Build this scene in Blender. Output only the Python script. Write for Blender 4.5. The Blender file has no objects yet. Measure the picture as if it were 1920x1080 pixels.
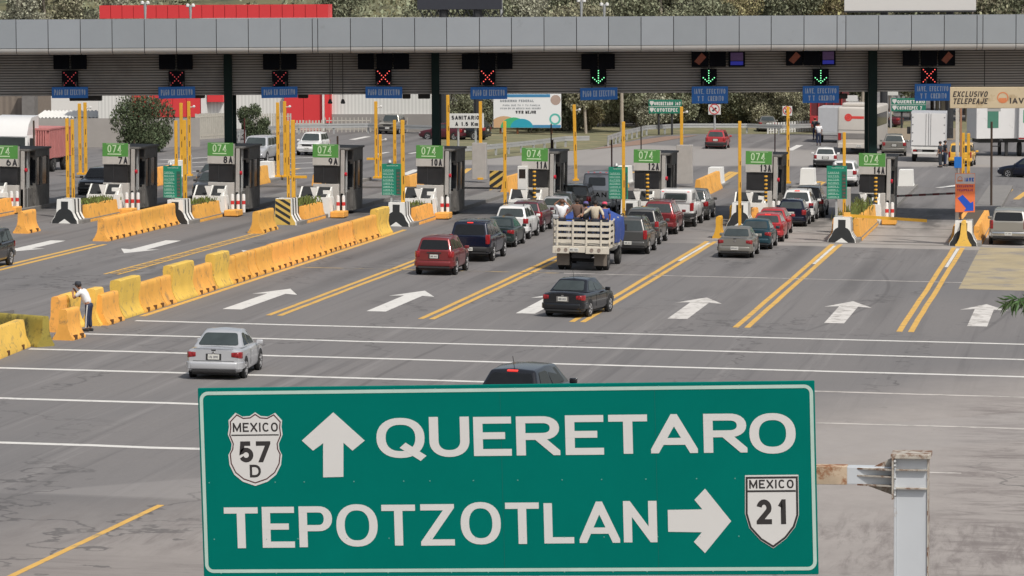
import bpy, bmesh, math, random
from mathutils import Vector, Matrix
from mathutils.geometry import tessellate_polygon
R = math.radians
PI = math.pi
scene = bpy.context.scene
COL = scene.collection
rnd = random.Random(7)

# ------------------------------------------------------------------ camera model (toll frame: X across the lanes, Y along them)
FPX, CAMH, SL, SX0, ROLL = 7200.0, 10.8, 0.018, -27.0, -0.005
yaw = math.atan((2100 - 960) / math.hypot(FPX, 540)); pit = math.atan(540 / FPX)
CF = Vector((-math.sin(yaw) * math.cos(pit), math.cos(yaw) * math.cos(pit), -math.sin(pit)))
_r = Vector((math.cos(yaw), math.sin(yaw), 0)); _u = _r.cross(CF)
CR = _r * math.cos(ROLL) + _u * math.sin(ROLL); CU = -_r * math.sin(ROLL) + _u * math.cos(ROLL)
CAM = Vector((0, 0, CAMH))
def ray(px, py): return CF * FPX + CR * (px - 960) - CU * (py - 540)
def gz(x): return -SL * (x - SX0)
def gnd(px, py):
    d = ray(px, py); t = -(CAMH - SL * SX0) / (d.z + SL * d.x); return CAM + d * t
def at(px, py, Y):
    d = ray(px, py); return CAM + d * (Y / d.y)
def topx(p):
    v = Vector(p) - CAM; k = v.dot(CF); return (960 + FPX * v.dot(CR) / k, 540 - FPX * v.dot(CU) / k)
def gp(x, Y, dz=0): return Vector((x, Y, gz(x) + dz))

# ------------------------------------------------------------------ materials
def lin(c):
    return tuple(((v / 255) / 12.92 if v / 255 <= .04045 else ((v / 255 + .055) / 1.055) ** 2.4) for v in c)
MATS = {}
def mat(name, rgb, rough=.6, metal=0., var=.12, scale=3., coat=0., bump=0., emit=0., island=0., lines=None, dirt=None, spec=.5, orand=0.):
    if name in MATS: return MATS[name]
    m = bpy.data.materials.new(name); m.use_nodes = True; nt = m.node_tree; N = nt.nodes; L = nt.links
    b = N['Principled BSDF']; b.inputs['Roughness'].default_value = rough; b.inputs['Metallic'].default_value = metal
    b.inputs['Coat Weight'].default_value = coat; b.inputs['Coat Roughness'].default_value = .08
    b.inputs['Specular IOR Level'].default_value = spec
    c = rgb if max(rgb) <= 1 else lin(rgb)
    tc = N.new('ShaderNodeTexCoord')
    nz = N.new('ShaderNodeTexNoise'); nz.inputs['Scale'].default_value = scale; nz.inputs['Detail'].default_value = 6; nz.inputs['Roughness'].default_value = .65
    vec = tc.outputs['Object']
    if orand:
        oi0 = N.new('ShaderNodeObjectInfo'); va = N.new('ShaderNodeVectorMath'); va.operation = 'ADD'; vs_ = N.new('ShaderNodeMath'); vs_.operation = 'MULTIPLY'; vs_.inputs[1].default_value = 70
        L.new(oi0.outputs['Random'], vs_.inputs[0]); L.new(vec, va.inputs[0]); L.new(vs_.outputs[0], va.inputs[1]); vec = va.outputs[0]
    L.new(vec, nz.inputs['Vector'])
    mx = N.new('ShaderNodeMix'); mx.data_type = 'RGBA'
    mx.inputs[6].default_value = (*[v * (1 - var * 1.6) for v in c], 1); mx.inputs[7].default_value = (*[min(1, v * (1 + var * 1.6)) for v in c], 1)
    L.new(nz.outputs['Fac'], mx.inputs[0]); out = mx.outputs[2]
    if island:
        g = N.new('ShaderNodeNewGeometry'); hs = N.new('ShaderNodeHueSaturation'); mr = N.new('ShaderNodeMapRange')
        mr.inputs['To Min'].default_value = 1 - island; mr.inputs['To Max'].default_value = 1 + island
        L.new(g.outputs['Random Per Island'], mr.inputs['Value']); L.new(mr.outputs[0], hs.inputs['Value']); L.new(out, hs.inputs['Color'])
        mr2 = N.new('ShaderNodeMapRange'); mr2.inputs['To Min'].default_value = .5 - island * .06; mr2.inputs['To Max'].default_value = .5 + island * .05
        L.new(g.outputs['Random Per Island'], mr2.inputs['Value']); L.new(mr2.outputs[0], hs.inputs['Hue']); out = hs.outputs[0]
    if orand:
        oi = N.new('ShaderNodeObjectInfo'); h2 = N.new('ShaderNodeHueSaturation'); r1 = N.new('ShaderNodeMapRange'); r1.inputs['To Min'].default_value = 1 - orand; r1.inputs['To Max'].default_value = 1 + orand
        L.new(oi.outputs['Random'], r1.inputs['Value']); L.new(r1.outputs[0], h2.inputs['Value']); L.new(out, h2.inputs['Color'])
        r2 = N.new('ShaderNodeMapRange'); r2.inputs['To Min'].default_value = .505; r2.inputs['To Max'].default_value = .493
        L.new(oi.outputs['Random'], r2.inputs['Value']); L.new(r2.outputs[0], h2.inputs['Hue']); out = h2.outputs[0]
    if dirt:   # (colour, scale, threshold)
        n2 = N.new('ShaderNodeTexNoise'); n2.inputs['Scale'].default_value = dirt[1]; n2.inputs['Detail'].default_value = 8; n2.inputs['Roughness'].default_value = .7
        L.new(vec, n2.inputs['Vector'])
        r = N.new('ShaderNodeMapRange'); r.inputs['From Min'].default_value = dirt[2]; r.inputs['From Max'].default_value = dirt[2] + .12
        L.new(n2.outputs['Fac'], r.inputs['Value'])
        m2 = N.new('ShaderNodeMix'); m2.data_type = 'RGBA'; m2.inputs[7].default_value = (*dirt[0], 1)
        L.new(r.outputs[0], m2.inputs[0]); L.new(out, m2.inputs[6]); out = m2.outputs[2]
    if lines:  # (axis, frequency, darkness)
        w = N.new('ShaderNodeTexWave'); w.bands_direction = lines[0]; w.inputs['Scale'].default_value = lines[1]; w.inputs['Distortion'].default_value = 0
        L.new(tc.outputs['Object'], w.inputs['Vector'])
        r = N.new('ShaderNodeMapRange'); r.inputs['To Min'].default_value = 1 - lines[2]; r.inputs['To Max'].default_value = 1
        L.new(w.outputs['Fac'], r.inputs['Value']); m3 = N.new('ShaderNodeMix'); m3.data_type = 'RGBA'; m3.blend_type = 'MULTIPLY'; m3.inputs[0].default_value = 1
        L.new(out, m3.inputs[6]); L.new(r.outputs[0], m3.inputs[7]); out = m3.outputs[2]
    L.new(out, b.inputs['Base Color'])
    if emit:
        L.new(out, b.inputs['Emission Color']); b.inputs['Emission Strength'].default_value = emit
    if bump:
        bp = N.new('ShaderNodeBump'); bp.inputs['Strength'].default_value = bump; bp.inputs['Distance'].default_value = .03
        L.new(nz.outputs['Fac'], bp.inputs['Height']); L.new(bp.outputs[0], b.inputs['Normal'])
    MATS[name] = m; return m

# ------------------------------------------------------------------ mesh builder
class MB:
    def __init__(s): s.v = []; s.f = []; s.mi = []; s.smooth = False
    def add(s, vs, fs, mi=0):
        o = len(s.v); s.v += [tuple(v) for v in vs]; s.f += [tuple(i + o for i in f) for f in fs]; s.mi += [mi] * len(fs); return s
    def box(s, x0, x1, y0, y1, z0, z1, mi=0):
        vs = [(x, y, z) for z in (z0, z1) for y in (y0, y1) for x in (x0, x1)]
        return s.add(vs, [(0, 2, 3, 1), (4, 5, 7, 6), (0, 1, 5, 4), (2, 6, 7, 3), (0, 4, 6, 2), (1, 3, 7, 5)], mi)
    def bbox(s, x0, x1, y0, y1, z0, z1, b=.03, mi=0, seg=2):
        bm = bmesh.new(); bmesh.ops.create_cube(bm, size=1)
        for v in bm.verts: v.co = Vector(((x0 + x1) / 2 + v.co.x * (x1 - x0), (y0 + y1) / 2 + v.co.y * (y1 - y0), (z0 + z1) / 2 + v.co.z * (z1 - z0)))
        bmesh.ops.bevel(bm, geom=bm.edges[:], offset=b, segments=seg, affect='EDGES', profile=.5)
        return s.bm(bm, mi)
    def bm(s, bm, mi=0):
        bm.verts.index_update(); s.add([v.co.copy() for v in bm.verts], [[v.index for v in f.verts] for f in bm.faces], mi); bm.free(); return s
    def tube(s, pts, rs, n=8, mi=0, cap=True):
        pts = [Vector(p) for p in pts]
        if not hasattr(rs, '__len__'): rs = [rs] * len(pts)
        vs = []; fs = []; prev = None
        for i, p in enumerate(pts):
            d = (pts[min(i + 1, len(pts) - 1)] - pts[max(i - 1, 0)]).normalized()
            a = prev if prev is not None else (Vector((1, 0, 0)) if abs(d.x) < .9 else Vector((0, 1, 0)))
            a = (a - d * a.dot(d)).normalized(); b = d.cross(a); prev = a
            for k in range(n):
                t = 2 * PI * k / n; vs.append(p + (a * math.cos(t) + b * math.sin(t)) * rs[i])
        for i in range(len(pts) - 1):
            for k in range(n):
                k2 = (k + 1) % n; fs.append((i * n + k, i * n + k2, (i + 1) * n + k2, (i + 1) * n + k))
        if cap: fs.append(tuple(range(n))[::-1]); fs.append(tuple((len(pts) - 1) * n + k for k in range(n)))
        return s.add(vs, fs, mi)
    def bar(s, p, q, w, h, mi=0):
        p = Vector(p); q = Vector(q); d = (q - p).normalized(); up = Vector((0, 0, 1)) if abs(d.z) < .95 else Vector((0, 1, 0))
        a = d.cross(up).normalized() * w / 2; b = a.cross(d).normalized() * h / 2
        vs = [c + e for c in (p, q) for e in (-a - b, a - b, a + b, -a + b)]
        return s.add(vs, [(0, 3, 2, 1), (4, 5, 6, 7), (0, 1, 5, 4), (1, 2, 6, 5), (2, 3, 7, 6), (3, 0, 4, 7)], mi)
    def prism(s, poly, axis, a0, a1, mi=0, off=(0, 0)):
        # poly: 2D points in the plane orthogonal to axis ('x': (y,z), 'y': (x,z), 'z': (x,y))
        def P(p, a):
            p = (p[0] + off[0], p[1] + off[1])
            return {'x': (a, p[0], p[1]), 'y': (p[0], a, p[1]), 'z': (p[0], p[1], a)}[axis]
        n = len(poly); vs = [P(p, a0) for p in poly] + [P(p, a1) for p in poly]
        tri = tessellate_polygon([[Vector((p[0], p[1], 0)) for p in poly]])
        fs = [tuple(t) for t in tri] + [tuple(i + n for i in reversed(t)) for t in tri]
        fs += [(i, (i + 1) % n, n + (i + 1) % n, n + i) for i in range(n)]
        return s.add(vs, fs, mi)
    def lathe(s, prof, n=20, axis='x', c=(0, 0, 0), mi=0):
        # prof: (r, a) pairs; a along axis
        vs = []; fs = []
        for r, a in prof:
            for k in range(n):
                t = 2 * PI * k / n; u, w = r * math.cos(t), r * math.sin(t)
                v = {'x': (a, u, w), 'y': (u, a, w), 'z': (u, w, a)}[axis]; vs.append((v[0] + c[0], v[1] + c[1], v[2] + c[2]))
        for i in range(len(prof) - 1):
            for k in range(n):
                k2 = (k + 1) % n; fs.append((i * n + k, i * n + k2, (i + 1) * n + k2, (i + 1) * n + k))
        return s.add(vs, fs, mi)
    def quad(s, a, b, c, d, mi=0): return s.add([a, b, c, d], [(0, 1, 2, 3)], mi)
    def mesh(s, name, mats, smooth=None, fix=True):
        me = bpy.data.meshes.new(name); me.from_pydata(s.v, [], s.f)
        for m in (mats if isinstance(mats, (list, tuple)) else [mats]): me.materials.append(m)
        for p, i in zip(me.polygons, s.mi): p.material_index = i
        if fix:
            bm = bmesh.new(); bm.from_mesh(me); bmesh.ops.recalc_face_normals(bm, faces=bm.faces[:]); bm.to_mesh(me); bm.free()
        if smooth:
            for p in me.polygons: p.use_smooth = True
            me.set_sharp_from_angle(angle=R(smooth))
        me.update(); return me
    def build(s, name, mats, parent=None, smooth=None, loc=None, fix=True, rot=None):
        return obj(name, s.mesh(name, mats, smooth, fix), parent, loc, rot)
def obj(name, me, parent=None, loc=None, rot=None):
    o = bpy.data.objects.new(name, me); COL.objects.link(o)
    if parent is not None: o.parent = parent
    if loc is not None: o.location = loc
    if rot is not None: o.rotation_euler = rot
    return o
def tag(o, label=None, cat=None, group=None, kind=None):
    if label: o['label'] = label
    if cat: o['category'] = cat
    if group: o['group'] = group
    if kind: o['kind'] = kind
    return o
def empty(name, loc, label, cat, group=None, rz=0, tilt=True):
    o = bpy.data.objects.new(name, None); COL.objects.link(o); o.location = loc; o.empty_display_size = .3
    o.rotation_euler = (0, SL * math.cos(rz) if tilt else 0, rz)
    return tag(o, label, cat, group)
def struct(name, mb, m, **k): return tag(mb.build(name, m, **k), kind='structure')
def copy_tree(o, parent=None):
    c = o.copy(); COL.objects.link(c)
    if parent is not None: c.parent = parent
    for ch in list(o.children): copy_tree(ch, c)
    return c

# ------------------------------------------------------------------ stroke lettering
def arc(cx, cy, rx, ry, a0, a1, n=14, e=1.):
    o = []
    for i in range(n + 1):
        t = R(a0 + (a1 - a0) * i / n); c, s_ = math.cos(t), math.sin(t)
        o.append((cx + rx * math.copysign(abs(c) ** e, c), cy + ry * math.copysign(abs(s_) ** e, s_)))
    return o
_O = [arc(.5, .5, .5, .5, 0, 360, 32, .88)]
GL = {
 'A': [[(0, 0), (.5, 1), (1, 0)], [(.17, .26), (.83, .26)]],
 'B': [[(0, 0), (0, 1)], [(0, 1), (.55, 1)] + arc(.55, .76, .38, .24, 80, -80, 8) + [(.55, .52), (0, .52)], [(.55, .52)] + arc(.58, .26, .42, .26, 80, -80, 8) + [(.55, 0), (0, 0)]],
 'C': [arc(.5, .5, .5, .5, 40, 320, 24, .88)],
 'D': [[(0, 0), (0, 1)], [(0, 1), (.35, 1)] + arc(.4, .5, .6, .5, 80, -80, 14, .9) + [(.35, 0), (0, 0)]],
 'E': [[(1, 1), (0, 1), (0, 0), (1, 0)], [(0, .52), (.94, .52)]],
 'F': [[(1, 1), (0, 1), (0, 0)], [(0, .5), (.9, .5)]],
 'G': [arc(.5, .5, .5, .5, 45, 345, 24, .88) + [(1, .45), (.55, .45)]],
 'H': [[(0, 0), (0, 1)], [(1, 0), (1, 1)], [(0, .5), (1, .5)]],
 'I': [[(.5, 0), (.5, 1)]],
 'J': [[(1, 1), (1, .3)] + arc(.5, .3, .5, .3, 0, -170, 8)],
 'K': [[(0, 0), (0, 1)], [(1, 1), (0, .35)], [(.3, .55), (1, 0)]],
 'L': [[(0, 1), (0, 0), (1, 0)]],
 'M': [[(0, 0), (0, 1), (.5, .12), (1, 1), (1, 0)]],
 'N': [[(0, 0), (0, 1), (1, 0), (1, 1)]],
 'O': _O, '0': _O, 'Q': _O + [[(.55, .28), (1.08, -.12)]],
 'P': [[(0, 0), (0, 1)], [(0, 1), (.55, 1)] + arc(.62, .73, .38, .27, 80, -80, 10, .9) + [(.55, .46), (0, .46)]],
 'R': [[(0, 0), (0, 1)], [(0, 1), (.55, 1)] + arc(.62, .74, .36, .26, 80, -80, 10, .9) + [(.55, .48), (0, .48)], [(.48, .48), (1, 0)]],
 'S': [arc(.5, .75, .46, .25, 30, 250, 10) + arc(.5, .25, .5, .26, 75, -155, 10)],
 'T': [[(0, 1), (1, 1)], [(.5, 1), (.5, 0)]],
 'U': [[(0, 1), (0, .4)] + arc(.5, .38, .5, .38, 185, 355, 14, .9) + [(1, .4), (1, 1)]],
 'V': [[(0, 1), (.5, 0), (1, 1)]],
 'X': [[(0, 0), (1, 1)], [(0, 1), (1, 0)]],
 'Y': [[(0, 1), (.5, .48), (1, 1)], [(.5, .5), (.5, 0)]],
 'Z': [[(0, 1), (1, 1), (0, 0), (1, 0)]],
 '1': [[(.2, .74), (.68, 1), (.68, 0)]],
 '2': [arc(.5, .7, .48, .3, 170, -25, 12) + [(0, 0), (1, 0)]],
 '3': [arc(.48, .75, .44, .25, 160, -80, 10), arc(.48, .26, .5, .26, 80, -160, 10)],
 '4': [[(.75, 0), (.75, 1), (0, .26), (1, .26)]],
 '5': [[(.92, 1), (.14, 1), (.06, .5)] + arc(.48, .31, .5, .31, 140, -155, 14)],
 '6': [arc(.5, .32, .5, .32, 0, 360, 20), arc(.75, .32, .75, .68, 180, 105, 8)],
 '7': [[(0, 1), (1, 1), (.3, 0)]],
 '8': [arc(.5, .75, .42, .25, 0, 360, 18), arc(.5, .26, .5, .26, 0, 360, 20)],
 '9': [arc(.5, .68, .5, .32, 0, 360, 20), arc(.25, .68, .75, .68, 0, -75, 8)],
 '.': [[(.4, 0), (.4, .08)]], ',': [[(.5, .06), (.3, -.12)]], '-': [[(0, .45), (1, .45)]],
 'm': [[(0, 0), (0, .62), (.5, .62), (.5, 0)], [(.5, .62), (1, .62), (1, 0)]],
}
def _clip(poly, ax, lim, sgn):
    out = []
    for i in range(len(poly)):
        a, b = poly[i], poly[(i + 1) % len(poly)]; da, db = (a[ax] - lim) * sgn, (b[ax] - lim) * sgn
        if da >= 0: out.append(a)
        if (da >= 0) != (db >= 0):
            t = da / (da - db); out.append((a[0] + (b[0] - a[0]) * t, a[1] + (b[1] - a[1]) * t))
    return out
def stroke_polys(pts, t, closed=False):
    n = len(pts); L = []; Rr = []
    for i in range(n):
        p = Vector(pts[i]); d1 = d2 = None
        if closed or i > 0: d1 = (p - Vector(pts[i - 1] if i > 0 else pts[n - 2])).normalized()
        if closed or i < n - 1: d2 = (Vector(pts[i + 1] if i < n - 1 else pts[1]) - p).normalized()
        if d1 is None: d1 = d2
        if d2 is None: d2 = d1
        b = (d1 + d2)
        b = b.normalized() if b.length > 1e-4 else d1
        nrm = Vector((-b.y, b.x)); c = max(.18, nrm.dot(Vector((-d1.y, d1.x)))); k = t / 2 / c
        L.append(p + nrm * k); Rr.append(p - nrm * k)
    return [[tuple(L[i]), tuple(Rr[i]), tuple(Rr[i + 1]), tuple(L[i + 1])] for i in range(n - 1)]
def glyph(ch, w, h, t, k=1.):
    if k != 1: return [([(a, b / k) for a, b in q], l) for q, l in glyph(ch, w, h * k, t)]
    return _glyph(ch, w, h, t)
def _glyph(ch, w, h, t):
    """list of (polygon, layer) for one letter filling w x h"""
    res = []
    for si, st in enumerate(GL.get(ch, [])):
        closed = len(st) > 10 and math.dist(st[0], st[-1]) < 1e-3
        pts = [(t / 2 + x * (w - t), t / 2 + y * (h - t)) for x, y in st]
        if ch == 'I' or ch == '.': pts = [(w / 2, y) for x, y in pts]
        if not closed:
            for e, i in ((0, 1), (-1, -2)):
                a, b = Vector(pts[e]), Vector(pts[i]); d = (a - b).normalized()
                big = t * .9 if (abs(d.x) > .05 and abs(d.y) > .05 and ch in 'AKMNRVXYZ7' and st[e][1] in (0, 1)) else 0
                nx, ny = st[e]
                if not big:
                    if (ny in (0, 1) and abs(d.y) > .95) or (nx in (0, 1) and abs(d.x) > .95): big = t / 2
                    if ny == 0.0 and abs(d.x) > .95 and nx == 0: big = 0
                pts[e] = tuple(a + d * big)
        for q in stroke_polys(pts, t, closed):
            if ch not in 'Q,':
                for ax, lim, sg in ((0, 0, 1), (0, w, -1), (1, 0, 1), (1, h, -1)):
                    q = _clip(q, ax, lim, sg)
                    if len(q) < 3: break
            if len(q) >= 3: res.append((q, si))
    return res
NARROW = {'I': .3, '1': .75, '.': .35, ',': .35, ' ': .55, 'E': .88, 'F': .85, 'L': .85, 'M': 1.2, 'm': 1.3}
def text_polys(txt, W, h, t, gap=.28):
    """letters scaled so the line is W wide"""
    ws = [NARROW.get(c, 1.) for c in txt]; tot = sum(ws) + gap * (len(txt) - 1); u = W / tot; x = 0; out = []
    for c, k in zip(txt, ws):
        for q, l in glyph(c, k * u, h, min(t, k * u * .9)): out.append(([(a + x, b) for a, b in q], l))
        x += (k + gap) * u
    return out
def put_polys(mb, polys, org, ux, uz, nrm, eps=.0006, mi=0):
    org, ux, uz, nrm = Vector(org), Vector(ux), Vector(uz), Vector(nrm)
    for q, l in polys:
        mb.add([org + ux * a + uz * b + nrm * (eps * l) for a, b in q], [tuple(range(len(q)))], mi)
# ------------------------------------------------------------------ common materials
M_conc = mat('concrete_grey', (.2, .192, .182), .85, var=.18, scale=2, bump=.3, dirt=((.12, .11, .1), 1.1, .6))
M_white = mat('white_paint', (.66, .66, .64), .6, var=.08, scale=2, dirt=((.3, .28, .25), 2.2, .62))
M_black = mat('black_paint', (.022, .024, .026), .6, var=.2, dirt=((.08, .08, .075), 3, .62))
M_orange = mat('orange_barrier_paint', (.8, .39, .075), .66, orand=.12, var=.18, scale=1.3, dirt=((.42, .23, .08), 2.4, .54))
M_yellow = mat('yellow_barrier_paint', (.76, .49, .09), .75, orand=.12, var=.2, scale=1.5, dirt=((.36, .25, .09), 3, .53))
M_pole = mat('yellow_pole_paint', (.68, .36, .03), .5, var=.12, scale=2, dirt=((.2, .11, .04), 3, .68))
M_green = mat('column_green', (.006, .018, .017), .6, var=.2, spec=.15)
M_dark = mat('dark_metal', (.03, .031, .034), .5, var=.2)
M_blk = mat('display_black', (.003, .004, .008), .5, var=.2, spec=.08)
M_ltg = mat('booth_pale_grey', (.47, .45, .42), .6, var=.12, scale=2.5, dirt=((.36, .33, .3), 3, .6))
M_grey = mat('booth_grey', (.38, .365, .345), .6, var=.14, scale=2.5, dirt=((.26, .245, .23), 2, .62))
M_greydk = mat('booth_dark_grey', (.19, .18, .172), .6, var=.2, scale=2)
M_glassdk = mat('dark_glass', (.012, .014, .017), .12, var=.3, scale=1.5)
M_red = mat('red_paint', (.55, .03, .03), .5, var=.08)
M_steel = mat('galvanised_steel', (.42, .43, .43), .5, .35, var=.12, scale=2)
M_rust = mat('rust', (.16, .06, .025), .9, var=.3, scale=8)
M_leafy = mat('weeds', (.12, .15, .035), .9, var=.3, island=.5)

# ------------------------------------------------------------------ ground
def ground_mat():
    m = bpy.data.materials.new('asphalt_ground'); m.use_nodes = True; nt = m.node_tree; N = nt.nodes; L = nt.links
    b = N['Principled BSDF']; b.inputs['Roughness'].default_value = .82; b.inputs['Specular IOR Level'].default_value = .35
    tc = N.new('ShaderNodeTexCoord'); P = tc.outputs['Object']
    def mp(sx, sy, rz=0, loc=(0, 0, 0)):
        a = N.new('ShaderNodeMapping'); a.inputs['Scale'].default_value = (sx, sy, 1); a.inputs['Rotation'].default_value = (0, 0, rz); a.inputs['Location'].default_value = loc
        L.new(P, a.inputs['Vector']); return a.outputs[0]
    def noise(v, sc, det=6, ro=.6, dist=0):
        n = N.new('ShaderNodeTexNoise'); n.inputs['Scale'].default_value = sc; n.inputs['Detail'].default_value = det; n.inputs['Roughness'].default_value = ro
        n.inputs['Distortion'].default_value = dist; L.new(v, n.inputs['Vector']); return n.outputs['Fac']
    def ramp(v, a, c_, lo=0., hi=1.):
        r = N.new('ShaderNodeMapRange'); r.interpolation_type = 'SMOOTHSTEP'
        for k, x in zip(('From Min', 'From Max', 'To Min', 'To Max'), (a, c_, lo, hi)): r.inputs[k].default_value = x
        if a > c_: r.inputs['From Min'].default_value, r.inputs['From Max'].default_value, r.inputs['To Min'].default_value, r.inputs['To Max'].default_value = c_, a, hi, lo
        L.new(v, r.inputs['Value']); return r.outputs[0]
    def mth(op, a, b_):
        n = N.new('ShaderNodeMath'); n.operation = op
        for i, x in enumerate((a, b_)):
            if isinstance(x, (int, float)): n.inputs[i].default_value = x
            else: L.new(x, n.inputs[i])
        return n.outputs[0]
    def mix(f, a, b_, mode='MIX'):
        n = N.new('ShaderNodeMix'); n.data_type = 'RGBA'; n.blend_type = mode
        for i, x in ((0, f), (6, a), (7, b_)):
            if isinstance(x, (int, float)): n.inputs[i].default_value = x
            elif isinstance(x, tuple): n.inputs[i].default_value = (*x, 1)
            else: L.new(x, n.inputs[i])
        return n.outputs[2]
    sp = N.new('ShaderNodeSeparateXYZ'); L.new(P, sp.inputs[0]); X, Y = sp.outputs[0], sp.outputs[1]
    c = mix(noise(P, 9, 8, .75), (.136, .129, .127), (.212, .202, .198))
    c = mix(ramp(noise(mp(.09, .035, .1), 1, 5), .4, .65), c, (.155, .15, .15))                        # broad patches
    c = mix(mth('MULTIPLY', ramp(noise(mp(2.2, .03), 1, 6, .7), .5, .72), .5), c, (.09, .087, .088))     # streaks along lanes
    c = mix(mth('MULTIPLY', ramp(noise(mp(1.3, .025, .09, (3, 7, 0)), 1, 6, .7), .54, .7), .55), c, (.24, .23, .225))
    # tyre wear: two darker tracks in each lane
    tw = mth('ABSOLUTE', mth('SUBTRACT', mth('ABSOLUTE', mth('SUBTRACT', mth('FRACT', mth('DIVIDE', mth('ADD', X, 71.3), 5.4), 0), .5), 0), .17), 0)
    c = mix(mth('MULTIPLY', ramp(tw, .02, .12, .5, 0), mth('MULTIPLY', ramp(Y, 122, 150), ramp(noise(mp(.3, .05), 1), .35, .6))), c, (.08, .077, .077))
    # dusty beige run-off on the near right
    e = mth('ADD', mth('ADD', mth('MULTIPLY', X, 1.0), mth('MULTIPLY', mth('SUBTRACT', 108, Y), .5)), mth('MULTIPLY', noise(mp(.25, .12), 1, 6), 7))
    beige = ramp(e, -7.5, 3)
    c = mix(mth('MULTIPLY', beige, .85), c, mix(noise(mp(.8, .5), 1.5, 8, .7), (.24, .22, .205), (.385, .352, .328)))
    wob = mth('MULTIPLY', mth('SUBTRACT', noise(mp(.3, .3), 1, 5), .5), 5)
    Yw = mth('ADD', Y, wob)
    sm = mth('MULTIPLY', ramp(noise(mp(.35, 1.6, .1), 1.0, 9, .78, .6), .46, .66), mth('MULTIPLY', beige, ramp(Yw, 75.5, 72.5)))
    sm2 = mth('MULTIPLY', ramp(noise(mp(2.6, .35, .15), 1.0, 9, .75, .5), .42, .66), mth('MULTIPLY', beige, mth('MULTIPLY', ramp(Yw, 84, 80.5), ramp(Yw, 73, 76))))
    sm3 = mth('MULTIPLY', ramp(noise(mp(.5, 1.1, .3), 1.0, 9, .78, .6), .44, .62), mth('MULTIPLY', ramp(mth('ADD', X, mth('MULTIPLY', wob, .3)), -4.6, -3.2), ramp(Y, 112, 104)))
    for s_, k in ((sm, .7), (sm2, .8), (sm3, .75)): c = mix(mth('MULTIPLY', s_, k), c, (.15, .13, .123))
    c = mix(mth('MULTIPLY', mth('MULTIPLY', ramp(mth('ADD', Y, wob), 78, 70), ramp(X, -2, -8)), .55), c, (.19, .172, .162))
    # resurfaced darker patch near the camera, cracks and joints
    dk = mth('MULTIPLY', ramp(mth('ADD', Y, mth('MULTIPLY', X, .02)), 81.35, 81.15), mth('SUBTRACT', 1, beige))
    c = mix(mth('MULTIPLY', dk, .32), c, (.1, .096, .096))
    wd = mth('MULTIPLY', mth('MULTIPLY', ramp(mth('ADD', Y, mth('MULTIPLY', X, .02)), 81.4, 81.6), ramp(mth('ADD', Y, mth('MULTIPLY', X, -1.05)), 107.5, 107)), ramp(mth('ADD', Y, mth('MULTIPLY', X, -1.05)), 100, 101))
    c = mix(mth('MULTIPLY', wd, .3), c, (.3, .285, .275))
    vo = N.new('ShaderNodeTexVoronoi'); vo.feature = 'DISTANCE_TO_EDGE'; vo.inputs['Scale'].default_value = 1
    vm = N.new('ShaderNodeVectorMath'); vm.operation = 'ADD'; nn_ = N.new('ShaderNodeTexNoise'); nn_.inputs['Scale'].default_value = .8; nn_.inputs['Detail'].default_value = 5; L.new(P, nn_.inputs['Vector'])
    L.new(mp(.13, .045, .12), vm.inputs[0]); sc_ = N.new('ShaderNodeVectorMath'); sc_.operation = 'SCALE'; sc_.inputs['Scale'].default_value = .35; L.new(nn_.outputs['Color'], sc_.inputs[0]); L.new(sc_.outputs[0], vm.inputs[1]); L.new(vm.outputs[0], vo.inputs['Vector'])
    c = mix(mth('MULTIPLY', ramp(vo.outputs['Distance'], .004, .011, .65, 0), ramp(noise(mp(.1, .06, 0, (4, 4, 0)), 1), .42, .58)), c, (.07, .067, .067))
    c = mix(mth('MULTIPLY', ramp(noise(P, 2.2, 10, .85), .6, .68), .35), c, (.32, .305, .295))
    c = mix(mth('MULTIPLY', ramp(noise(mp(1, .5, 0, (8, 8, 0)), 1.3, 10, .8), .6, .7), .4), c, (.085, .08, .08))
    # concrete apron in the toll lanes and beyond
    ap = mth('MULTIPLY', mth('MULTIPLY', ramp(mth('ADD', Y, mth('MULTIPLY', noise(mp(.5, .5), 1), 1)), 171.6, 172.1), ramp(Y, 188, 196, 1, 0)), ramp(X, -22, -16))
    c = mix(mth('MULTIPLY', ap, .75), c, mix(noise(mp(.5, .22), 1.6, 7, .7), (.24, .22, .2), (.46, .43, .4)))
    jt = ramp(mth('ABSOLUTE', mth('SUBTRACT', mth('FRACT', mth('DIVIDE', Y, 6.1), 0), .5), 0), .03, .06, .5, 0)
    c = mix(mth('MULTIPLY', jt, ap), c, (.06, .055, .05))
    oil = mth('MULTIPLY', ramp(noise(mp(.6, .12, 0, (9, 2, 0)), 1, 6), .45, .62), mth('MULTIPLY', ramp(Y, 178, 190), ramp(Y, 205, 214, 1, 0)))
    c = mix(mth('MULTIPLY', oil, .7), c, (.055, .052, .05))
    far = mth('MULTIPLY', ramp(mth('ADD', Y, mth('MULTIPLY', X, -.35)), 256, 259), ramp(mth('ADD', Y, mth('MULTIPLY', X, .3)), 268, 272, 1, 0))
    c = mix(mth('MULTIPLY', mth('MULTIPLY', far, ramp(X, -46, -40)), .7), c, (.33, .31, .29))
    c = mix(ramp(Y, 420, 520), c, (.12, .13, .05))
    # skid arcs
    for (a0, k, y0, xx) in ((0, -8, 92, -20.5), (0, 22, 126, -10.6), (0, 12, 128, -4.6)):
        d = mth('ABSOLUTE', mth('SUBTRACT', X, mth('ADD', xx, mth('MULTIPLY', mth('SINE', mth('DIVIDE', mth('SUBTRACT', Y, y0), 12.), 0), k * .09))), 0)
        c = mix(mth('MULTIPLY', ramp(d, .03, .11, .4, 0), mth('MULTIPLY', ramp(Y, y0, y0 + 4), ramp(Y, y0 + 26, y0 + 34, 1, 0))), c, (.07, .067, .067))
    L.new(c, b.inputs['Base Color'])
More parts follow.
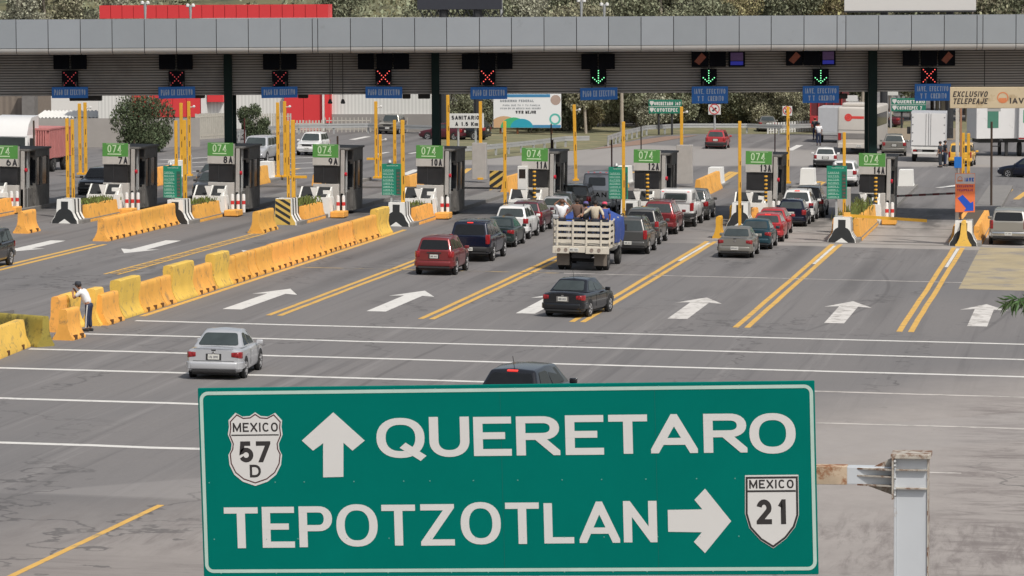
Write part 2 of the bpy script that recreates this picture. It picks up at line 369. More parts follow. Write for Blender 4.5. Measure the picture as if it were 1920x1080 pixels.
    bp = N.new('ShaderNodeBump'); bp.inputs['Strength'].default_value = .25; bp.inputs['Distance'].default_value = .02
    L.new(noise(P, 14, 6, .7), bp.inputs['Height']); L.new(bp.outputs[0], b.inputs['Normal'])
    return m
def gzc(x): return -SL * max(-150, min(100, x - SX0))
g = MB(); xs = [-2500, -177, 73, 2500]; ys = [-200, 700, 4000]
for y in ys:
    for x in xs: g.v.append((x, y, gzc(x)))
for j in range(2):
    for i in range(3): g.f.append((j * 4 + i, j * 4 + i + 1, j * 4 + i + 5, j * 4 + i + 4)); g.mi.append(0)
struct('road', g, ground_mat())

M_yl = mat('yellow_road_paint', (.6, .36, .085), .75, var=.14, scale=2, dirt=((.26, .21, .13), 2.4, .56))
M_wl = mat('white_road_paint', (.62, .61, .58), .7, var=.12, scale=2, dirt=((.3, .29, .28), 2.6, .57))
M_wlf = mat('worn_white_road_paint', (.5, .47, .44), .8, var=.15, scale=2, dirt=((.3, .28, .26), 1.1, .48))
M_ylf = mat('worn_yellow_road_paint', (.4, .29, .13), .8, var=.15, scale=2, dirt=((.17, .16, .15), 1.1, .46))
def strip(name, pts, w, m, dz=.005, z2=None):
    """flat painted strip along ground points (x, y)"""
    mb = MB(); P = [Vector(p) for p in pts]; n = len(P)
    for i in range(n):
        d = (P[min(i + 1, n - 1)] - P[max(i - 1, 0)]).normalized(); nr = Vector((-d.y, d.x)) * w / 2
        for s_ in (nr, -nr): q = P[i] + s_; mb.v.append((q.x, q.y, gz(q.x) + dz))
    for i in range(n - 1): mb.f.append((2 * i, 2 * i + 1, 2 * i + 3, 2 * i + 2)); mb.mi.append(0)
    return struct(name, mb, m)
def wav(x, y0, y1, n=14, a=.05): return [(x + rnd.uniform(-a, a) * .5, y0 + (y1 - y0) * i / n) for i in range(n + 1)]
for x, y0, y1 in ((-28.6, 128.6, 158), (-23.3, 128.8, 161), (-18.15, 129.2, 173), (-12.5, 128.7, 173), (-7.0, 128.7, 172.6), (-1.5, 128.7, 172)):
    for k in (-.19, .19): strip('yellow_line', wav(x + k, y0, y1, 16, .03), .2, M_yl)
for x in (-18.15, -12.5, -7.0): strip('white_line', [(x, 160), (x, 172)], .14, M_wl)
strip('yellow_line', [(-32.82, gnd(262, 593).y), (-32.8, gnd(560, 492).y), (-32.9, gnd(722, 430).y)], .24, M_yl)
for Y, x0, x1, m, w in ((125.2, -32.6, 4, M_wl, .36), (120., -33.0, 4, M_wl, .36), (114.5, -33.2, 4, M_wl, .38), (108.6, -34, -14, M_wl, .4), (108.6, -13.9, 4, M_wlf, .3),
                       (100.6, -32, -16, M_wl, .4), (100.6, -15.9, 4, M_wlf, .26), (90.8, -30, -14, M_wl, .4), (90.8, -13.9, -3.6, M_wlf, .22)):
    strip('white_line', [(x0 + (x1 - x0) * i / 12, Y + rnd.uniform(-.06, .06)) for i in range(13)], w, m)
strip('yellow_line', [(-32.5, 151.2), (-22, 151.4)], .28, M_ylf); strip('yellow_line', [(-21.8, 151.4), (-6, 151.6)], .22, M_wlf)
a, b = gnd(40, 1082), gnd(302, 947); strip('yellow_line', [(a.x - .3, a.y - 3), (b.x, b.y)], .16, M_yl)
# carriageway on the left of the barrier
for (p, q) in (((-10, 507), (182, 458)),):
    a, b = gnd(*p), gnd(*q); X = (a.x + b.x) / 2
    for k in (-.24, .24): strip('yellow_line', wav(X + k, a.y - 6, b.y, 8, .02), .24, M_yl)
a, b = gnd(230, 515), gnd(470, 437); X = (a.x + b.x) / 2
for k in (-.27, .27): strip('yellow_line', wav(X + k, a.y, b.y, 8, .02), .13, M_yl)
for i in range(26):
    y = a.y + (b.y - a.y) * (i + .5) / 26; strip('yellow_line', [(X - .2, y), (X + .2, y + .3)], .25, M_yl, .009)
def arrow(x, y0, y1, flip=False, sh=.34, hw=.85, hl=2.4):
    o = [(-sh, 0), (sh, 0), (sh, 1), (hw, 1), (0, 2), (-hw, 1), (-sh, 1)]
    Lh = y1 - y0; pts = []
    for u, v in o:
        yy = 0 if v == 0 else (Lh - hl if v == 1 else Lh)
        if v == 1 and abs(u) > sh: yy -= .35
        px_, py_ = (x + u, y0 + yy) if not flip else (x - u, y1 - yy)
        pts.append((px_, py_, gz(px_) + .005))
    mb = MB(); mb.add(pts, [(0, 1, 2, 6), (2, 3, 4), (2, 4, 6), (6, 4, 5)]); return struct('painted_arrow', mb, M_wl if x < -16 else M_wlw)
M_wlw = mat('scuffed_white_road_paint', (.58, .56, .53), .75, var=.15, scale=2, dirt=((.3, .28, .26), 2.1, .5))
for px, py in ((435, 580), (705, 584), (985, 588), (1270, 598), (1564, 606), (1832, 612)):
    g0 = gnd(px, py); arrow(g0.x, g0.y, g0.y + 9.6)
for tip, tail in (((236, 475), (322, 451)), ((20, 473), (104, 451)), ((-8, 1), (0, 0))):
    if tip[0] > 0:
        a, b = gnd(*tip), gnd(*tail); arrow((a.x + b.x) / 2, a.y, b.y, True)
a = gnd(462, 478); arrow(a.x, a.y, a.y + 9.6, True)
# markings beyond the booths
def gstrip(p, q, w, m=None, name='yellow_line'):
    a, b = gnd(*p), gnd(*q); strip(name, [(a.x, a.y), (b.x, b.y)], w, m or M_yl)
for p, q in (((1322, 352), (1372, 322)), ((1330, 356), (1382, 323)), ((1682, 368), (1702, 349)), ((1692, 368), (1712, 349)), ((1868, 375), (1884, 355)), ((1878, 375), (1894, 355)),
             ((1524, 348), (1538, 340)), ((1530, 350), (1544, 341)), ((484, 331), (560, 316)), ((1128, 343), (1188, 322)), ((868, 325), (880, 316)), ((1905, 374), (1925, 360))):
    gstrip(p, q, .35)
for k in range(5):
    y = 292 + k * 8; gstrip((300 - k * 8, y + 8), (560 + k * 30, y - 6 + k * 1), .3, M_wl, 'white_line')
for k in range(7): gstrip((640 + k * 70 - k * 6, 291 - k * 1.5), (664 + k * 70 - k * 6, 287 - k * 1.5), .3, M_wl, 'white_line')
for p, q in (((660, 262), (690, 256)), ((1480, 282), (1500, 272)), ((1345, 268), (1352, 264)), ((1760, 352), (1800, 347)), ((757, 328), (782, 318))): gstrip(p, q, .5, M_wl, 'white_line')
# worn yellow hatched pad on the right
M_pad = mat('hatched_pad', (.42, .35, .22), .85, var=.2, scale=.8, lines=('Y', .45, .3), dirt=((.26, .24, .22), .5, .5))
a = gnd(1797, 542); b = gnd(1838, 464)
mb = MB(); mb.add([(a.x, a.y, gz(a.x) + .006), (6, a.y, gz(6) + .006), (6, b.y, gz(6) + .006), (b.x, b.y, gz(b.x) + .006)], [(0, 1, 2, 3)]); struct('painted_pad', mb, M_pad)

def panel_at(px0, px1, py0, py1, Y):
    a, b = at(px0, (py0 + py1) / 2, Y), at(px1, (py0 + py1) / 2, Y); t, d = at((px0 + px1) / 2, py0, Y), at((px0 + px1) / 2, py1, Y)
    return a.x, b.x, d.z, t.z
# ------------------------------------------------------------------ canopy
YF = 187.4
FH = Vector((-math.sin(yaw), math.cos(yaw), 0)); RH = Vector((math.cos(yaw), math.sin(yaw), 0))
def at2(px, py, D):
    d = ray(px, py); q = CAM + d * (D / d.dot(FH)); return Vector((q.dot(RH), D, q.z))
def wpt(u, D, z): return RH * u + FH * D + Vector((0, 0, z))
def gzu(u, D): return gz(wpt(u, D, 0).x)
pL, pR = at2(0, 37, YF), at2(1920, 27, YF); ztop = (pL.z + pR.z) / 2
tiltc = (pR.z - pL.z) / (pR.x - pL.x)
canopy = empty('toll_canopy', wpt(0, YF, 0), 'long grey panelled toll plaza canopy standing over all the lanes', 'canopy', tilt=False, rz=yaw)
def zc(x, z): return z + tiltc * (x - (pL.x + pR.x) / 2)
zb = at2(960, 87, YF).z; zb2 = at2(960, 97, YF).z
SEAM = [-30, 30, 90, 150.5, 210, 270.5, 330.5, 405.5, 465.5, 525.5, 585.5, 595.7, 657, 717, 777.5, 837.5, 899, 959, 1020, 1081, 1141, 1202, 1263, 1324, 1386, 1446, 1507.5, 1569.5, 1586, 1647.5, 1709, 1770.5, 1832, 1843, 1905, 1967]
SX = [at2(p, 60, YF).x for p in SEAM]
SX = [SX[0] - 1.56 * k for k in (4, 3, 2, 1)] + SX + [SX[-1] + 1.56 * k for k in (1, 2, 3, 4, 5)]
M_fascia = mat('fascia_panel_metal', (.265, .29, .315), .5, .1, var=.05, scale=.8, island=.07, dirt=((.225, .245, .26), .9, .62))
M_fasc2 = mat('fascia_edge_metal', (.5, .5, .49), .4, .2, var=.1, scale=.6)
fp = MB(); ed = MB()
for x0, x1 in zip(SX, SX[1:]):
    x0 += .018; x1 -= .018; z0, z1 = zb, ztop
    fp.box(x0, x1, 0, .05, 0, 0)
    for k in range(8):
        i = len(fp.v) - 8 + k; v = fp.v[i]; fp.v[i] = (v[0], v[1] + rnd.uniform(-.004, .004), zc(v[0], z1 if k > 3 else z0 + .025))
    prof = [(-.0, zb), (.005, zb - .09), (.06, zb - .2), (.18, zb2 - .0), (.5, zb2 - .04)]
    vs = [(x, y, zc(x, z)) for x in (x0, x1) for y, z in prof]; n = len(prof)
    ed.add(vs, [(i, i + 1, n + i + 1, n + i) for i in range(n - 1)])
fp.build('fascia', M_fascia, canopy); ed.build('fascia_edge', M_fasc2, canopy, smooth=60, fix=False)
mb = MB(); xa, xb = SX[0], SX[-1]
def cbox(mb, x0, x1, y0, y1, z0, z1, mi=0):
    mb.box(x0, x1, y0, y1, 0, 0, mi)
    for k in range(8):
        i = len(mb.v) - 8 + k; v = mb.v[i]; mb.v[i] = (v[0], v[1], zc(v[0], z1 if k > 3 else z0))
cbox(mb, xa, xb, .07, 9.2, zb2 + .05, ztop - .03); mb.build('roof', mat('canopy_underside', (.07, .07, .072), .7), canopy)
YP = 3.6; zp0 = at2(960, 175.5, YF + YP).z; zp1 = zb2 + .05
lv = MB(); n = 17; hgt = (zp1 - zp0) / n
for i in range(n):
    z0 = zp0 + i * hgt
    for xs0, xs1 in ((xa, at2(623, 140, YF + YP).x - .02), (at2(623, 140, YF + YP).x + .02, at2(1846, 140, YF + YP).x - .02), (at2(1846, 140, YF + YP).x + .02, xb)):
        vs = [(x, y, zc(x, z)) for x in (xs0, xs1) for y, z in ((YP, z0), (YP, z0 + hgt * .62), (YP + .07, z0 + hgt * .72), (YP + .07, z0 + hgt * .98))]
        lv.add(vs, [(0, 1, 5, 4)]); lv.add(vs, [(1, 2, 6, 5), (2, 3, 7, 6)], 1)
lv.build('louvre_panel', [mat('louvre_metal', (.33, .32, .31), .6, .1, var=.12, scale=.6, dirt=((.26, .25, .245), .4, .5)), mat('louvre_gap', (.12, .118, .115), .7)], canopy, fix=False)
mb = MB(); cbox(mb, xa, xb, YP + .09, YP + .35, zp0 + .02, zp1 - .01); mb.build('beam', M_dark, canopy)
for pxa, pxb in ((419.5, 434.5), (809, 823.5), (1629, 1645)):
    x0, x1 = at2(pxa, 150, YF + 3.1).x, at2(pxb, 150, YF + 3.1).x
    mb = MB().bbox(x0, x1, 3.1, 3.5, gzu(x0, YF + 3) + 0.02, zc(x0, zb2 + .04), .03); mb.build('column', M_green, canopy)
    xr = x0 + .03; mb = MB().bbox(xr, xr + (x1 - x0), 5.4, 5.8, gzu(x0, YF + 3) + 0.02, zc(x0, zb2 + .04), .03); mb.build('column', M_green, canopy)
# hanging things
YD = YF + 3.2
M_led_r = mat('led_red', (1., .12, .1), .4, emit=1.6, var=0); M_led_g = mat('led_green', (.25, 1., .45), .4, emit=1.6, var=0)
M_led_rd = mat('led_red_dim', (.7, .08, .09), .4, emit=.5, var=0)
M_scr = {'o': mat('display_orange', (.22, .06, .035), .5, emit=.06, var=.3, scale=6), 'p': mat('display_purple', (.12, .07, .2), .5, emit=.05, var=.3, scale=6), 'b': mat('display_blue', (.03, .04, .5), .5, emit=.2, var=.1)}
M_sblue = mat('blue_sign', (.012, .15, .52), .45, var=.15); M_stext = mat('pale_blue_lettering', (.36, .46, .62), .5, var=.1)
def panel_at2(px0, px1, py0, py1, Y):
    a, b = at2(px0, (py0 + py1) / 2, Y), at2(px1, (py0 + py1) / 2, Y); t, d = at2((px0 + px1) / 2, py0, Y), at2((px0 + px1) / 2, py1, Y)
    return a.x, b.x, d.z, t.z
LANES = [(131, 'X', .5), (331, 'X', .5), (525, 'X', .5), (719, 'X', 1), (914, 'X', 1), (1122, 'A', 1), (1329, 'A', 1), (1539, 'A', 1), (1742, 'X', 1)]
DISP = [((100, 129), (133, 162)), ((298, 328), (332, 361)), ((493, 524), (527, 556)), ((671, 701), (706, 736), (738, 767)), ((866, 896), (899, 929), (932, 961)), ((1090, 1120), (1123, 1153)),
        ((1297, 1328, 'o'), (1331, 1361), (1366, 1397, 'pb')), ((1474, 1505, 'o'), (1506, 1538), (1539, 1567, 'pb')), ((1693, 1723), (1727, 1757), (1760, 1791, 'o'))]
NUM = ['seven', 'eight', 'nine', 'ten', 'eleven', 'twelve', 'thirteen', 'fourteen', 'fifteen']
SIGNY = [(97, 165, 163, 184), (297, 366, 163, 185), (490, 558, 163, 184), (685, 754, 162, 184), (882, 951, 163, 186), (1088, 1158, 165, 188), (1297, 1365, 162, 194), (1505, 1573, 161, 193), (1715, 1783, 157, 189)]
where = ['leftmost of the row', 'just left of the first green column', 'just right of the first green column', 'left of the second green column', 'just right of the second green column',
         'over the pale van', 'over the white pickup', 'left of the third green column', 'beside the cream telepeaje board']
for i, (cx, kind, br) in enumerate(LANES):
    ytop = 101 if i < 6 else (96 if i == 6 else 94)
    x0, x1, z0, z1 = panel_at2(DISP[i][0][0], DISP[i][-1][1], ytop, ytop + 29, YD)
    e = empty('message_display', wpt(x0, YD, z0), 'black %s message display hung under the canopy, %s' % ('two-panel' if len(DISP[i]) == 2 else 'three-panel', where[i]), 'display', 'message displays under the canopy', tilt=False, rz=yaw)
    for d in DISP[i]:
        a0, a1, b0, b1 = panel_at2(d[0], d[1], ytop, ytop + 29, YD)
        f = MB().bbox(a0 - x0, a1 - x0, 0, .18, 0, b1 - b0, .015).build('display_panel', M_blk, e)
        if len(d) > 2:
            w = a1 - a0; h = b1 - b0
            if d[2] == 'o':
                MB().prism([(w * .15, h * .35), (w * .6, h * .9), (w * .88, h * .62), (w * .45, h * .12)], 'y', -.012, -.002, off=(a0 - x0, 0)).build('symbol', M_scr['o'], f)
            else:
                MB().box(a0 - x0 + w * .12, a0 - x0 + w * .88, -.012, -.002, h * .38, h * .9).build('symbol', M_scr['p'], f)
                MB().box(a0 - x0 + w * .12, a0 - x0 + w * .88, -.012, -.002, h * .1, h * .34).build('symbol', M_scr['b'], f)
    mb = MB().box((x1 - x0) / 2 - .03, (x1 - x0) / 2 + .03, .05, .1, z1 - z0 + .002, z1 - z0 + .6); mb.build('bracket', M_dark, e)
    # X / arrow signal
    yt = 133 if i < 3 else (130 if i < 5 else 129)
    if i == 8: yt = 127
    a0, a1, b0, b1 = panel_at2(cx - 15, cx + 15, yt, yt + 30, YD)
    e = empty('lane_signal', wpt(a0, YD, b0), '%s lamp signal on a black box, %s' % ('dim red cross' if br < 1 else ('bright red cross' if kind == 'X' else 'green down arrow'), where[i]), 'lane signal', 'lane signals under the canopy', tilt=False, rz=yaw)
    w = a1 - a0; MB().bbox(0, w, 0, .2, 0, w, .02).build('housing', M_blk, e)
    MB().box(w / 2 - .03, w / 2 + .03, .06, .12, w + .002, w + .12).build('bracket', M_dark, e)
    dots = [(k / 6, k / 6) for k in range(7)] + [(k / 6, 1 - k / 6) for k in range(7) if k != 3] if kind == 'X' else [(.5, k / 5) for k in range(6)] + [(.5 + s_ * k * .16, k * .14) for s_ in (-1, 1) for k in (1, 2, 3)]
    mb = MB()
    for u, v in dots: mb.lathe([(0, -.02), (.022 if kind == 'X' else .026, -.012), (.028, 0)], 8, 'y', (w * (.14 + .72 * u), 0, w * (.12 + .76 * v)))
    mb.build('symbol', (M_led_r if br == 1 else M_led_rd) if kind == 'X' else M_led_g, e)
    # blue board
    p = SIGNY[i]; a0, a1, b0, b1 = panel_at2(*p, YD - .1); two = i > 5; rz = [.0, -.012, -.012, .012, 0, -.02, 0, 0, 0][i]
    e = empty('payment_sign', wpt(a0, YD - .1, b0), 'blue board reading %s, %s' % ('IAVE EFECTIVO Y T CREDITO' if two else 'PAGO EN EFECTIVO', where[i]), 'sign', 'blue payment boards', tilt=False, rz=yaw)
    e.rotation_euler[1] = rz; w, h = a1 - a0, b1 - b0
    MB().bbox(0, w, 0, .06, 0, h, .012).build('board', M_sblue, e); mb = MB()
    for txt, z, s_ in ((('IAVE, EFECTIVO', h * .56, .86), ('Y T  CREDITO', h * .14, .72)) if two else (('PAGO EN EFECTIVO', h * .27, .86),)):
        hh = h * (.3 if two else .5); off = w * (.07 if not ('Y' == txt[0] and two) else .16)
        put_polys(mb, text_polys(txt, w * s_, hh, .045, .3), (off, -.004, z), (1, 0, 0), (0, 0, 1), (0, -1, 0))
    mb.build('lettering', M_stext, e, fix=False)
    MB().box(w * .3, w * .34, .02, .05, h + .002, h + .25).build('bracket', M_dark, e); MB().box(w * .66, w * .7, .02, .05, h + .002, h + .25).build('bracket', M_dark, e)
for px, py in ((619, 190), (643, 190)):
    p = at2(px, py, YD + .3); q = at2(px, 98, YD + .3)
    e = empty('hanging_lamp', wpt(*p), 'small dark bell lamp hanging on a rod under the canopy, %s of two' % ('left' if px < 630 else 'right'), 'lamp', 'hanging bell lamps', tilt=False, rz=yaw)
    MB().tube([(0, 0, .1), (0, 0, q.z - p.z)], .018).build('rod', M_dark, e); MB().lathe([(0, .12), (.06, .1), (.1, -.02), (.12, -.08), (.08, -.12), (0, -.12)], 14, 'z').build('shade', M_dark, e, smooth=50)
for k, (px, py, w_) in enumerate(((795, 180, .6), (1578, 180, .6), (160, 184, 1.6), (374, 179, .5), (568, 179, .5), (762, 180, .4))):
    p = at2(px, py, YF + 4.6); e = empty('floodlight', wpt(*p), 'dark floodlight fixed below the canopy beam %s' % ('left of the second green column', 'left of the third green column', 'behind the first blue board', 'behind the second blue board', 'behind the third blue board', 'behind the fourth blue board')[k], 'floodlight', 'floodlights under the canopy', tilt=False, rz=yaw)
    MB().bbox(-w_ / 2, w_ / 2, 0, .5, -.14, .12, .04).build('housing', M_dark, e); MB().box(-.04, .04, .2, .28, .122, .5).build('bracket', M_dark, e)
# ------------------------------------------------------------------ islands
def solveY(px, x, z=1.0, lo=60, hi=400):
    for _ in range(40):
        m = (lo + hi) / 2
        if topx((x, m, gz(x) + z))[0] < px: lo = m
        else: hi = m
    return lo
def fprofile(h, base=.33, top=.1, curved=True):
    if curved: half = [(base, 0), (base, .07), (base * .86, .12), (base * .66, .24), (base * .5, .38), (base * .4, .55), (top * 1.15, h * .85), (top, h - .03), (top * .7, h)]
    else: half = [(base, 0), (base, .08), (base * .62, .34), (top * 1.2, h - .04), (top, h)]
    return half + [(-x, z) for x, z in reversed(half)]
def fbar(name, x, Y0, Y1, h, m, label, cat='barrier', group=None, base=.33, top=.1, curved=True, notch=0, rz=0., dx=0., parent=None):
    mb = MB(); L_ = Y1 - Y0; mb.prism(fprofile(h, base, top, curved), 'y', 0, L_)
    if notch:
        k = int(L_ / notch) or 1
        for i in range(k):
            y = L_ * (i + .5) / k
            for s_ in (-1, 1): mb.box(s_ * (base - .06), s_ * (base + .006), y - .13, y + .13, .015, .16, 1)
    o = mb.build(name, [m, M_dkn], parent, smooth=50)
    o.location = (x + dx, Y0, gz(x)); o.rotation_euler = (0, SL, rz)
    if parent is None: tag(o, label, cat, group)
    return o
M_dkn = mat('fork_slot_dark', (.12, .055, .015), .85)
IX = {6: -54.1, 7: -49.0, 8: -44.05, 9: -39.05, 10: -33.75, 11: -28.6, 12: -23.3, 13: -18.0, 14: -12.35, 15: -6.85}
IN = {6: 'six', 7: 'seven', 8: 'eight', 9: 'nine', 10: 'ten', 11: 'eleven', 12: 'twelve', 13: 'thirteen', 14: 'fourteen', 15: 'fifteen'}
NY = {6: 175, 7: 175.2, 8: 176.8, 9: 177.8, 10: 178.6, 11: 183, 12: 184, 13: 184.5, 14: 174.2, 15: 173.8}
SGN = {6: (-25, 31, 272), 7: (190, 238, 268), 8: (387, 435, 267), 9: (584, 632, 270), 10: (778, 828, 272), 11: (976, 1025, 277), 12: (1186, 1235, 280), 13: (1396, 1445, 283), 14: (1608, 1658, 287)}
M_g074 = mat('toll_number_green', (.08, .26, .055), .5, var=.12); M_gtxt = mat('green_sign_lettering', (.5, .66, .42), .5, var=.1)
M_num = mat('number_black', (.02, .02, .025), .5)
M_cab = mat('cabin_weathered_grey', (.13, .125, .118), .7, var=.3, scale=3, dirt=((.06, .056, .052), 2.4, .54))
M_int = mat('booth_interior', (.02, .02, .022), .35, var=.6, scale=1.5)
def RY(k): return 223.5 + math.tan(yaw) * (IX[k] + 14)
YB0 = 190.1
def YBf(x): return YB0 + math.tan(yaw) * (x + 12)
M_wp = mat('white_concrete_block', (.76, .76, .73), .7, var=.06, scale=1.5, dirt=((.45, .42, .38), 2.5, .64))
for k in range(6, 16):
    x = IX[k]
    mb = MB().bbox(x - .6, x + .8, NY[k] + .2, RY(k) + 2.6, gz(x) - .3, gz(x) + .17, .03)
    tag(mb.build('traffic_island', M_conc), 'raised concrete island kerb carrying booth %s' % (str(k) + ' A'), 'island', 'concrete toll islands', kind='structure')
for k, (p0, p1, py) in SGN.items():
    YB = YBf(IX[k])
    a0, a1, z1, _ = panel_at(p0, p1, py + 40, py, YB); zt = at((p0 + p1) / 2, py, YB).z; zn = at((p0 + p1) / 2, py + 39.5, YB).z; zgs = at((p0 + p1) / 2, py + 25, YB).z
    zw = at((p0 + p1) / 2, py + 73, YB).z; w = a1 - a0; g0 = gz(a0)
    e = empty('toll_booth', (a0, YB, g0), 'grey toll booth under a green 074 sign, numbered %d A' % k, 'toll booth', 'grey toll booths')
    H = zt - g0; zn -= g0; zgs -= g0; zw -= g0
    MB().bbox(.02, w + .02, .06, .3, .17, zw - .04, .02).build('front_wall', M_ltg, e); MB().box(.02, w + .02, .1, .3, zn - .02, H - .05).build('header', M_grey, e)
    # cabin set back behind the front portal, with open sides between
    rw = w + .22; cx = rw + .14
    mb = MB(); mb.bbox(.05, cx, 2.0, 4.5, .17, 1.2, .02).bbox(.05, cx, 2.0, 4.5, 2.62, H - .3, .02)
    for y0_, y1_ in ((2.0, 2.18), (3.0, 3.22), (4.3, 4.5)): mb.box(cx - .16, cx - .004, y0_, y1_, 1.2, 2.62); mb.box(.06, .2, y0_, y1_, 1.2, 2.62)
    mb.box(cx - .42, cx - .3, 2.0, 2.12, 1.2, 2.62).box(.3, cx - .5, 2.02, 2.1, 1.2, 2.62)
    mb.build('cabin_wall', M_cab, e)
    MB().bbox(.02, rw, .32, 2.0, .17, 1.12, .02).build('counter', M_cab, e)
    MB().bbox(-.02, cx + .06, .42, 4.65, H - .3, H - .2, .02).build('roof', M_cab, e)
    MB().bbox(w + .06, w + .24, .32, .5, .17, H - .3, .02).build('post', M_grey, e)
    for xx, yy in ((w + .2, 1.0), (w + .14, 1.5)): MB().tube([(xx, yy, .2), (xx, yy, H - .3)], .035, 8).build('pipe', M_steel, e)
    MB().box(cx - .28, cx - .02, 1.985, 1.998, 1.35, 2.5).build('cabin_window', M_glassdk, e)
    MB().box(cx - .1, cx - .06, 2.2, 4.28, 1.22, 2.6).build('side_window', M_glassdk, e)
    MB().box(.22, cx - .2, 4.1, 4.16, 1.22, 2.6).build('back_wall', M_dark, e)
    MB().box(cx - .26, cx - .06, 1.97, 1.984, 2.72, H - .4).build('screen', M_dark, e)
    f = MB().box(.05, w - .03, .07, .1, zw, zn - .03); f.build('front_window', M_int, e)
    if k != 13: 
        q = MB(); q.box(.08 + w * .35, .12 + w * .35, .05, .065, zw, zn - .04); q.build('window_mullion', M_dark, e)
    s_ = MB().bbox(0, w, 0, .055, zn, zgs - .004, .008).build('number_panel', M_ltg, e)
    t = MB().bbox(0, w, 0, .055, zgs, H, .008).build('green_panel', M_g074, e)
    mb = MB(); hh = H - zgs; put_polys(mb, text_polys('074', w * .54, hh * .56, .052, .3), (w * .2, -.006, zgs + hh * .3), (1, 0, 0), (0, 0, 1), (0, -1, 0)); 
    mb.box(w * .2, w * .74, -.006, -.001, zgs + hh * .14, zgs + hh * .22).box(w * .15, w * .85, -.006, -.001, zgs + hh * .92, zgs + hh * .95); mb.build('lettering', M_gtxt, t, fix=False)
    mb = MB(); txt = '%dA' % k; nn = zgs - zn; wd = w * (.36 if k < 10 else .42)
    put_polys(mb, text_polys('%dA' % k, wd, nn * .9, .068, .3), (w - wd - (.02 if k < 10 else .03), -.006, zn + nn * .08), (1, 0, 0), (0, 0, 1), (0, -1, 0)); mb.build('lettering', M_num, s_, fix=False)
    MB().lathe([(0, -.05), (.09, -.045), (.1, 0), (.1, .06), (0, .06)], 12, 'x', (rw + .08, .45, 2.05)).build('lamp', mat('red_lamp', (.5, .01, .03), .3), e, smooth=50)
    # white guard block with slanted black chutes
    bx = a0 - .45; lab = ' in front of booth %d A' % k
    e2 = empty('guard_block', (bx, YB - 1.3, gz(bx)), 'white concrete block with two slanted black hoods' + lab, 'guard block', 'white guard blocks')
    MB().prism([(0, 0), (1.72, 0), (1.66, .5), (1.6, .98), (.02, .98)], 'y', 0, .95).build('block', M_wp, e2)
    mb = MB()
    for xx in (.03, .82, 1.5): mb.prism([(.1, .98), (.9, .98), (.9, 1.46), (.72, 1.46)], 'x', xx, xx + .07)
    mb.prism([(.62, 1.46), (.98, 1.46), (.86, 1.0), (.78, 1.0)], 'y', .02, .08)
    mb.box(1.2, 1.56, .3, .88, .982, 1.3); mb.build('fin', M_wp, e2)
    mb = MB()
    for xx, xe in ((.1, .74), (.92, 1.48)): mb.add([(xx + .02, .12, 1.02), (xe - .1, .12, 1.0), (xe, .78, 1.45), (xx - .0, .78, 1.45)], [(0, 1, 2, 3)]); mb.box(xx, xe, .8, .84, 1.0, 1.44)
    mb.build('hood', M_black, e2, fix=False)
    # bollards
    for j in range(3 if k in (7, 8) else 2):
        bx2 = a0 + 1.5 + j * .26; by = YB - .9 + j * .1
        b_ = MB().lathe([(.085, 0), (.085, .84), (.07, .9), (0, .92)], 14, 'z').build('bollard', mat('bollard_white', (.7, .7, .69), .5, dirt=((.4, .38, .36), 5, .6)), None, smooth=40)
        b_.location = (bx2, by, gz(bx2) + .165); tag(b_, 'white bollard with a red band beside booth %d A, %s' % (k, ['nearest the guard block', 'next to another such bollard', 'farthest from the guard block'][j]), 'bollard', 'white bollards by the booths')
        MB().lathe([(.0875, .4), (.0875, .58)], 14, 'z').build('band', M_red, b_)
    kb = MB().bbox(0, .7, 0, 1.1, 0, .3, .04).build('kerb_block', M_orange, None); kb.location = (a0 + 1.3, YB - 1.9, gz(a0) + 0); tag(kb, 'low orange painted kerb block beside the bollards of booth %d A' % k, 'kerb block', 'orange kerb blocks')
a0, a1, z0, z1 = panel_at(970, 988, 346, 318, YBf(-28.6) - .4); z0, z1 = sorted((z0, z1)); o = MB().bbox(0, a1 - a0, 0, .4, 0, z1 - gz(a0), .02).build('white_cabinet', M_white); o.location = (a0, YBf(-28.6) - .35, gz(a0) + .17); tag(o, 'white cabinet with a dark screen left of booth 11 A', 'cabinet'); MB().box(.08, a1 - a0 - .08, -.012, -.002, z1 - gz(a0) - .6, z1 - gz(a0) - .15).build('screen', M_glassdk, o)
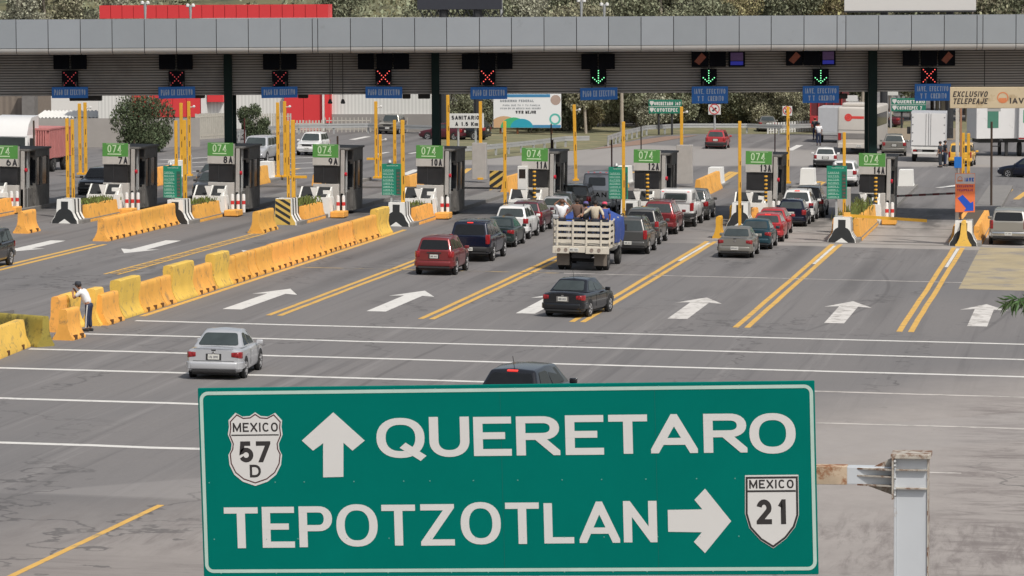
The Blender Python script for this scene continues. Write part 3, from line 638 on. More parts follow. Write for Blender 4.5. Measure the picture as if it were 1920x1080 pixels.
# noses
def nose(k, h=1.14, Y=None, stripe=False):
    x = IX[k]; Y = Y or NY[k]
    e = empty('island_nose', (x, Y, gz(x)), 'white concrete island nose with %s at the %s A island' % ('a black bell and white triangle' if not stripe else 'black and yellow slanted stripes', k), 'island nose', 'island noses')
    half = [(.63, 0), (.61, .14), (.5, .3), (.4, .5), (.37, h)]
    prof = half + [(-a, b) for a, b in reversed(half)]
    MB().prism(prof, 'y', 0, 1.5).build('body', M_wp, e)
    bell = [(.61, .0), (.59, .14), (.47, .3), (.43, .42), (.37, .54), (.27, .64), (.17, .69), (.17, h - .1)]
    if stripe:
        MB().prism([(a * .97, b * .98 + .01) for a, b in prof], 'y', -.03, -.004).build('stripe_plate', mat('striped_plate', (.62, .42, .1), .6), e)
        mb = MB()
        for i in range(5):
            z = -.15 + i * .3; p = [(-.36, z + .55), (-.36, z + .7), (.36, z + .28), (.36, z + .13)]
            for ax, lim, sg in ((1, .03, 1), (1, h - .03, -1)): p = _clip(p, ax, lim, sg) if p else p
            if len(p) > 2: mb.add([(a, -.034, b) for a, b in p], [tuple(range(len(p)))])
        mb.build('stripes', M_black, e, fix=False)
    else:
        p = [(a, b + .004) for a, b in bell] + [(-a, b + .004) for a, b in reversed(bell)]
        MB().prism(p, 'y', -.006, -.001).build('bell', M_black, e)
        MB().prism([(-.3, .008), (.3, .008), (0, .22)], 'y', -.012, -.0075).build('triangle', M_wp, e)
    mb = MB()
    for y0 in (.35, .95): mb.prism([(a * 1.012 + .002, b * 1.003) for a, b in prof], 'y', y0, y0 + .22)
    mb.build('band', M_black, e); return e
for k in (7, 8, 10, 12, 13, 14, 15, 11): nose(k)
nose(9, 1.25, stripe=True)
# orange barriers flanking the islands, weeds between
def weeds(x, Y0, Y1, n, h, label, w=.5, z0=.2, m=None):
    mb = MB()
    for i in range(n):
        cx = rnd.gauss(0, w * .5); cy = rnd.uniform(0, Y1 - Y0); a = rnd.uniform(0, PI); l = h * rnd.uniform(.4, 1); t = rnd.uniform(.015, .04); le = rnd.gauss(0, .25) * l
        dx, dy = math.cos(a) * t, math.sin(a) * t; mb.add([(cx - dx, cy - dy, z0), (cx + dx, cy + dy, z0), (cx + le + dx, cy + le * .6, z0 + l), (cx + le * 1.2, cy + le, z0 + l * 1.1)], [(0, 1, 2, 3)])
    o = mb.build('weeds', m or M_leafy, None, fix=False); o.location = (x, Y0, gz(x)); return tag(o, label, 'weeds', kind='stuff')
for k in (6, 7, 8, 9, 10, 11, 12, 13, 14, 15):
    x = IX[k]; y0 = NY[k] + 1.7; y1 = YBf(x) - 1.9; n = max(1, round((y1 - y0) / 3.2)) if k == 14 else 2 if y1 - y0 > 6 else 1
    for s_ in (-1, 1):
        for i in range(n):
            ya = y0 + (y1 - y0) * i / n + .02; yb = y0 + (y1 - y0) * (i + 1) / n - .02
            fbar('concrete_barrier', x + s_ * .42 + (.1 if s_ > 0 else 0), ya, yb, .8 if k != 14 else 1.0, M_orange, 'orange concrete barrier, %s segment of the %s flank of the %s A island' % (['first', 'second', 'third', 'fourth'][i], 'right' if s_ > 0 else 'left', k), group='orange barriers flanking the islands', base=.3, top=.1, curved=False)
    mb = MB().bbox(-.3, .42, 0, y1 - y0, .17, .8, .02); o = mb.build('planting_bed', mat('soil', (.09, .07, .05), .95, var=.3)); o.location = (x, y0, gz(x)); tag(o, 'soil filled bed between the orange barriers of the %s A island' % k, 'planting bed', 'planting beds', kind='structure')
for k, n, h in ((7, 420, .35), (8, 260, .35), (9, 420, .5), (10, 100, .3), (14, 350, .9), (11, 100, .3)):
    weeds(IX[k] + .1, NY[k] + 2, YBf(IX[k]) - 2, n, h * .7, 'green weeds growing along the %s A island' % k, z0=.78)
# rear ends of the islands
for k in (6, 7, 8, 10, 11, 12, 13, 14):
    x = IX[k] + (.2 if k > 10 else 0); Y = RY(k)
    o = MB().prism([(-.5, 0), (.5, 0), (.42, .3), (.38, 1.1), (-.38, 1.1), (-.42, .3)], 'y', 0, 1.5).build('rear_block', M_wp); o.location = (x, Y, gz(x)); tag(o, 'white concrete block closing the rear end of the %s A island' % k, 'block', 'white rear island blocks')
for k in (7, 8, 9, 11, 12, 10, 6):
    for i in range(2):
        y0 = RY(k) - 12.5 + i * 5.4; fbar('concrete_barrier', IX[k] + .55, y0, y0 + 5.2, 1.0, M_orange, 'orange barrier behind booth %s A, %s segment' % (k, 'nearer' if i == 0 else 'farther'), group='orange barriers behind the booths', base=.3, curved=False)
for (p0, p1, t, b, Y, nm) in ((918, 943, 320, 366, 212, 'behind booth 10 A'),):
    a0, a1, z0, z1 = panel_at(p0, p1, t, b, Y); o = empty('striped_board', (a0, Y, z1 if z1 < z0 else z0), 'black and yellow diagonally striped hazard board ' + nm, 'hazard board', tilt=False)
    h = abs(z1 - z0); w = a1 - a0; MB().box(0, w, 0, .06, 0, h).build('plate', mat('striped_plate', (.62, .42, .1), .6), o); mb = MB()
    for i in range(6):
        p = [(0, i * .42 - .5), (0, i * .42 - .28), (w, i * .42 + .25), (w, i * .42 + .03)]
        for ax, lim, sg in ((1, .01, 1), (1, h - .01, -1)): p = _clip(p, ax, lim, sg) if p else p
        if len(p) > 2: mb.add([(a, -.004, c) for a, c in p], [tuple(range(len(p)))])
    mb.build('stripes', M_black, o, fix=False)
for p0, p1, t, b in ((1268, 1298, 272, 323), (885, 911, 268, 322), (351, 357, 292, 345), (518, 529, 290, 348), (538, 553, 338, 408), (1568, 1594, 352, 400), (701, 711, 290, 345)):
    Y = 181 if b > 390 else 221; a0, a1, z0, z1 = panel_at(p0, p1, b, t, Y); zz = sorted((z0, z1))
    xx = (a0 + a1) / 2; o = MB().bbox(-(a1 - a0) / 2, (a1 - a0) / 2, 0, .5, 0, zz[1] - gz(xx) - .17, .02).build('control_cabinet', M_grey); o.location = (xx, Y, gz(xx) + .17)
    tag(o, 'tall plain grey cabinet %s' % {1268: 'behind the white block beyond booth 12 A', 885: 'beyond booth 10 A', 351: 'beyond booth 7 A, slimmest of all', 518: 'beyond booth 8 A', 538: 'beside the striped nose', 1568: 'behind the green tariff board before booth 14 A', 701: 'beyond booth 9 A'}[p0], 'cabinet', 'grey control cabinets')
# ------------------------------------------------------------------ yellow poles
def pole(px, yt, rear, lab, w=.15, lean=0., m=None, cam_=False, cross=None, name='yellow_pole'):
    Y = {0: 179, 1: 224.5, 2: 203}[rear]; p = at(px, (yt + 300) / 2, Y)
    if rear == 1: Y = 224.8 + math.tan(yaw) * (p.x + 14); p = at(px, (yt + 300) / 2, Y)
    z = at(px, yt, Y).z; x = p.x; g0 = gz(x) + .17
    e = empty(name, (x, Y, g0), lab, 'pole', 'yellow lane poles', tilt=False); e.rotation_euler = (0, lean, 0); h = z - g0
    MB().bbox(-w / 2, w / 2, -w / 2, w / 2, 0, h, .015).build('shaft', m or M_pole, e)
    mb = MB()
    for i in range(rnd.randint(2, 4)):
        zz = h * (.15 + .2 * i + rnd.uniform(0, .08)); MB().box(w * .1, w * .34, -w / 2 - .006, -w / 2 + .002, zz, zz + rnd.uniform(.15, .45)).build('slot', M_dkn, e)
    MB().bbox(-w, w, -w, w, 0, .12, .01).build('foot', m or M_pole, e)
    if cam_:
        c = MB().tube([(0, 0, h - .35), (.25, -.05, h - .32)], .025).lathe([(0, -.12), (.06, -.1), (.08, 0), (.06, .1), (0, .12)], 12, 'y', (.32, -.05, h - .3)); c.build('camera', M_white, e, smooth=50)
    if cross: MB().bbox(min(0, cross), max(0, cross), -w / 2 + .01, w / 2 - .01, h * .42, h * .42 + .13, .01).build('cross_arm', m or M_pole, e)
PL = [(126, 222, 0, 'thin yellow pole rising from the 7 A nose, left of a pair'), (136, 224, 0, 'yellow pole rising from the 7 A nose, right of a pair'), (149.5, 194, 1, 'yellow pole beyond the 7 A nose, tall left one'), (160, 192, 1, 'yellow pole with a white camera beyond the 7 A nose'),
      (330, 226, 0, 'thin yellow pole behind the 8 A nose with its tariff board'), (340, 193, 1, 'yellow pole beyond the 8 A nose, taller left one'), (346, 225, 0, 'stout yellow pole rising right of the 8 A tariff board'), (354.5, 190, 1, 'yellow pole with a white camera beyond the 8 A nose'),
      (521, 192, 1, 'yellow pole beyond booth 8 A, left of a pair'), (534, 190, 1, 'yellow pole with a white camera beyond booth 8 A'), (540, 226, 0, 'thin yellow pole with a cross arm above the striped nose'), (549.5, 225, 0, 'stout yellow pole right of the striped nose'),
      (705, 190, 1, 'yellow pole with a camera beyond booth 9 A'), (713, 252, 1, 'short yellow pole beside the camera pole beyond booth 9 A'), (740, 225, 1, 'thin yellow pole above the 10 A tariff board'), (755, 225, 0, 'stout yellow pole right of the 10 A tariff board'),
      (840, 178, 1, 'yellow pole just right of the second green column'), (901, 190, 1, 'yellow pole crossing the white sanitario sign'), (946.5, 227, 0, 'yellow pole right of booth 10 A on the 11 A nose'),
      (1079.5, 196, 1, 'leaning yellow pole with a white camera right of booth 11 A'), (1169, 228, 0, 'yellow pole rising behind the 12 A tariff board'), (1278, 200, 1, 'yellow pole with a white camera right of booth 12 A'), (1387, 227, 0, 'yellow pole rising from the 13 A nose'),
      (1477.5, 200, 1, 'yellow pole with a base plate right of booth 13 A'), (1583, 248, 0, 'yellow pole behind the 14 A tariff board'), (1806, 249, 1, 'thin orange pole beside the telepeaje post'), (1816, 250, 1, 'brownish yellow pole right of the telepeaje post')]
for i, (px, yt, rear, lab) in enumerate(PL):
    cm = 'camera' in lab; pole(px, yt, rear, lab, .17 if ('stout' in lab or rear == 1) else .14, cam_=cm, lean=-.02 if 'leaning' in lab else 0, cross={540: .9, 713: -.8}.get(px))
# tariff boards
M_brd = mat('board_green', (.01, .21, .13), .45, var=.1); M_btx = mat('pale_green_lettering', (.4, .6, .5), .5); M_prc = mat('dim_red_digits', (.22, .06, .06), .5); M_bg2 = mat('board_dark_green', (.02, .1, .07), .5)
for k, (p0, p1, t, b) in {8: (306, 340, 311, 371), 10: (716, 752, 307, 366), 12: (1141, 1177, 313, 373), 14: (1550, 1588, 311, 373)}.items():
    Y = NY[k] + .3; a0, a1, z0, z1 = panel_at(p0, p1, b, t, Y); z0, z1 = sorted((z0, z1)); w = a1 - a0; h = z1 - z0
    e = empty('tariff_board', (a0, Y, z0), 'green tariff board with rows of white text and red prices above the %s A nose' % k, 'tariff board', 'green tariff boards', tilt=False)
    MB().bbox(0, w, 0, .07, 0, h, .01).build('board', M_brd, e)
    nr = 8; mb = MB(); m2 = MB()
    for r in range(nr):
        z = h * (.84 - r * .105) - h * .06
        put_polys(mb, text_polys(['TARIFAS', 'MOTOS', 'AUTOS', 'AUTOBUS', 'CAMION 2', 'CAMION 3', 'CAMION 4', 'CAMION 5'][r], w * rnd.uniform(.46, .56), h * .042, .012, .3), (w * .06, -.005, z), (1, 0, 0), (0, 0, 1), (0, -1, 0))
        mb.box(w * .05, w * .62, -.004, -.001, z - h * .022, z - h * .01)
        if r: put_polys(m2, text_polys(str(rnd.randint(21, 98)), w * .14, h * .055, .018, .3), (w * .78, -.0085, z), (1, 0, 0), (0, 0, 1), (0, -1, 0))
    put_polys(mb, text_polys('TEPOTZOTLAN', w * .6, h * .035, .012, .3), (w * .24, -.005, h * .92), (1, 0, 0), (0, 0, 1), (0, -1, 0))
    mb.build('lettering', M_btx, e, fix=False); MB().box(w * .74, w * .96, -.004, -.001, h * .03, h * .83).build('price_column', M_bg2, e); m2.build('price', M_prc, e, fix=False)
    MB().box(w * .42, w * .52, .08, .16, -(z0 - gz(a0)) + 1.1, h * .9).build('post', M_steel, e); MB().lathe([(0, h + .2), (.08, h + .16), (.11, h + .05), (.07, h + .002), (0, h + .002)], 12, 'z', (w * .4, .04, 0)).build('beacon', M_steel, e, smooth=50)
# striped posts
for k, (px, t, b) in {11: (1002, 319, 379), 12: (1214, 325, 366), 13: (1436, 328, 382), 14: (1642, 331, 380)}.items():
    Y = YBf(IX[k]) - 1.0; z0 = .98; p = at(px, (t + b) / 2, Y); h = at(px, t, Y).z - gz(p.x) - z0
    e = empty('striped_post', (p.x, Y, gz(p.x) + z0), 'black and yellow banded post standing on the guard block of booth %d A' % k, 'post', 'banded posts', tilt=False)
    MB().lathe([(.07, 0), (.07, h), (0, h)], 12, 'z').build('tube', M_black, e, smooth=40); mb = MB()
    for i in range(5 if h < 1.2 else 7): z = h * (i + .4) / (5 if h < 1.2 else 7); mb.lathe([(.074, z), (.09, z + .04), (.074, z + .09)], 12, 'z')
    mb.build('band', M_pole, e)
# booms
a, b = at(1588, 404, 175.2), at(1738, 414, 175.2)
e = empty('boom_gate', a, 'long yellow barrier arm closing lane 15 from the 14 A nose', 'boom gate', tilt=False); MB().bar((0, 0, 0), b - a, .12, .13).build('beam', M_pole, e); MB().bbox(-.16, .16, -.14, .14, -.2, .14, .03).build('pivot', M_orange, e)
a, b = at(1672, 368, 200), at(1800, 362, 200)
e = empty('boom_gate', a, 'thin red and white barrier arm beyond booth 14 A', 'boom gate', tilt=False); MB().bar((0, 0, 0), b - a, .08, .1).build('beam', M_greydk, e); mb = MB()
for i in range(5): mb.bar((b - a) * (i * .2), (b - a) * (i * .2 + .1), .088, .108)
mb.build('stripe', mat('dark_red_stripe', (.16, .03, .03), .6), e); MB().bbox(-.25, .1, -.2, .2, -1.2, .25, .03).build('cabinet', M_greydk, e)
for (xa, xb_, yy) in ((445, 600, 349), (655, 830, 351), (850, 940, 352)):
    a, b = at(xa, yy, 199), at(xb_, yy + 1, 199); e = empty('boom_gate', a, 'dark lowered barrier arm behind %s' % {445: 'booth 9 A', 655: 'booth 10 A', 850: 'the leaning yellow pole'}[xa].replace('the leaning yellow pole', 'booth 11 A'), 'boom gate', 'lowered exit arms', tilt=False)
    MB().bar((0, 0, 0), b - a, .07, .1).build('beam', M_greydk, e); MB().bbox(-.2, .2, -.2, .2, gz(a.x) - a.z + .1, .1, .03).build('cabinet', M_grey, e)
for px, yt, yb, m, w, lab in ((63.5, 226, 272, 'd', .1, 'left of the red container'), (252, 262, 300, 'd', .07, 'behind booth 7 A'), (1036, 262, 285, 'd', .1, 'beside the red hatchback beyond booth 12 A'), (1033.5, 232, 300, 'd', .07, 'below the government billboard'), (1147, 262, 312, 'r', .08, 'just left of booth 12 A'), (1202, 235, 275, 'd', .06, 'above the 12 A sign'), (1246, 282, 330, 'r', .09, 'rising from booth 12 A'),
                       (1453, 240, 290, 'r', .06, 'right of booth 13 A'), (633, 255, 285, 'd', .1, 'behind booth 9 A'), (1859, 228, 370, 'd', .12, 'right of the telepeaje board'), (458.5, 222, 290, 'r', .08, 'right of the first green column')):
    Y = 197 if px != 1859 else 205; p = at(px, (yt + yb) / 2, Y); zt_ = at(px, yt, Y).z; o = empty('slim_post', (p.x, Y, gz(p.x) + .1), 'slim %s post %s' % ('dark red' if m == 'r' else 'dark brown', lab), 'post', 'slim dark posts', tilt=False)
    h = zt_ - gz(p.x) - .1; MB().lathe([(w / 2, 0), (w / 2, h), (0, h)], 10, 'z').build('shaft', mat('dark_red_paint', (.1, .02, .02), .6) if m == 'r' else mat('brown_paint', (.07, .045, .03), .6), o, smooth=40)
    if px == 1859: MB().tube([(.05, 0, h - 1.3), (.4, 0, h - 1.3), (.48, 0, h - 1.1)], .03).lathe([(0, .1), (.09, .06), (.09, -.06), (0, -.1)], 10, 'x', (.5, 0, h - 1.0)).build('lamp', M_dark, o)
# ------------------------------------------------------------------ barrier rows
XR = -33.4
segs = [(102, 117, 'o', 1.15, -.6), (118, 141, 'y', 1.15, -.6), (168, 184, 'y', 1.22, -.15), (183, 214, 'o', 1.0, .05), (215, 252, 'y', 1.3, -.05), (253, 293, 'o', 1.0, 0), (294, 313, 'o', 1.0, 0), (314, 353, 'y', 1.3, -.02),
        (354, 392, 'o', 1.0, 0), (393, 420, 'y', 1.28, -.03), (421, 434, 'o', 1.0, 0), (435, 457, 'o', 1.02, .02), (458, 472, 'o', 1.0, 0), (473, 502, 'o', 1.0, 0), (503, 534, 'o', 1.02, .02), (535, 568, 'o', 1.0, 0), (569, 600, 'o', 1.0, 0.02), (601, 628, 'o', 1.0, 0), (629, 655, 'o', 1.0, 0), (656, 678, 'o', 1.0, 0), (679, 700, 'o', 1.0, .02), (701, 722, 'y', 1.22, 0)]
ordw = ['first', 'second', 'third', 'fourth', 'fifth', 'sixth', 'seventh', 'eighth', 'ninth', 'tenth', 'eleventh', 'twelfth', 'thirteenth', 'fourteenth', 'fifteenth', 'sixteenth', 'seventeenth', 'eighteenth', 'nineteenth']
co = cy = 0
for i, (p0, p1, c, h, dx) in enumerate(segs):
    y0, y1 = solveY(p0, XR + dx), solveY(p1, XR + dx)
    if c == 'o': lab = 'orange jersey barrier, %s orange one from the guard in the long median row' % ordw[co]; co += 1
    else: lab = 'taller yellow barrier, %s yellow one from the near end of the long median row' % ordw[cy]; cy += 1
    fbar('jersey_barrier', XR + dx, y0, y1 - .03, h, M_orange if c == 'o' else M_yellow, lab, group='barriers of the long median row', base=.36, top=.12 if c == 'o' else .17, curved=True, notch=.95 if c == 'o' else 0, rz=rnd.uniform(-.012, .012))
a = gnd(112, 638); fbar('jersey_barrier', a.x + .1, a.y, a.y + 1.25, .98, M_orange, 'short orange barrier standing loose in front of the guard', group='loose barriers at the near end', base=.34, top=.12, notch=.6, rz=-.06)
a = gnd(50, 662); fbar('jersey_barrier', a.x - .45, a.y - 4, a.y + 2.0, .86, M_yellow, 'pale yellow concrete barrier at the left edge of the picture', group='loose barriers at the near end', base=.36, top=.12, curved=False, notch=1.6, rz=.06)
M_olive = mat('weathered_shaded_yellow_paint', (.3, .24, .045), .85, var=.35, scale=1.2, dirt=((.1, .085, .03), 2, .5))  # weathered paint, with the side's shade also put into the dark colour
a = gnd(86, 650); fbar('jersey_barrier', a.x, a.y, a.y + 2.6, .95, M_olive, 'weathered olive yellow barrier turned across the end of the row', group='loose barriers at the near end', base=.36, top=.12, notch=1.1, rz=R(58))
a = gnd(-4, 616); o = MB().prism([(0, 0), (.9, 0), (.9, .62), (0, .48)], 'y', 0, .05).build('traffic_panel', M_greydk); o.location = (a.x - .35, a.y, a.z); tag(o, 'dark grey panel standing behind the pale yellow barrier', 'panel')
def row(p0, p1, n, X, lab, h=1.0, m=None):
    y0, y1 = solveY(p0, X), solveY(p1, X)
    for i in range(n):
        ya = y0 + (y1 - y0) * i / n; yb = y0 + (y1 - y0) * (i + 1) / n - .03
        fbar('jersey_barrier', X, ya, yb, h, m or M_orange, 'orange barrier in the row before the %s nose, %s from its near end' % (lab, ordw[i]), group='barriers in front of the island noses', base=.36, top=.12, notch=.95)
row(188, 323, 6, IX[8] - .1, '8 A'); row(38, 62, 1, IX[7] + .1, '7 A'); row(478, 508, 1, IX[9] + .15, '9 A')
for (px, py, lab, h) in ((1376, 447, 'thin yellow barrier end standing before the 13 A nose, nearer one', 1.0), (1382, 420, 'thin yellow barrier end leaning at the 13 A nose, farther one', 1.05), (1372, 424, 'middle yellow barrier end by the 13 A nose', 1.0), (1806, 462, 'yellow forked barrier end before the telepeaje pole', 1.15)):
    a = gnd(px - (30 if px == 1376 else 0), py); fbar('barrier_end', a.x, a.y, a.y + 1.0, h, M_yellow if px == 1806 else M_pole, lab, group='yellow barrier ends', base=.36 if px == 1806 else .26, top=.1, curved=True)
# ------------------------------------------------------------------ vehicles
def paint(name, c, metal=.35, rough=.32): return mat('car_paint_' + name, c, rough, metal, var=.04, scale=1, coat=.6, dirt=(tuple(v * .7 + .05 for v in c), 1.5, .66))
P_SILVER = paint('silver', (.53, .54, .56), .4); P_SAND = paint('sand', (.3, .29, .265), .4); P_BLACK = paint('black', (.008, .009, .012), .1, .22); P_RED = paint('dark_red', (.2, .026, .03)); P_NAVY = paint('navy', (.004, .008, .026), .2, .24); P_DGREEN = paint('dark_green', (.02, .035, .033))
P_WHITE = paint('white', (.68, .68, .67), 0.); P_GREY = paint('grey', (.085, .085, .083)); P_CHAMP = paint('champagne', (.25, .24, .215), .5); P_TEAL = paint('teal', (.012, .05, .07)); P_BRED = paint('bright_red', (.4, .03, .035), .1); P_MAROON = paint('maroon', (.11, .02, .03)); P_YEL = paint('yellow', (.75, .42, .05), 0)
M_tyre = mat('tyre_rubber', (.018, .018, .018), .85, var=.3); M_rim = mat('wheel_alloy', (.55, .55, .56), .4, .4); M_hub = mat('steel_wheel', (.12, .12, .12), .5, .5)
M_cgl = mat('car_glass', (.04, .05, .05), .06, var=.4, scale=1.2, spec=.7); M_cglt = mat('tinted_car_glass', (.008, .009, .01), .08, var=.3, spec=.45)
M_tail = mat('tail_lamp_red', (.26, .01, .013), .22, coat=.5, var=.45, scale=14); M_lampw = mat('clear_lamp', (.6, .6, .6), .15, coat=.6, var=.2, scale=8); M_trim = mat('black_trim', (.02, .02, .021), .6); M_plate = mat('number_plate', (.6, .6, .56), .5, var=.1)
M_pt = mat('plate_lettering', (.12, .12, .14), .6); M_brk = mat('lit_red_lamp', (.85, .05, .04), .3, emit=.5, var=.05); M_chr = mat('chrome', (.6, .6, .6), .15, 1.)
WCACHE = {}
def wheel_mesh(r, w, alloy):
    key = (r, w, alloy)
    if key in WCACHE: return WCACHE[key]
    t = MB(); t.lathe([(r * .62, -w / 2 + .02), (r * .9, -w / 2), (r * .985, -w / 2 + .025), (r, -w * .25), (r, w * .25), (r * .985, w / 2 - .025), (r * .9, w / 2), (r * .62, w / 2 - .02)], 28, 'x')
    rm = MB(); rm.lathe([(r * .64, -w / 2 + .01), (r * .6, -w / 2 + .05), (r * .6, 0), (r * .6, w / 2 - .05), (r * .64, w / 2 - .01)], 24, 'x')
    for s_ in (-1, 1):
        rm.lathe([(0, s_ * (w / 2 - .02)), (r * .16, s_ * (w / 2 - .02)), (r * .18, s_ * (w / 2 - .04)), (r * .18, s_ * (w / 2 - .09))], 14, 'x')
        for i in range(5 if alloy else 8):
            a = 2 * PI * i / (5 if alloy else 8); c, s2 = math.cos(a), math.sin(a)
            rm.bar((s_ * (w / 2 - .05), r * .15 * c, r * .15 * s2), (s_ * (w / 2 - .04), r * .62 * c, r * .62 * s2), r * (.3 if alloy else .2), .035)
    for s_ in (-1, 1): rm.lathe([(r * .56, s_ * (w / 2 - .03)), (r * .6, s_ * (w / 2 - .008)), (r * .67, s_ * (w / 2 - .004))], 24, 'x')
    rm.lathe([(0, 0.0), (r * .6, 0.0)], 20, 'x', mi=1)
    WCACHE[key] = (t.mesh('tyre', M_tyre, 50), rm.mesh('rim', [M_rim if alloy else M_hub, M_trim], 40)); return WCACHE[key]
# spec: L W H gc r, y_rw, y_fw, belt rear/front, deck: deck z, y where rear glass starts, roof start, roof end, windscreen base, hood z front
SPEC = {
 'sedan': dict(L=4.4, W=1.71, H=1.42, gc=.2, r=.31, yr=.88, yf=3.5, b0=.93, b1=.9, dz=1.0, g0=.62, g1=1.3, g2=2.55, g3=3.22, hz=.72, rt=.56, tail='s'),
 'hatch': dict(L=3.9, W=1.65, H=1.42, gc=.2, r=.29, yr=.62, yf=3.05, b0=.95, b1=.9, dz=.97, g0=.08, g1=.5, g2=2.2, g3=2.9, hz=.72, rt=.56, tail='h'),
 'suv': dict(L=4.5, W=1.78, H=1.68, gc=.28, r=.36, yr=.86, yf=3.55, b0=1.1, b1=1.04, dz=1.12, g0=.06, g1=.32, g2=2.6, g3=3.3, hz=.9, rt=.62, tail='h'),
 'bigsuv': dict(L=5.3, W=1.98, H=1.86, gc=.34, r=.39, yr=1.1, yf=4.3, b0=1.2, b1=1.14, dz=1.22, g0=.06, g1=.3, g2=3.3, g3=4.0, hz=1.0, rt=.74, tail='v'),
 'van': dict(L=5.0, W=1.75, H=2.1, gc=.28, r=.33, yr=1.1, yf=3.9, b0=1.2, b1=1.12, dz=1.25, g0=.05, g1=.22, g2=3.9, g3=4.6, hz=.95, rt=.7, tail='v'),
 'pickup': dict(L=5.4, W=1.98, H=1.9, gc=.42, r=.4, yr=1.15, yf=4.4, b0=1.25, b1=1.18, dz=1.26, g0=1.95, g1=2.1, g2=3.5, g3=4.1, hz=1.05, rt=.72, tail='v'),
}
def shell(sp, crown=.03):
    W2, L_ = sp['W'] / 2, sp['L']; gc = sp['gc']
    ys = [0, .03, .09, .2, .4, .7, 1.2, L_ * .35, L_ * .5, L_ * .62, sp['g3'] - .1, sp['g3'] + .25, (sp['g3'] + L_) / 2 + .1, L_ - .45, L_ - .2, L_ - .08, L_]
    ys = sorted(set(round(y, 3) for y in ys)); mb = MB(); rows = []
    for y in ys:
        er = max(0, 1 - y / .22); ef = max(0, 1 - (L_ - y) / .5)
        w = W2 * (1 - .1 * er ** 2 - .2 * ef ** 2) * (1 - .02 * max(0, 1 - y / 1.2)) * (1 - .03 * max(0, 1 - (L_ - y) / 1.4))
        t = y / L_; zs = sp['b0'] + (sp['b1'] - sp['b0']) * t
        if y > sp['g3'] - .3:
            k = min(1, (y - (sp['g3'] - .3)) / (L_ - sp['g3'] + .3)); zs = zs + (sp['hz'] - .03 - zs) * (k ** 1.6)
        zd = zs + crown + (max(0, sp['dz'] - sp['b0'] - crown) if y < sp['g0'] + .5 else 0)
        zs -= .05 * er ** 2; zd -= .06 * er ** 2 + .12 * ef ** 2
        zb_ = gc + .05 * er + .04 * ef; zm = (zb_ + zs) / 2
        rows.append([(0, zb_), (w * .8, zb_), (w * .95, zb_ + .05), (w * .985, zb_ + .14), (w, zm), (w * .995, zs - .16), (w * .965, zs - .05), (w * .9, zs), (w * .55, zs * .25 + zd * .75), (0, zd)])
    n = len(rows[0])
    for y, r_ in zip(ys, rows):
        for x, z in r_: mb.v.append((x, y, z))
        for x, z in reversed(r_[1:-1]): mb.v.append((-x, y, z))
    m = 2 * n - 2
    for i in range(len(ys) - 1):
        for k in range(m): mb.f.append((i * m + k, i * m + (k + 1) % m, (i + 1) * m + (k + 1) % m, (i + 1) * m + k)); mb.mi.append(0)
    for base in (0, (len(ys) - 1) * m):
        for k in range(n - 1):
            a, b = k, k + 1; c, d = (m - b) % m, (m - a) % m
            f = [base + a, base + b, base + c, base + d]; f = [q for j, q in enumerate(f) if q not in f[:j]]
            if len(f) > 2: mb.f.append(tuple(f)); mb.mi.append(0)
    return mb
def plate(par, x, y, z, s_=-1, w=.36):
    p = MB().bbox(x - w / 2, x + w / 2, y - .015 if s_ < 0 else y, y if s_ < 0 else y + .015, z - .08, z + .08, .006).build('number_plate', M_plate, par)
    mb = MB(); polys = text_polys(rnd.choice(['MKR 4512', 'LVA 2093', 'HTU 6631', 'NBC 7384', 'JGP 1847']), w * .8, .075, .014)
    put_polys(mb, polys, (x - s_ * (-1) * w * .4 * 1, y + s_ * .018, z - .035), (1 if s_ < 0 else -1, 0, 0), (0, 0, 1), (0, s_, 0)) if s_ < 0 else put_polys(mb, polys, (x + w * .4, y + .018, z - .035), (-1, 0, 0), (0, 0, 1), (0, 1, 0))
    mb.build('lettering', M_pt, p, fix=False)
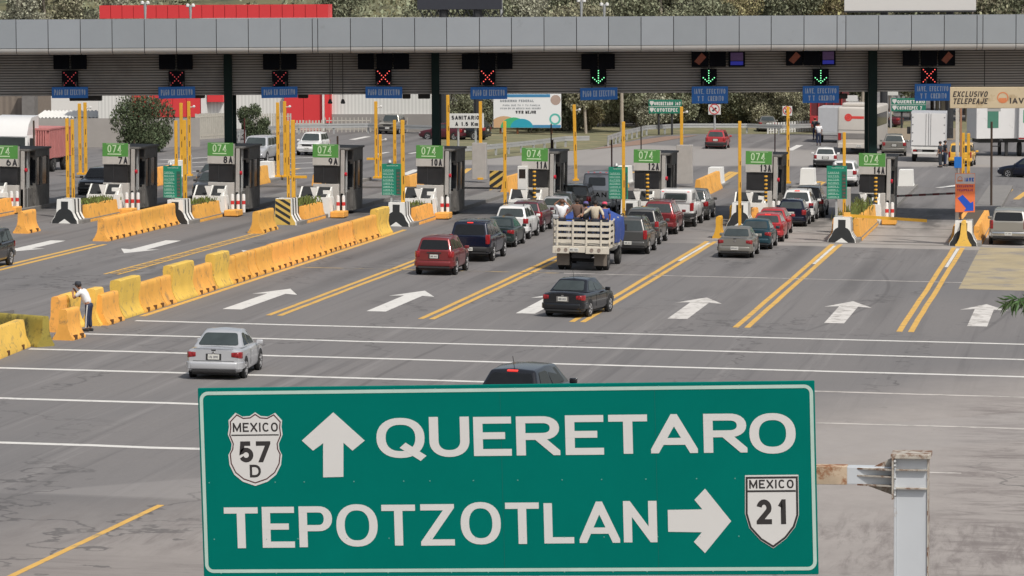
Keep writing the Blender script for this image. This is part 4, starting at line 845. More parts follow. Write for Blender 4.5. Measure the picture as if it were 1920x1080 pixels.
def vehicle(kind, P, label, cat, group=None, px=None, yc=None, away=True, rz=0., X=None, alloy=True, glass=None, over=None, feats=(), name=None, scale=.9, label_part=None):
    sp = dict(SPEC[kind]); sp.update(over or {}); L_, W2, H = sp['L'], sp['W'] / 2, sp['H']; glass = glass or M_cgl
    c = gnd(px, yc)
    if away: Y = c.y - sp['yr'] * scale
    else: Y = c.y + sp['L'] - sp['yf'] + 0.0
    # rear (or front) face centre at that pixel column
    d = ray(px, yc); x = CAM.x + d.x * (Y if away else c.y - (L_ - sp['yf']) * scale) / d.y
    if not away: Y = c.y + sp['yf'] * scale
    e = empty(name or {'sedan': 'parked_car', 'hatch': 'hatchback', 'suv': 'suv', 'bigsuv': 'suv', 'van': 'van', 'pickup': 'pickup_truck'}[kind].replace('parked_car', 'car'), (x, Y, gz(x)), label, cat, group, rz=(0 if away else PI) + rz)
    e.scale = (scale,) * 3 if scale != 1 else (1, 1, 1)
    shell(sp).build('body', P, e, smooth=42)
    # underbody
    MB().box(-W2 * .82, W2 * .82, .25, L_ - .3, sp['gc'] - .06, sp['gc'] + .02).build('underbody', M_trim, e)
    zb = sp['b0'] + .0; zf = sp['b1'] + .02; wb = W2 * .92; wr = sp['rt']
    g0, g1, g2, g3 = sp['g0'], sp['g1'], sp['g2'], sp['g3']
    if kind in ('sedan',): zb = sp['dz'] - .03
    # greenhouse frustum
    B = [(-wb * .96, g0, zb - .02), (wb * .96, g0, zb - .02), (wb * .97, g3, zf - .03), (-wb * .97, g3, zf - .03)]
    T = [(-wr, g1, H - .05), (wr, g1, H - .05), (wr * .96, g2, H - .04), (-wr * .96, g2, H - .04)]
    bm = bmesh.new(); vb = [bm.verts.new(p) for p in B]; vt = [bm.verts.new(p) for p in T]
    mid = [bm.verts.new((s_ * wr * 1.0, (g1 + g2) / 2, H - .02)) for s_ in (-1, 1)]; crown = [bm.verts.new((0, g1 + .06, H - .015)), bm.verts.new((0, (g1 + g2) / 2, H + .03)), bm.verts.new((0, g2 - .04, H - .012))]
    bm.faces.new((vb[0], vb[1], vt[1], crown[0], vt[0])); bm.faces.new((vb[1], vb[2], vt[2], mid[1], vt[1])); bm.faces.new((vb[2], vb[3], vt[3], crown[2], vt[2])); bm.faces.new((vb[3], vb[0], vt[0], mid[0], vt[3]))
    bm.faces.new((vt[0], crown[0], crown[1], mid[0])); bm.faces.new((crown[0], vt[1], mid[1], crown[1])); bm.faces.new((mid[0], crown[1], crown[2], vt[3])); bm.faces.new((crown[1], mid[1], vt[2], crown[2]))
    ed = [ed_ for ed_ in bm.edges if not (ed_.verts[0] in vb and ed_.verts[1] in vb) and not (crown[1] in ed_.verts)]
    bmesh.ops.bevel(bm, geom=ed, offset=.085, segments=4, affect='EDGES', profile=.55)
    MB().bm(bm).build('roof', P, e, smooth=50)
    def S(A0, A1, B0, B1, a, b):   # bottom A0-A1, top B0-B1
        return (Vector(A0).lerp(Vector(A1), a)).lerp(Vector(B0).lerp(Vector(B1), a), b)
    def pane(nm, A0, A1, B0, B1, a0, a1, b0, b1, out, m=None, rnd_=.0, par=None):
        nrm = (Vector(A1) - Vector(A0)).cross(Vector(B0) - Vector(A0)).normalized()
        if nrm.dot(Vector(out)) < 0: nrm = -nrm
        pts = []
        for (ca, cb, sa, sb) in ((a0, b0, 1, 1), (a1, b0, -1, 1), (a1, b1, -1, -1), (a0, b1, 1, -1)):
            ra, rb = (a1 - a0) * .07, (b1 - b0) * .14
            seq = [(ca, cb + sb * rb), (ca + sa * ra * .3, cb + sb * rb * .3), (ca + sa * ra, cb)]
            if (sa, sb) in ((-1, 1), (1, -1)): seq.reverse()
            pts += seq
        P3 = [S(A0, A1, B0, B1, a, b) for a, b in pts]; n = len(P3)
        mb = MB(); mb.add([p + nrm * .012 for p in P3] + [p - nrm * .02 for p in P3], [tuple(range(n))] + [(i, (i + 1) % n, n + (i + 1) % n, n + i) for i in range(n)])
        return mb.build(nm, m or glass, par or e)
    tb = .84 if kind != 'sedan' else .88
    if 'camper' not in feats:
        rw_ = pane('rear_window', B[0], B[1], T[0], T[1], *sp.get('rwin', (.07, .93, .12 if kind == 'sedan' else .1, tb)), (0, -1, .4))
    pane('windshield', B[2], B[3], T[2], T[3], .06, .94, .08, .9, (0, 1, .4))
    splits = {'sedan': [(.14, .47), (.5, .84)], 'hatch': [(.13, .46), (.49, .86)], 'suv': [(.05, .24), (.27, .55), (.58, .88)], 'bigsuv': [(.04, .3), (.33, .58), (.61, .88)], 'van': [(.04, .32), (.35, .65), (.68, .93)], 'pickup': [(.1, .42), (.46, .86)]}[kind]
    for (A0, A1, B0, B1, out) in ((B[1], B[2], T[1], T[2], (1, 0, .3)), (B[0], B[3], T[0], T[3], (-1, 0, .3))):
        for a0, a1 in splits: pane('side_window', A0, A1, B0, B1, a0, a1, .1, .86, out)
    # wheels
    tm, rm = wheel_mesh(sp['r'], .2, alloy)
    for y in (sp['yr'], sp['yf']):
        for s_ in (-1, 1):
            a_ = MB().lathe([(0, s_ * (W2 * .9)), (sp['r'] + .055, s_ * (W2 * .9)), (sp['r'] + .055, s_ * (W2 + .004)), (sp['r'] + .03, s_ * (W2 + .006)), (0, s_ * (W2 + .003))], 24, 'x', (0, y, sp['r'] + .02)).build('wheel_arch', M_trim, e)
            t = obj('wheel', tm, e, (s_ * (W2 - .085), y, sp['r'])); obj('rim', rm, t)
    # lamps
    def wrap(s_, x0, y1, z0, z1, off, nm, m, rise=0.):
        W_ = lambda y: W2 * (1 - .1 * max(0, 1 - y / .22) ** 2) * (1 - .02 * max(0, 1 - y / 1.2)) * .995
        path = [(x0 + (W_(0) - .02 - x0) * i / 3, 0) for i in range(4)] + [(W_(y), y) for y in (.0, .015, .04, .08, .13, .2, .3, .45, .6) if y <= y1]
        n = len(path); mb = MB(); rows = []
        for i, (x, y) in enumerate(path):
            a_, b_ = Vector(path[max(0, i - 1)]), Vector(path[min(n - 1, i + 1)]); t_ = (b_ - a_).normalized() if (b_ - a_).length else Vector((1, 0)); nr = Vector((t_.y, -t_.x)); k = 0 if i in (0, n - 1) else 1; lo_ = z0 + rise * (1 - i / n)
            q = Vector((x, y)); o1, o2 = q - nr * .01, q + nr * off
            for v, z in ((o1, lo_), (o2, lo_ + .02 + .015 * (1 - k)), (o2, z1 - .02 - .015 * (1 - k)), (o1, z1)): mb.v.append((s_ * v.x, v.y, z))
        for i in range(n - 1):
            for j in range(3): a_ = i * 4 + j; mb.f.append((a_, a_ + 1, a_ + 5, a_ + 4)); mb.mi.append(0)
        mb.f += [(0, 1, 2, 3), tuple((n - 1) * 4 + j for j in (3, 2, 1, 0))]; mb.mi += [0, 0]
        return mb.build(nm, m, e, smooth=50)
    zl = sp['b0'] - .17
    def lens(nm, x, y0, y1, w, z0, z1, m, ang, par=None):
        o = MB().bbox(-w / 2, w / 2, y0, y1, z0, z1, .022, seg=3).build(nm, m, par or e, smooth=50); o.location = (x, 0, 0); o.rotation_euler = (0, 0, ang); return o
    for s_ in (-1, 1):
        if sp['tail'] == 's': wrap(s_, W2 * .64, .3, zl - .12, zl + .11, .014, 'tail_light', M_tail, .07)
        elif sp['tail'] == 'h': wrap(s_, W2 * .72, .2, zl - .14, zl + .14, .014, 'tail_light', M_tail)
        else: wrap(s_, W2 * .78, .14, zl - .2, zl + .24, .016, 'tail_light', M_tail)
        MB().bbox(-.05, .05, L_ - .3, L_ - .02, sp['hz'] - .2, sp['hz'] - .07, .02).bbox(-.18, .1, L_ - .28, L_ - .035, sp['hz'] - .2, sp['hz'] - .06, .03).build('headlight', M_lampw, e, loc=(s_ * W2 * .62, 0, 0))
        m_ = MB().bbox(-.1, .1, -.05, .07, -.07, .07, .03, seg=3).build('mirror', P if 'black_mirror' not in feats else M_trim, e, smooth=50); m_.location = (s_ * (W2 + .08), g3 - .35, zf + .03)
        for y in ((g0 + g2) / 2 + .35, (g0 + g2) / 2 - .75):
            if kind != 'pickup' or y > 2: MB().box(-.008, .012, -.08, .08, -.012, .014).build('door_handle', M_trim if 'blkh' in feats else P, e, loc=(s_ * (W2 + .004), y + .2, sp['b0'] - .18))
        for y in ([(g0 + g2) / 2 + .1, g3 - .15] if kind != 'pickup' else [g3 - .15, g0 + .2]):
            MB().box(-.004, .004, -.006, .006, sp['gc'] + .16, sp['b0'] - .1).build('door_gap', M_trim, e, loc=(s_ * (W2 * 1.0), y, 0))
    zbm = sp['gc'] + .26
    M_bp = {'blk_bumper': M_trim, 'chrome_bumper': M_chr}.get(next((f for f in feats if 'bumper' in f), ''), P)
    bmpr = MB().bbox(-W2 * .86, W2 * .86, -.055, .1, zbm - .13, zbm + .1, .05, seg=3).build('rear_bumper', M_bp, e, smooth=50)
    for s_ in (-1, 1): wrap(s_, W2 * .8, .6, zbm - .13, zbm + .1, .042, 'bumper_corner', M_bp)
    MB().bbox(-W2 * .8, W2 * .8, -.03, .1, zbm - .22, zbm - .135, .02).build('valance', M_trim, e)
    MB().bbox(-W2 * .86, W2 * .86, L_ - .2, L_ + .04, zbm - .12, zbm + .1, .05, seg=3).build('front_bumper', P if M_bp is not M_trim else M_trim, e, smooth=50)
    MB().bbox(-W2 * .42, W2 * .42, L_ - .1, L_ + .01, sp['hz'] - .2, sp['hz'] - .08, .02).build('grille', M_trim if 'chrome_grille' not in feats else M_chr, e)
    zp = (sp['b0'] + zbm) / 2 + .02 if sp['tail'] != 'v' else zbm + .0
    if 'low_plate' in feats: zp = zbm + .02; plate(e, 0, -.075, zp)
    elif sp['tail'] == 'v': plate(e, 0, -.075, zp)
    else: MB().box(-.24, .24, -.006, .01, zp - .1, zp + .1).build('plate_recess', M_trim if P is not P_BLACK else M_greydk, e); plate(e, 0, -.008, zp)
    if not away: plate(e, 0, L_ + .045, zbm, 1)
    MB().box(-W2 * .74, W2 * .74, -.004, .03, zbm + .125, zbm + .137).build('trim_line', M_trim, e)
    if kind == 'sedan': MB().box(-W2 * .7, W2 * .7, .0, .02, sp['dz'] - .04, sp['dz'] - .028).box(-.07, .07, -.004, .02, sp['dz'] - .1, sp['dz'] - .06).build('boot_gap', M_trim, e)
    elif 'blkbar' in feats: MB().bbox(-.32, .32, -.02, .02, sp['b0'] - .13, sp['b0'] - .07, .01).build('tailgate_bar', M_trim, e)
    if 'brake' in feats: 
        MB().bbox(-.14, .14, -.03, .06, -.03, .02, .012).build('brake_light', M_brk, e, loc=(0, g1 - .02, H - .06))
    if 'rack' in feats:
        mb = MB()
        for s_ in (-1, 1): mb.tube([(s_ * wr * .88, g1 + .25, H - .01), (s_ * wr * .88, g1 + .35, H + .06), (s_ * wr * .86, g2 - .35, H + .07), (s_ * wr * .86, g2 - .2, H)], .02, 6)
        for y in (g1 + .6, g2 - .7): mb.tube([(-wr * .86, y, H + .065), (wr * .86, y, H + .065)], .016, 6)
        mb.build('roof_rack', M_trim, e)
    if 'antenna' in feats: MB().tube([(0, g1 + .15, H - .02), (0, g1 - .02, H + .3)], .008, 5).build('antenna', M_trim, e)
    if 'badge' in feats: MB().lathe([(0, -.012), (.05, -.01), (.055, 0)], 16, 'y', (0, -.006, sp['b0'] - .1)).build('emblem', M_chr, e)
    if 'spare' in feats:
        s0 = MB().lathe([(0, -.2), (.2, -.2), (.3, -.17), (.33, -.08), (.3, 0), (0, 0)], 22, 'y', (-.1, .02, .98)).build('spare_wheel', M_tyre, e, smooth=50)
    if 'camper' in feats:
        MB().bbox(-.86, .86, -.02, 2.0, sp['b0'] - .02, 2.02, .12, seg=4).build('camper_shell', P, e, smooth=50)
        MB().bbox(-.62, .62, -.036, .02, 1.42, 1.84, .1, seg=3).build('rear_window', glass, e)
        for s_ in (-1, 1): MB().bbox(s_ * .855 - .02, s_ * .855 + .02, .3, 1.7, 1.45, 1.82, .018).build('side_window', glass, e); MB().box(-.06, .06, -.03, 0, 1.9, 1.93).build('marker_lamp', M_brk, e, loc=(s_ * .68, 0, 0))
    if 'lamps3' in feats:
        for i in range(4): MB().box(-.05, .05, -.02, .02, 0, .03).build('marker_lamp', M_brk, e, loc=(-.48 + .32 * i, g1 + .02, H))
    if 'people' in feats:
        for s_ in (-1, 1): MB().lathe([(0, 0), (.09, .04), (.11, .14), (.08, .23), (0, .26)], 10, 'z', (s_ * .36, g0 + 1.9, sp['b0'] + .05)).build('headrest', M_trim, e)
    return e
Q = 'cars queueing for the booths'
vehicle('sedan', P_SILVER, 'silver sedan driving alone below the guard, over the white transverse lines', 'car', px=400, yc=707, rz=R(3), scale=.93, over=dict(W=1.74, H=1.44, g0=.7, g1=1.5), feats=('low_plate_', 'badge'))
vehicle('hatch', P_BLACK, 'dark hatchback showing only its roof and rear window above the big green sign', 'car', px=950, yc=797, rz=R(-7), scale=1.03, glass=M_cglt, over=dict(W=1.74, H=1.46, L=4.2, yf=3.3, g2=2.5, g3=3.2, rt=.58), feats=('brake', 'antenna'))
vehicle('sedan', P_BLACK, 'black sedan driving towards the booths across a yellow lane line', 'car', px=1054, yc=592, rz=R(-9.5), over=dict(H=1.44), feats=('antenna', 'badge'))
vehicle('suv', P_RED, 'dark red compact suv, last of the queue beside the navy suv', 'suv', Q, px=813, yc=514, over=dict(W=1.76), feats=('blkbar',), glass=M_cglt)
vehicle('bigsuv', P_NAVY, 'large navy suv with dark windows in front of the dark red suv', 'suv', Q, px=879, yc=488, glass=M_cglt, feats=('brake', 'blk_bumper'))
vehicle('sedan', P_DGREEN, 'dark green sedan hidden partly behind the navy suv', 'car', Q, px=930, yc=462)
vehicle('suv', P_WHITE, 'white suv with a spare wheel left of the flatbed of passengers', 'suv', Q, px=957, yc=447, feats=('spare', 'rack'), over=dict(W=1.76))
vehicle('suv', P_MAROON, 'maroon suv seen between the white suv and the silver sedan', 'suv', Q, px=984, yc=434, over=dict(H=1.6))
vehicle('sedan', P_SILVER, 'silver sedan waiting just left of the white shirted passenger', 'car', Q, px=1034, yc=420, over=dict(H=1.46))
vehicle('sedan', P_GREY, 'dark grey sedan in front of the silver sedan by booth 11 A', 'car', Q, px=1044, yc=409, over=dict(W=1.7))
vehicle('suv', P_GREY, 'dark suv with yellow stickers beside the pale van', 'suv', Q, px=1078, yc=402, over=dict(H=1.7))
van = vehicle('van', P_SILVER, 'pale grey van lettered AN, left of the 12 A tariff board', 'van', Q, px=1118, yc=398, over=dict(W=1.85, H=2.15, rwin=(.2, .8, .3, .78)), feats=('lamps3',))
van.scale = (.96, .9, .96); mb = MB(); put_polys(mb, text_polys('VAN', .95, .26, .06, .3), (-.42, -.012, .86), (1, 0, 0), (0, 0, 1), (0, -1, 0)); mb.build('lettering', M_trim, van, fix=False)
vehicle('suv', P_GREY, 'dark grey suv with tall red tail lights right beside the stake truck', 'suv', Q, px=1177, yc=475, over=dict(W=1.85, H=1.76, tail='v'), feats=('rack', 'low_plate'))
vehicle('suv', P_GREY, 'dark grey suv ahead of the grey suv beside the stake truck', 'suv', Q, px=1200, yc=457, over=dict(W=1.85, H=1.78, tail='v'), glass=M_cglt)
vehicle('suv', P_RED, 'dark red suv right behind the white pickup', 'suv', Q, px=1233, yc=438, over=dict(W=1.86, H=1.72), feats=('rack',))
vehicle('pickup', P_WHITE, 'white pickup with a white camper shell', 'pickup', Q, px=1266, yc=424, scale=.9, feats=('camper', 'blk_bumper'))
vehicle('suv', P_GREY, 'dark vehicle half hidden ahead of the white camper pickup', 'suv', Q, px=1297, yc=412, over=dict(H=1.7))
vehicle('sedan', P_CHAMP, 'champagne sedan, last of the queue left of the 14 A nose', 'car', Q, px=1377, yc=482, over=dict(W=1.66, H=1.42, L=4.2), feats=('low_plate', 'badge'))
vehicle('sedan', P_TEAL, 'dark teal sedan ahead of the champagne sedan', 'car', Q, px=1413, yc=466, over=dict(W=1.66))
vehicle('hatch', P_BRED, 'bright red hatchback between the teal sedan and the navy hatchback', 'car', Q, px=1437, yc=452, feats=('brake',))
vehicle('hatch', P_BRED, 'red car ahead of the bright red hatchback', 'car', Q, px=1446, yc=441, over=dict(H=1.4))
vehicle('hatch', P_NAVY, 'navy hatchback behind the white suv near booth 14 A', 'car', Q, px=1482, yc=424, over=dict(W=1.66, H=1.45), feats=('chrome_bumper_',))
vehicle('suv', P_WHITE, 'white suv with a roof rack and lit brake lamp near booth 13 A', 'suv', Q, px=1493, yc=415, feats=('brake', 'rack'), over=dict(W=1.84, H=1.78))
vehicle('suv', P_GREY, 'dark pickup like suv ahead of the white suv at booth 13 A', 'suv', Q, px=1513, yc=407, over=dict(W=1.84, H=1.74), glass=M_cglt)
F = 'traffic beyond the toll booths'
vehicle('hatch', P_WHITE, 'white hatchback leaving beyond booth 13 A', 'car', F, px=1547, yc=314, rz=R(4), over=dict(W=1.7, H=1.45), feats=('blk_bumper',))
vehicle('suv', P_WHITE, 'white suv leaving behind the 14 A tariff board', 'suv', F, px=1580, yc=349, rz=R(-2))
vehicle('hatch', P_BRED, 'red estate car driving away up the road beyond booth 12 A', 'car', F, px=1341, yc=279, over=dict(W=1.68, H=1.5, L=4.2, g2=2.7, g3=3.3), feats=('blk_bumper',))
vehicle('sedan', P_CHAMP, 'champagne sedan far up the road left of the red bus', 'car', F, px=1440, yc=247, rz=R(8))
vehicle('suv', P_CHAMP, 'beige grey suv between the bus and the white box truck', 'suv', F, px=1676, yc=292, over=dict(W=1.9, H=1.7), rz=R(3))
vehicle('van', P_YEL, 'small yellow van standing beside the telepeaje post', 'van', F, px=1799, yc=311, over=dict(L=4.2, W=1.75, H=1.7, g2=3.2, g3=3.8, yf=3.3, b0=1.0, b1=.95, dz=1.02), rz=R(-3))
vehicle('sedan', P_NAVY, 'dark navy car at the right edge beyond the booths', 'car', F, px=1985, yc=334, rz=R(62))
vehicle('bigsuv', P_SAND, 'silver pickup like suv cut by the right edge in front of the guard block', 'suv', Q, px=1890, yc=458, over=dict(W=1.95, H=1.8), feats=('chrome_bumper',), glass=M_cglt)
G = 'cars coming from the far side'
vehicle('suv', P_BLACK, 'black suv cut by the left edge in front of booth 6 A', 'suv', G, px=-62, yc=504, away=False, over=dict(L=4.6))
vehicle('bigsuv', P_BLACK, 'dark suv with a chrome grille coming through lane 7 A', 'suv', G, px=172, yc=371, away=False, feats=('chrome_grille',), over=dict(H=1.75), glass=M_cglt)
vehicle('suv', P_GREY, 'dark car with mirrors coming through lane 8 A', 'car', G, px=384, yc=374, away=False, over=dict(H=1.62))
vehicle('hatch', P_GREY, 'grey hatchback waiting behind the dark car of lane 8 A', 'car', G, px=388, yc=350, away=False)
vehicle('suv', P_WHITE, 'white suv facing the booths behind booth 9 A', 'suv', G, px=575, yc=291, away=False)
vehicle('suv', P_CHAMP, 'pale boxy jeep like car approaching behind booth 10 A', 'suv', G, px=726, yc=251, away=False, over=dict(g2=2.75, g3=3.0, W=1.75), feats=('blk_bumper',))
vehicle('bigsuv', P_SILVER, 'silver pickup behind booth 8 A right of the first green column', 'pickup', G, px=470, yc=305, away=False)
vehicle('hatch', P_MAROON, 'maroon car parked below the sanitario sign, left one', 'car', 'cars parked below the billboard', px=872, yc=262, rz=R(75))
vehicle('suv', P_BLACK, 'black suv parked below the sanitario sign, right one', 'suv', 'cars parked below the billboard', px=915, yc=262, rz=R(80))
vehicle('sedan', P_MAROON, 'maroon car crossing far behind the beige suv', 'car', F, px=1690, yc=238, rz=R(80))
# ---------------------------------------------------- stake truck
def anchor(px, py, name, label, cat, group=None, rz=0., off=0.):
    c = gnd(px, py); return empty(name, (c.x, c.y - off, gz(c.x)), label, cat, group, rz=rz)
M_wood = mat('cream_painted_wood', (.58, .54, .46), .75, var=.12, scale=2, dirt=((.26, .21, .15), 3, .6)); M_tarp = mat('blue_tarpaulin', (.03, .07, .28), .5, var=.25, scale=3, bump=.6)
tx = at(1095, 503, gnd(1095, 505).y); st = empty('stake_truck', (tx.x, tx.y - 1.0, gz(tx.x)), 'cream wooden stake truck carrying standing passengers', 'truck'); st.scale = (.93, .93, .93)
TW = 1.18; BZ = 1.08; RT = 2.2; TL = 4.4
MB().box(-TW, TW, 0, TL, BZ - .12, BZ).build('bed', M_wood, st)
def rack_side(mbr, p, q, n, h0, h1, th=.035):
    p, q = Vector(p), Vector(q); d = (q - p)
    for i in range(n):
        z = h0 + (h1 - h0) * (i + .5) / n; mbr.bar(p + Vector((0, 0, z)), q + Vector((0, 0, z)), th, (h1 - h0) / n * .56)
for nm, p, q in (('rear_rack', (-TW, .03, 0), (TW, .03, 0)), ('side_rack', (TW, .06, 0), (TW, TL, 0)), ('side_rack', (-TW, .06, 0), (-TW, TL, 0)), ('front_rack', (-TW, TL, 0), (TW, TL, 0))):
    mb = MB(); rack_side(mb, p, q, 4, BZ + .08, RT); r_ = mb.build(nm, M_wood, st)
    P_, Q_ = Vector(p), Vector(q); d = Q_ - P_; off = Vector((0, -.04, 0)) if 'rear' in nm else Vector((.04 if p[0] > 0 and nm == 'side_rack' else -.04, 0, 0))
    mb = MB()
    for t_ in ((.06, .35, .6, .87) if nm != 'side_rack' else (.05, .35, .65, .95)):
        b_ = P_ + d * t_ + off; mb.bar(b_ + Vector((0, 0, BZ)), b_ + Vector((0, 0, RT + .02)), .07, .045)
    mb.build('stake', M_wood, r_)
MB().bar((-TW, .03, RT + .03), (TW, .03, RT + .03), .06, .05).build('top_rail', M_trim, st)
MB().bbox(-TW - .05, -.52, -.09, .02, .76, 1.06, .01).bbox(.22, TW + .05, -.09, .02, .76, 1.06, .01).bbox(-.52, .22, -.05, .02, .8, 1.07, .01).build('rear_bumper', M_wood, st)
for x in (-.95, -.65, .48, .8): MB().lathe([(.07, -.1), (.08, -.108), (.06, -.108), (0, -.1)], 14, 'y', (x, 0, .92)).build('tail_light', mat('old_lamp', (.25, .2, .17), .4), st)
plate(st, -.3, -.055, .92, w=.4)
for s_ in (-1, 1): MB().box(-.28, .28, -.02, .0, .22, .76).build('mud_flap', mat('mud_flap', (.17, .145, .12), .9, var=.2), st, loc=(s_ * .82, .35, 0))
tm, rm = wheel_mesh(.42, .24, False)
for x, y in ((.98, 1.0), (.68, 1.0), (-.98, 1.0), (-.68, 1.0), (.98, 4.9), (-.98, 4.9)): t = obj('wheel', tm, st, (x, y, .42)); obj('rim', rm, t)
MB().box(-.4, .4, .1, 6.0, .55, .8).tube([(-.7, 1, .42), (.7, 1, .42)], .09).bbox(-.9, -.45, 2, 3.2, .4, .8).build('chassis', M_trim, st)
MB().bbox(-1.0, 1.0, TL + .15, TL + 1.7, .6, 2.05, .12, seg=3).bbox(-.9, .9, TL + 1.5, TL + 2.7, .6, 1.35, .12, seg=3).build('cab', P_WHITE, st, smooth=50)
MB().bbox(-.75, .75, TL + .13, TL + .2, 1.45, 1.95, .03).build('rear_window', M_cgl, st)
for s_ in (-1, 1): MB().bbox(-.1, .1, -.04, .04, -.15, .15, .02).build('mirror', M_trim, st, loc=(s_ * 1.18, TL + 1.3, 1.6))
# tarp: hump over the front half and sheet down the right side
tp = MB(); NI, NJ = 14, 16
for j in range(NJ + 1):
    for i in range(NI + 1):
        u = i / NI; y = 1.5 + u * 2.95
        v = j / NJ
        if v < .55: x = -TW * .98 + (TW * 2 + .02) * (v / .55); z = RT - .02 + .4 * math.sin(PI * min(1, v / .55)) * (1 - (1 - u) ** 2 * .6) + .07 * math.sin(9 * u + 6 * v)
        else: k = (v - .55) / .45; x = TW + .07 + .04 * math.sin(k * 3) + .03 * math.sin(14 * u); z = RT - .02 - 1.05 * k + .05 * math.sin(11 * u) * k
        if v < .55 and u < .25: z -= (.25 - u) * 1.2
        tp.v.append((x + rnd.uniform(-.012, .012), y, z + rnd.uniform(-.015, .015)))
for j in range(NJ):
    for i in range(NI): tp.f.append((j * (NI + 1) + i, j * (NI + 1) + i + 1, (j + 1) * (NI + 1) + i + 1, (j + 1) * (NI + 1) + i)); tp.mi.append(0)
tpo = tp.build('tarpaulin', M_tarp, None, smooth=60, fix=False); tpo.location = st.location; tpo.rotation_euler = st.rotation_euler; tpo.scale = st.scale; tag(tpo, 'blue tarpaulin draped over the front and right side of the stake truck', 'tarpaulin')
# ---------------------------------------------------- lorries
M_box = mat('white_box_panel', (.62, .62, .62), .5, var=.06, scale=.6, dirt=((.42, .41, .4), .9, .6)); M_boxs = mat('grey_box_side', (.4, .41, .43), .5, var=.08)
def lorry_wheels(par, ws, r=.5):
    tm, rm = wheel_mesh(r, .28, False)
    for x, y in ws: t = obj('wheel', tm, par, (x, y, r)); obj('rim', rm, t)
c = gnd(1741, 303); bt = empty('box_truck', (c.x, c.y - 1, gz(c.x)), 'white box truck with double rear doors beyond the booths', 'truck', rz=R(2))
MB().bbox(-1.2, 1.2, .05, 5.2, 1.05, 3.35, .02).build('cargo_box', M_boxs, bt); 
for s_ in (-1, 1):
    d_ = MB().bbox(-.56, .56, -.02, .04, 1.12, 3.3, .01).build('rear_door', M_box, bt, loc=(s_ * .58, 0, 0)); mb = MB()
    for z in (1.4, 1.95, 2.5, 3.0): mb.box(-.04, .04, -.04, -.022, z, z + .05)
    mb.build('hinge', M_dark, d_, loc=(s_ * .48, 0, 0)); MB().tube([(-s_ * .42, -.05, 1.15), (-s_ * .42, -.05, 3.28)], .015, 6).build('lock_rod', M_steel, d_)
MB().box(-1.1, 1.1, -.1, .3, .55, .68).box(-1.15, 1.15, 0, .1, .86, 1.04).box(-1.1, -1.0, -.1, .2, .55, 1).box(1.0, 1.1, -.1, .2, .55, 1).build('bumper', M_white, bt)
for s_ in (-1, 1): MB().box(-.12, .12, -.12, -.1, .72, .84).build('tail_light', M_tail, bt, loc=(s_ * .9, 0, 0))
MB().bbox(-1.1, 1.1, 5.5, 7.2, .6, 2.5, .1).build('cab', P_WHITE, bt); MB().box(-.4, .4, .3, 7, .6, .85).build('chassis', M_trim, bt)
for s_ in (-1, 1): MB().bbox(-.12, .12, -.05, .05, -.25, .25, .03).build('mirror', M_trim, bt, loc=(s_ * 1.45, 6.9, 1.9))
lorry_wheels(bt, [(s_ * .95, y) for s_ in (-1, 1) for y in (1.3, 6.3)])
c = gnd(1604, 289); bus = empty('coach', (c.x, c.y - .8, gz(c.x)), 'beige coach with a red round emblem on its rear', 'bus', rz=R(-2))
M_bus = mat('coach_beige', (.5, .47, .43), .45, var=.06, scale=1)
MB().bbox(-1.27, 1.27, 0, 11, .45, 3.35, .16, seg=4).build('body', M_bus, bus, smooth=50)
MB().bbox(-1.05, 1.05, -.03, .04, 1.1, 1.5, .02).box(-1.2, 1.2, -.012, .02, 1.7, 1.74).build('engine_grille', M_greydk, bus)
for s_ in (-1, 1): MB().bbox(-.12, .12, -.03, .05, 1.0, 1.5, .02).build('tail_light', M_tail, bus, loc=(s_ * 1.08, 0, 0)); MB().bbox(s_ * 1.27 - .01, s_ * 1.27 + .012, .8, 10, 1.9, 2.8, .008).build('side_window', M_cglt, bus)
MB().lathe([(.16, -.012), (.27, -.012), (.27, -.004)], 20, 'y', (-.5, 0, 2.6)).lathe([(0, -.014), (.15, -.014)], 18, 'y', (-.5, 0, 2.6)).box(-.26, .6, -.012, -.004, 2.52, 2.7).build('emblem', mat('coach_red', (.6, .05, .04), .5), bus)
MB().bbox(-1.0, 1.0, .5, 4, 3.36, 3.6, .08).build('roof_unit', M_bus, bus); MB().bbox(-1.2, 1.2, -.08, .1, .45, .8, .04).build('bumper', M_bus, bus); lorry_wheels(bus, [(s_ * 1.05, y) for s_ in (-1, 1) for y in (2.6, 8.8)])
plate(bus, .3, -.09, .62)
c = gnd(1548, 250); rb = empty('car_carrier', (c.x, c.y, gz(c.x)), 'red framed high lorry far up the road left of the coach', 'truck')
mb = MB().bbox(-1.3, 1.3, 0, 9, .5, 1.4, .05)
for x in (-1.25, -.6, 0, .6, 1.25): mb.box(x - .05, x + .05, 0, .1, 1.4, 3.7)
mb.box(-1.3, 1.3, 0, .1, 3.6, 3.75); mb.build('frame', P_BRED, rb); MB().box(-1.22, 1.22, .12, 8.9, 1.42, 3.72).build('load', mat('dark_red_canvas', (.12, .02, .025), .8), rb); lorry_wheels(rb, [(-1, 1.5), (1, 1.5)])
c = gnd(1560, 268); gl = empty('cargo_trailer', (c.x, c.y, gz(c.x)), 'grey closed trailer standing left of the coach', 'trailer'); MB().bbox(-1.1, 1.1, 0, 5, .8, 2.7, .04).build('box', M_boxs, gl); MB().bbox(-1.1, 1.1, -.05, .1, .6, .8, .02).build('bumper', M_steel, gl); lorry_wheels(gl, [(-.9, 1), (.9, 1)])
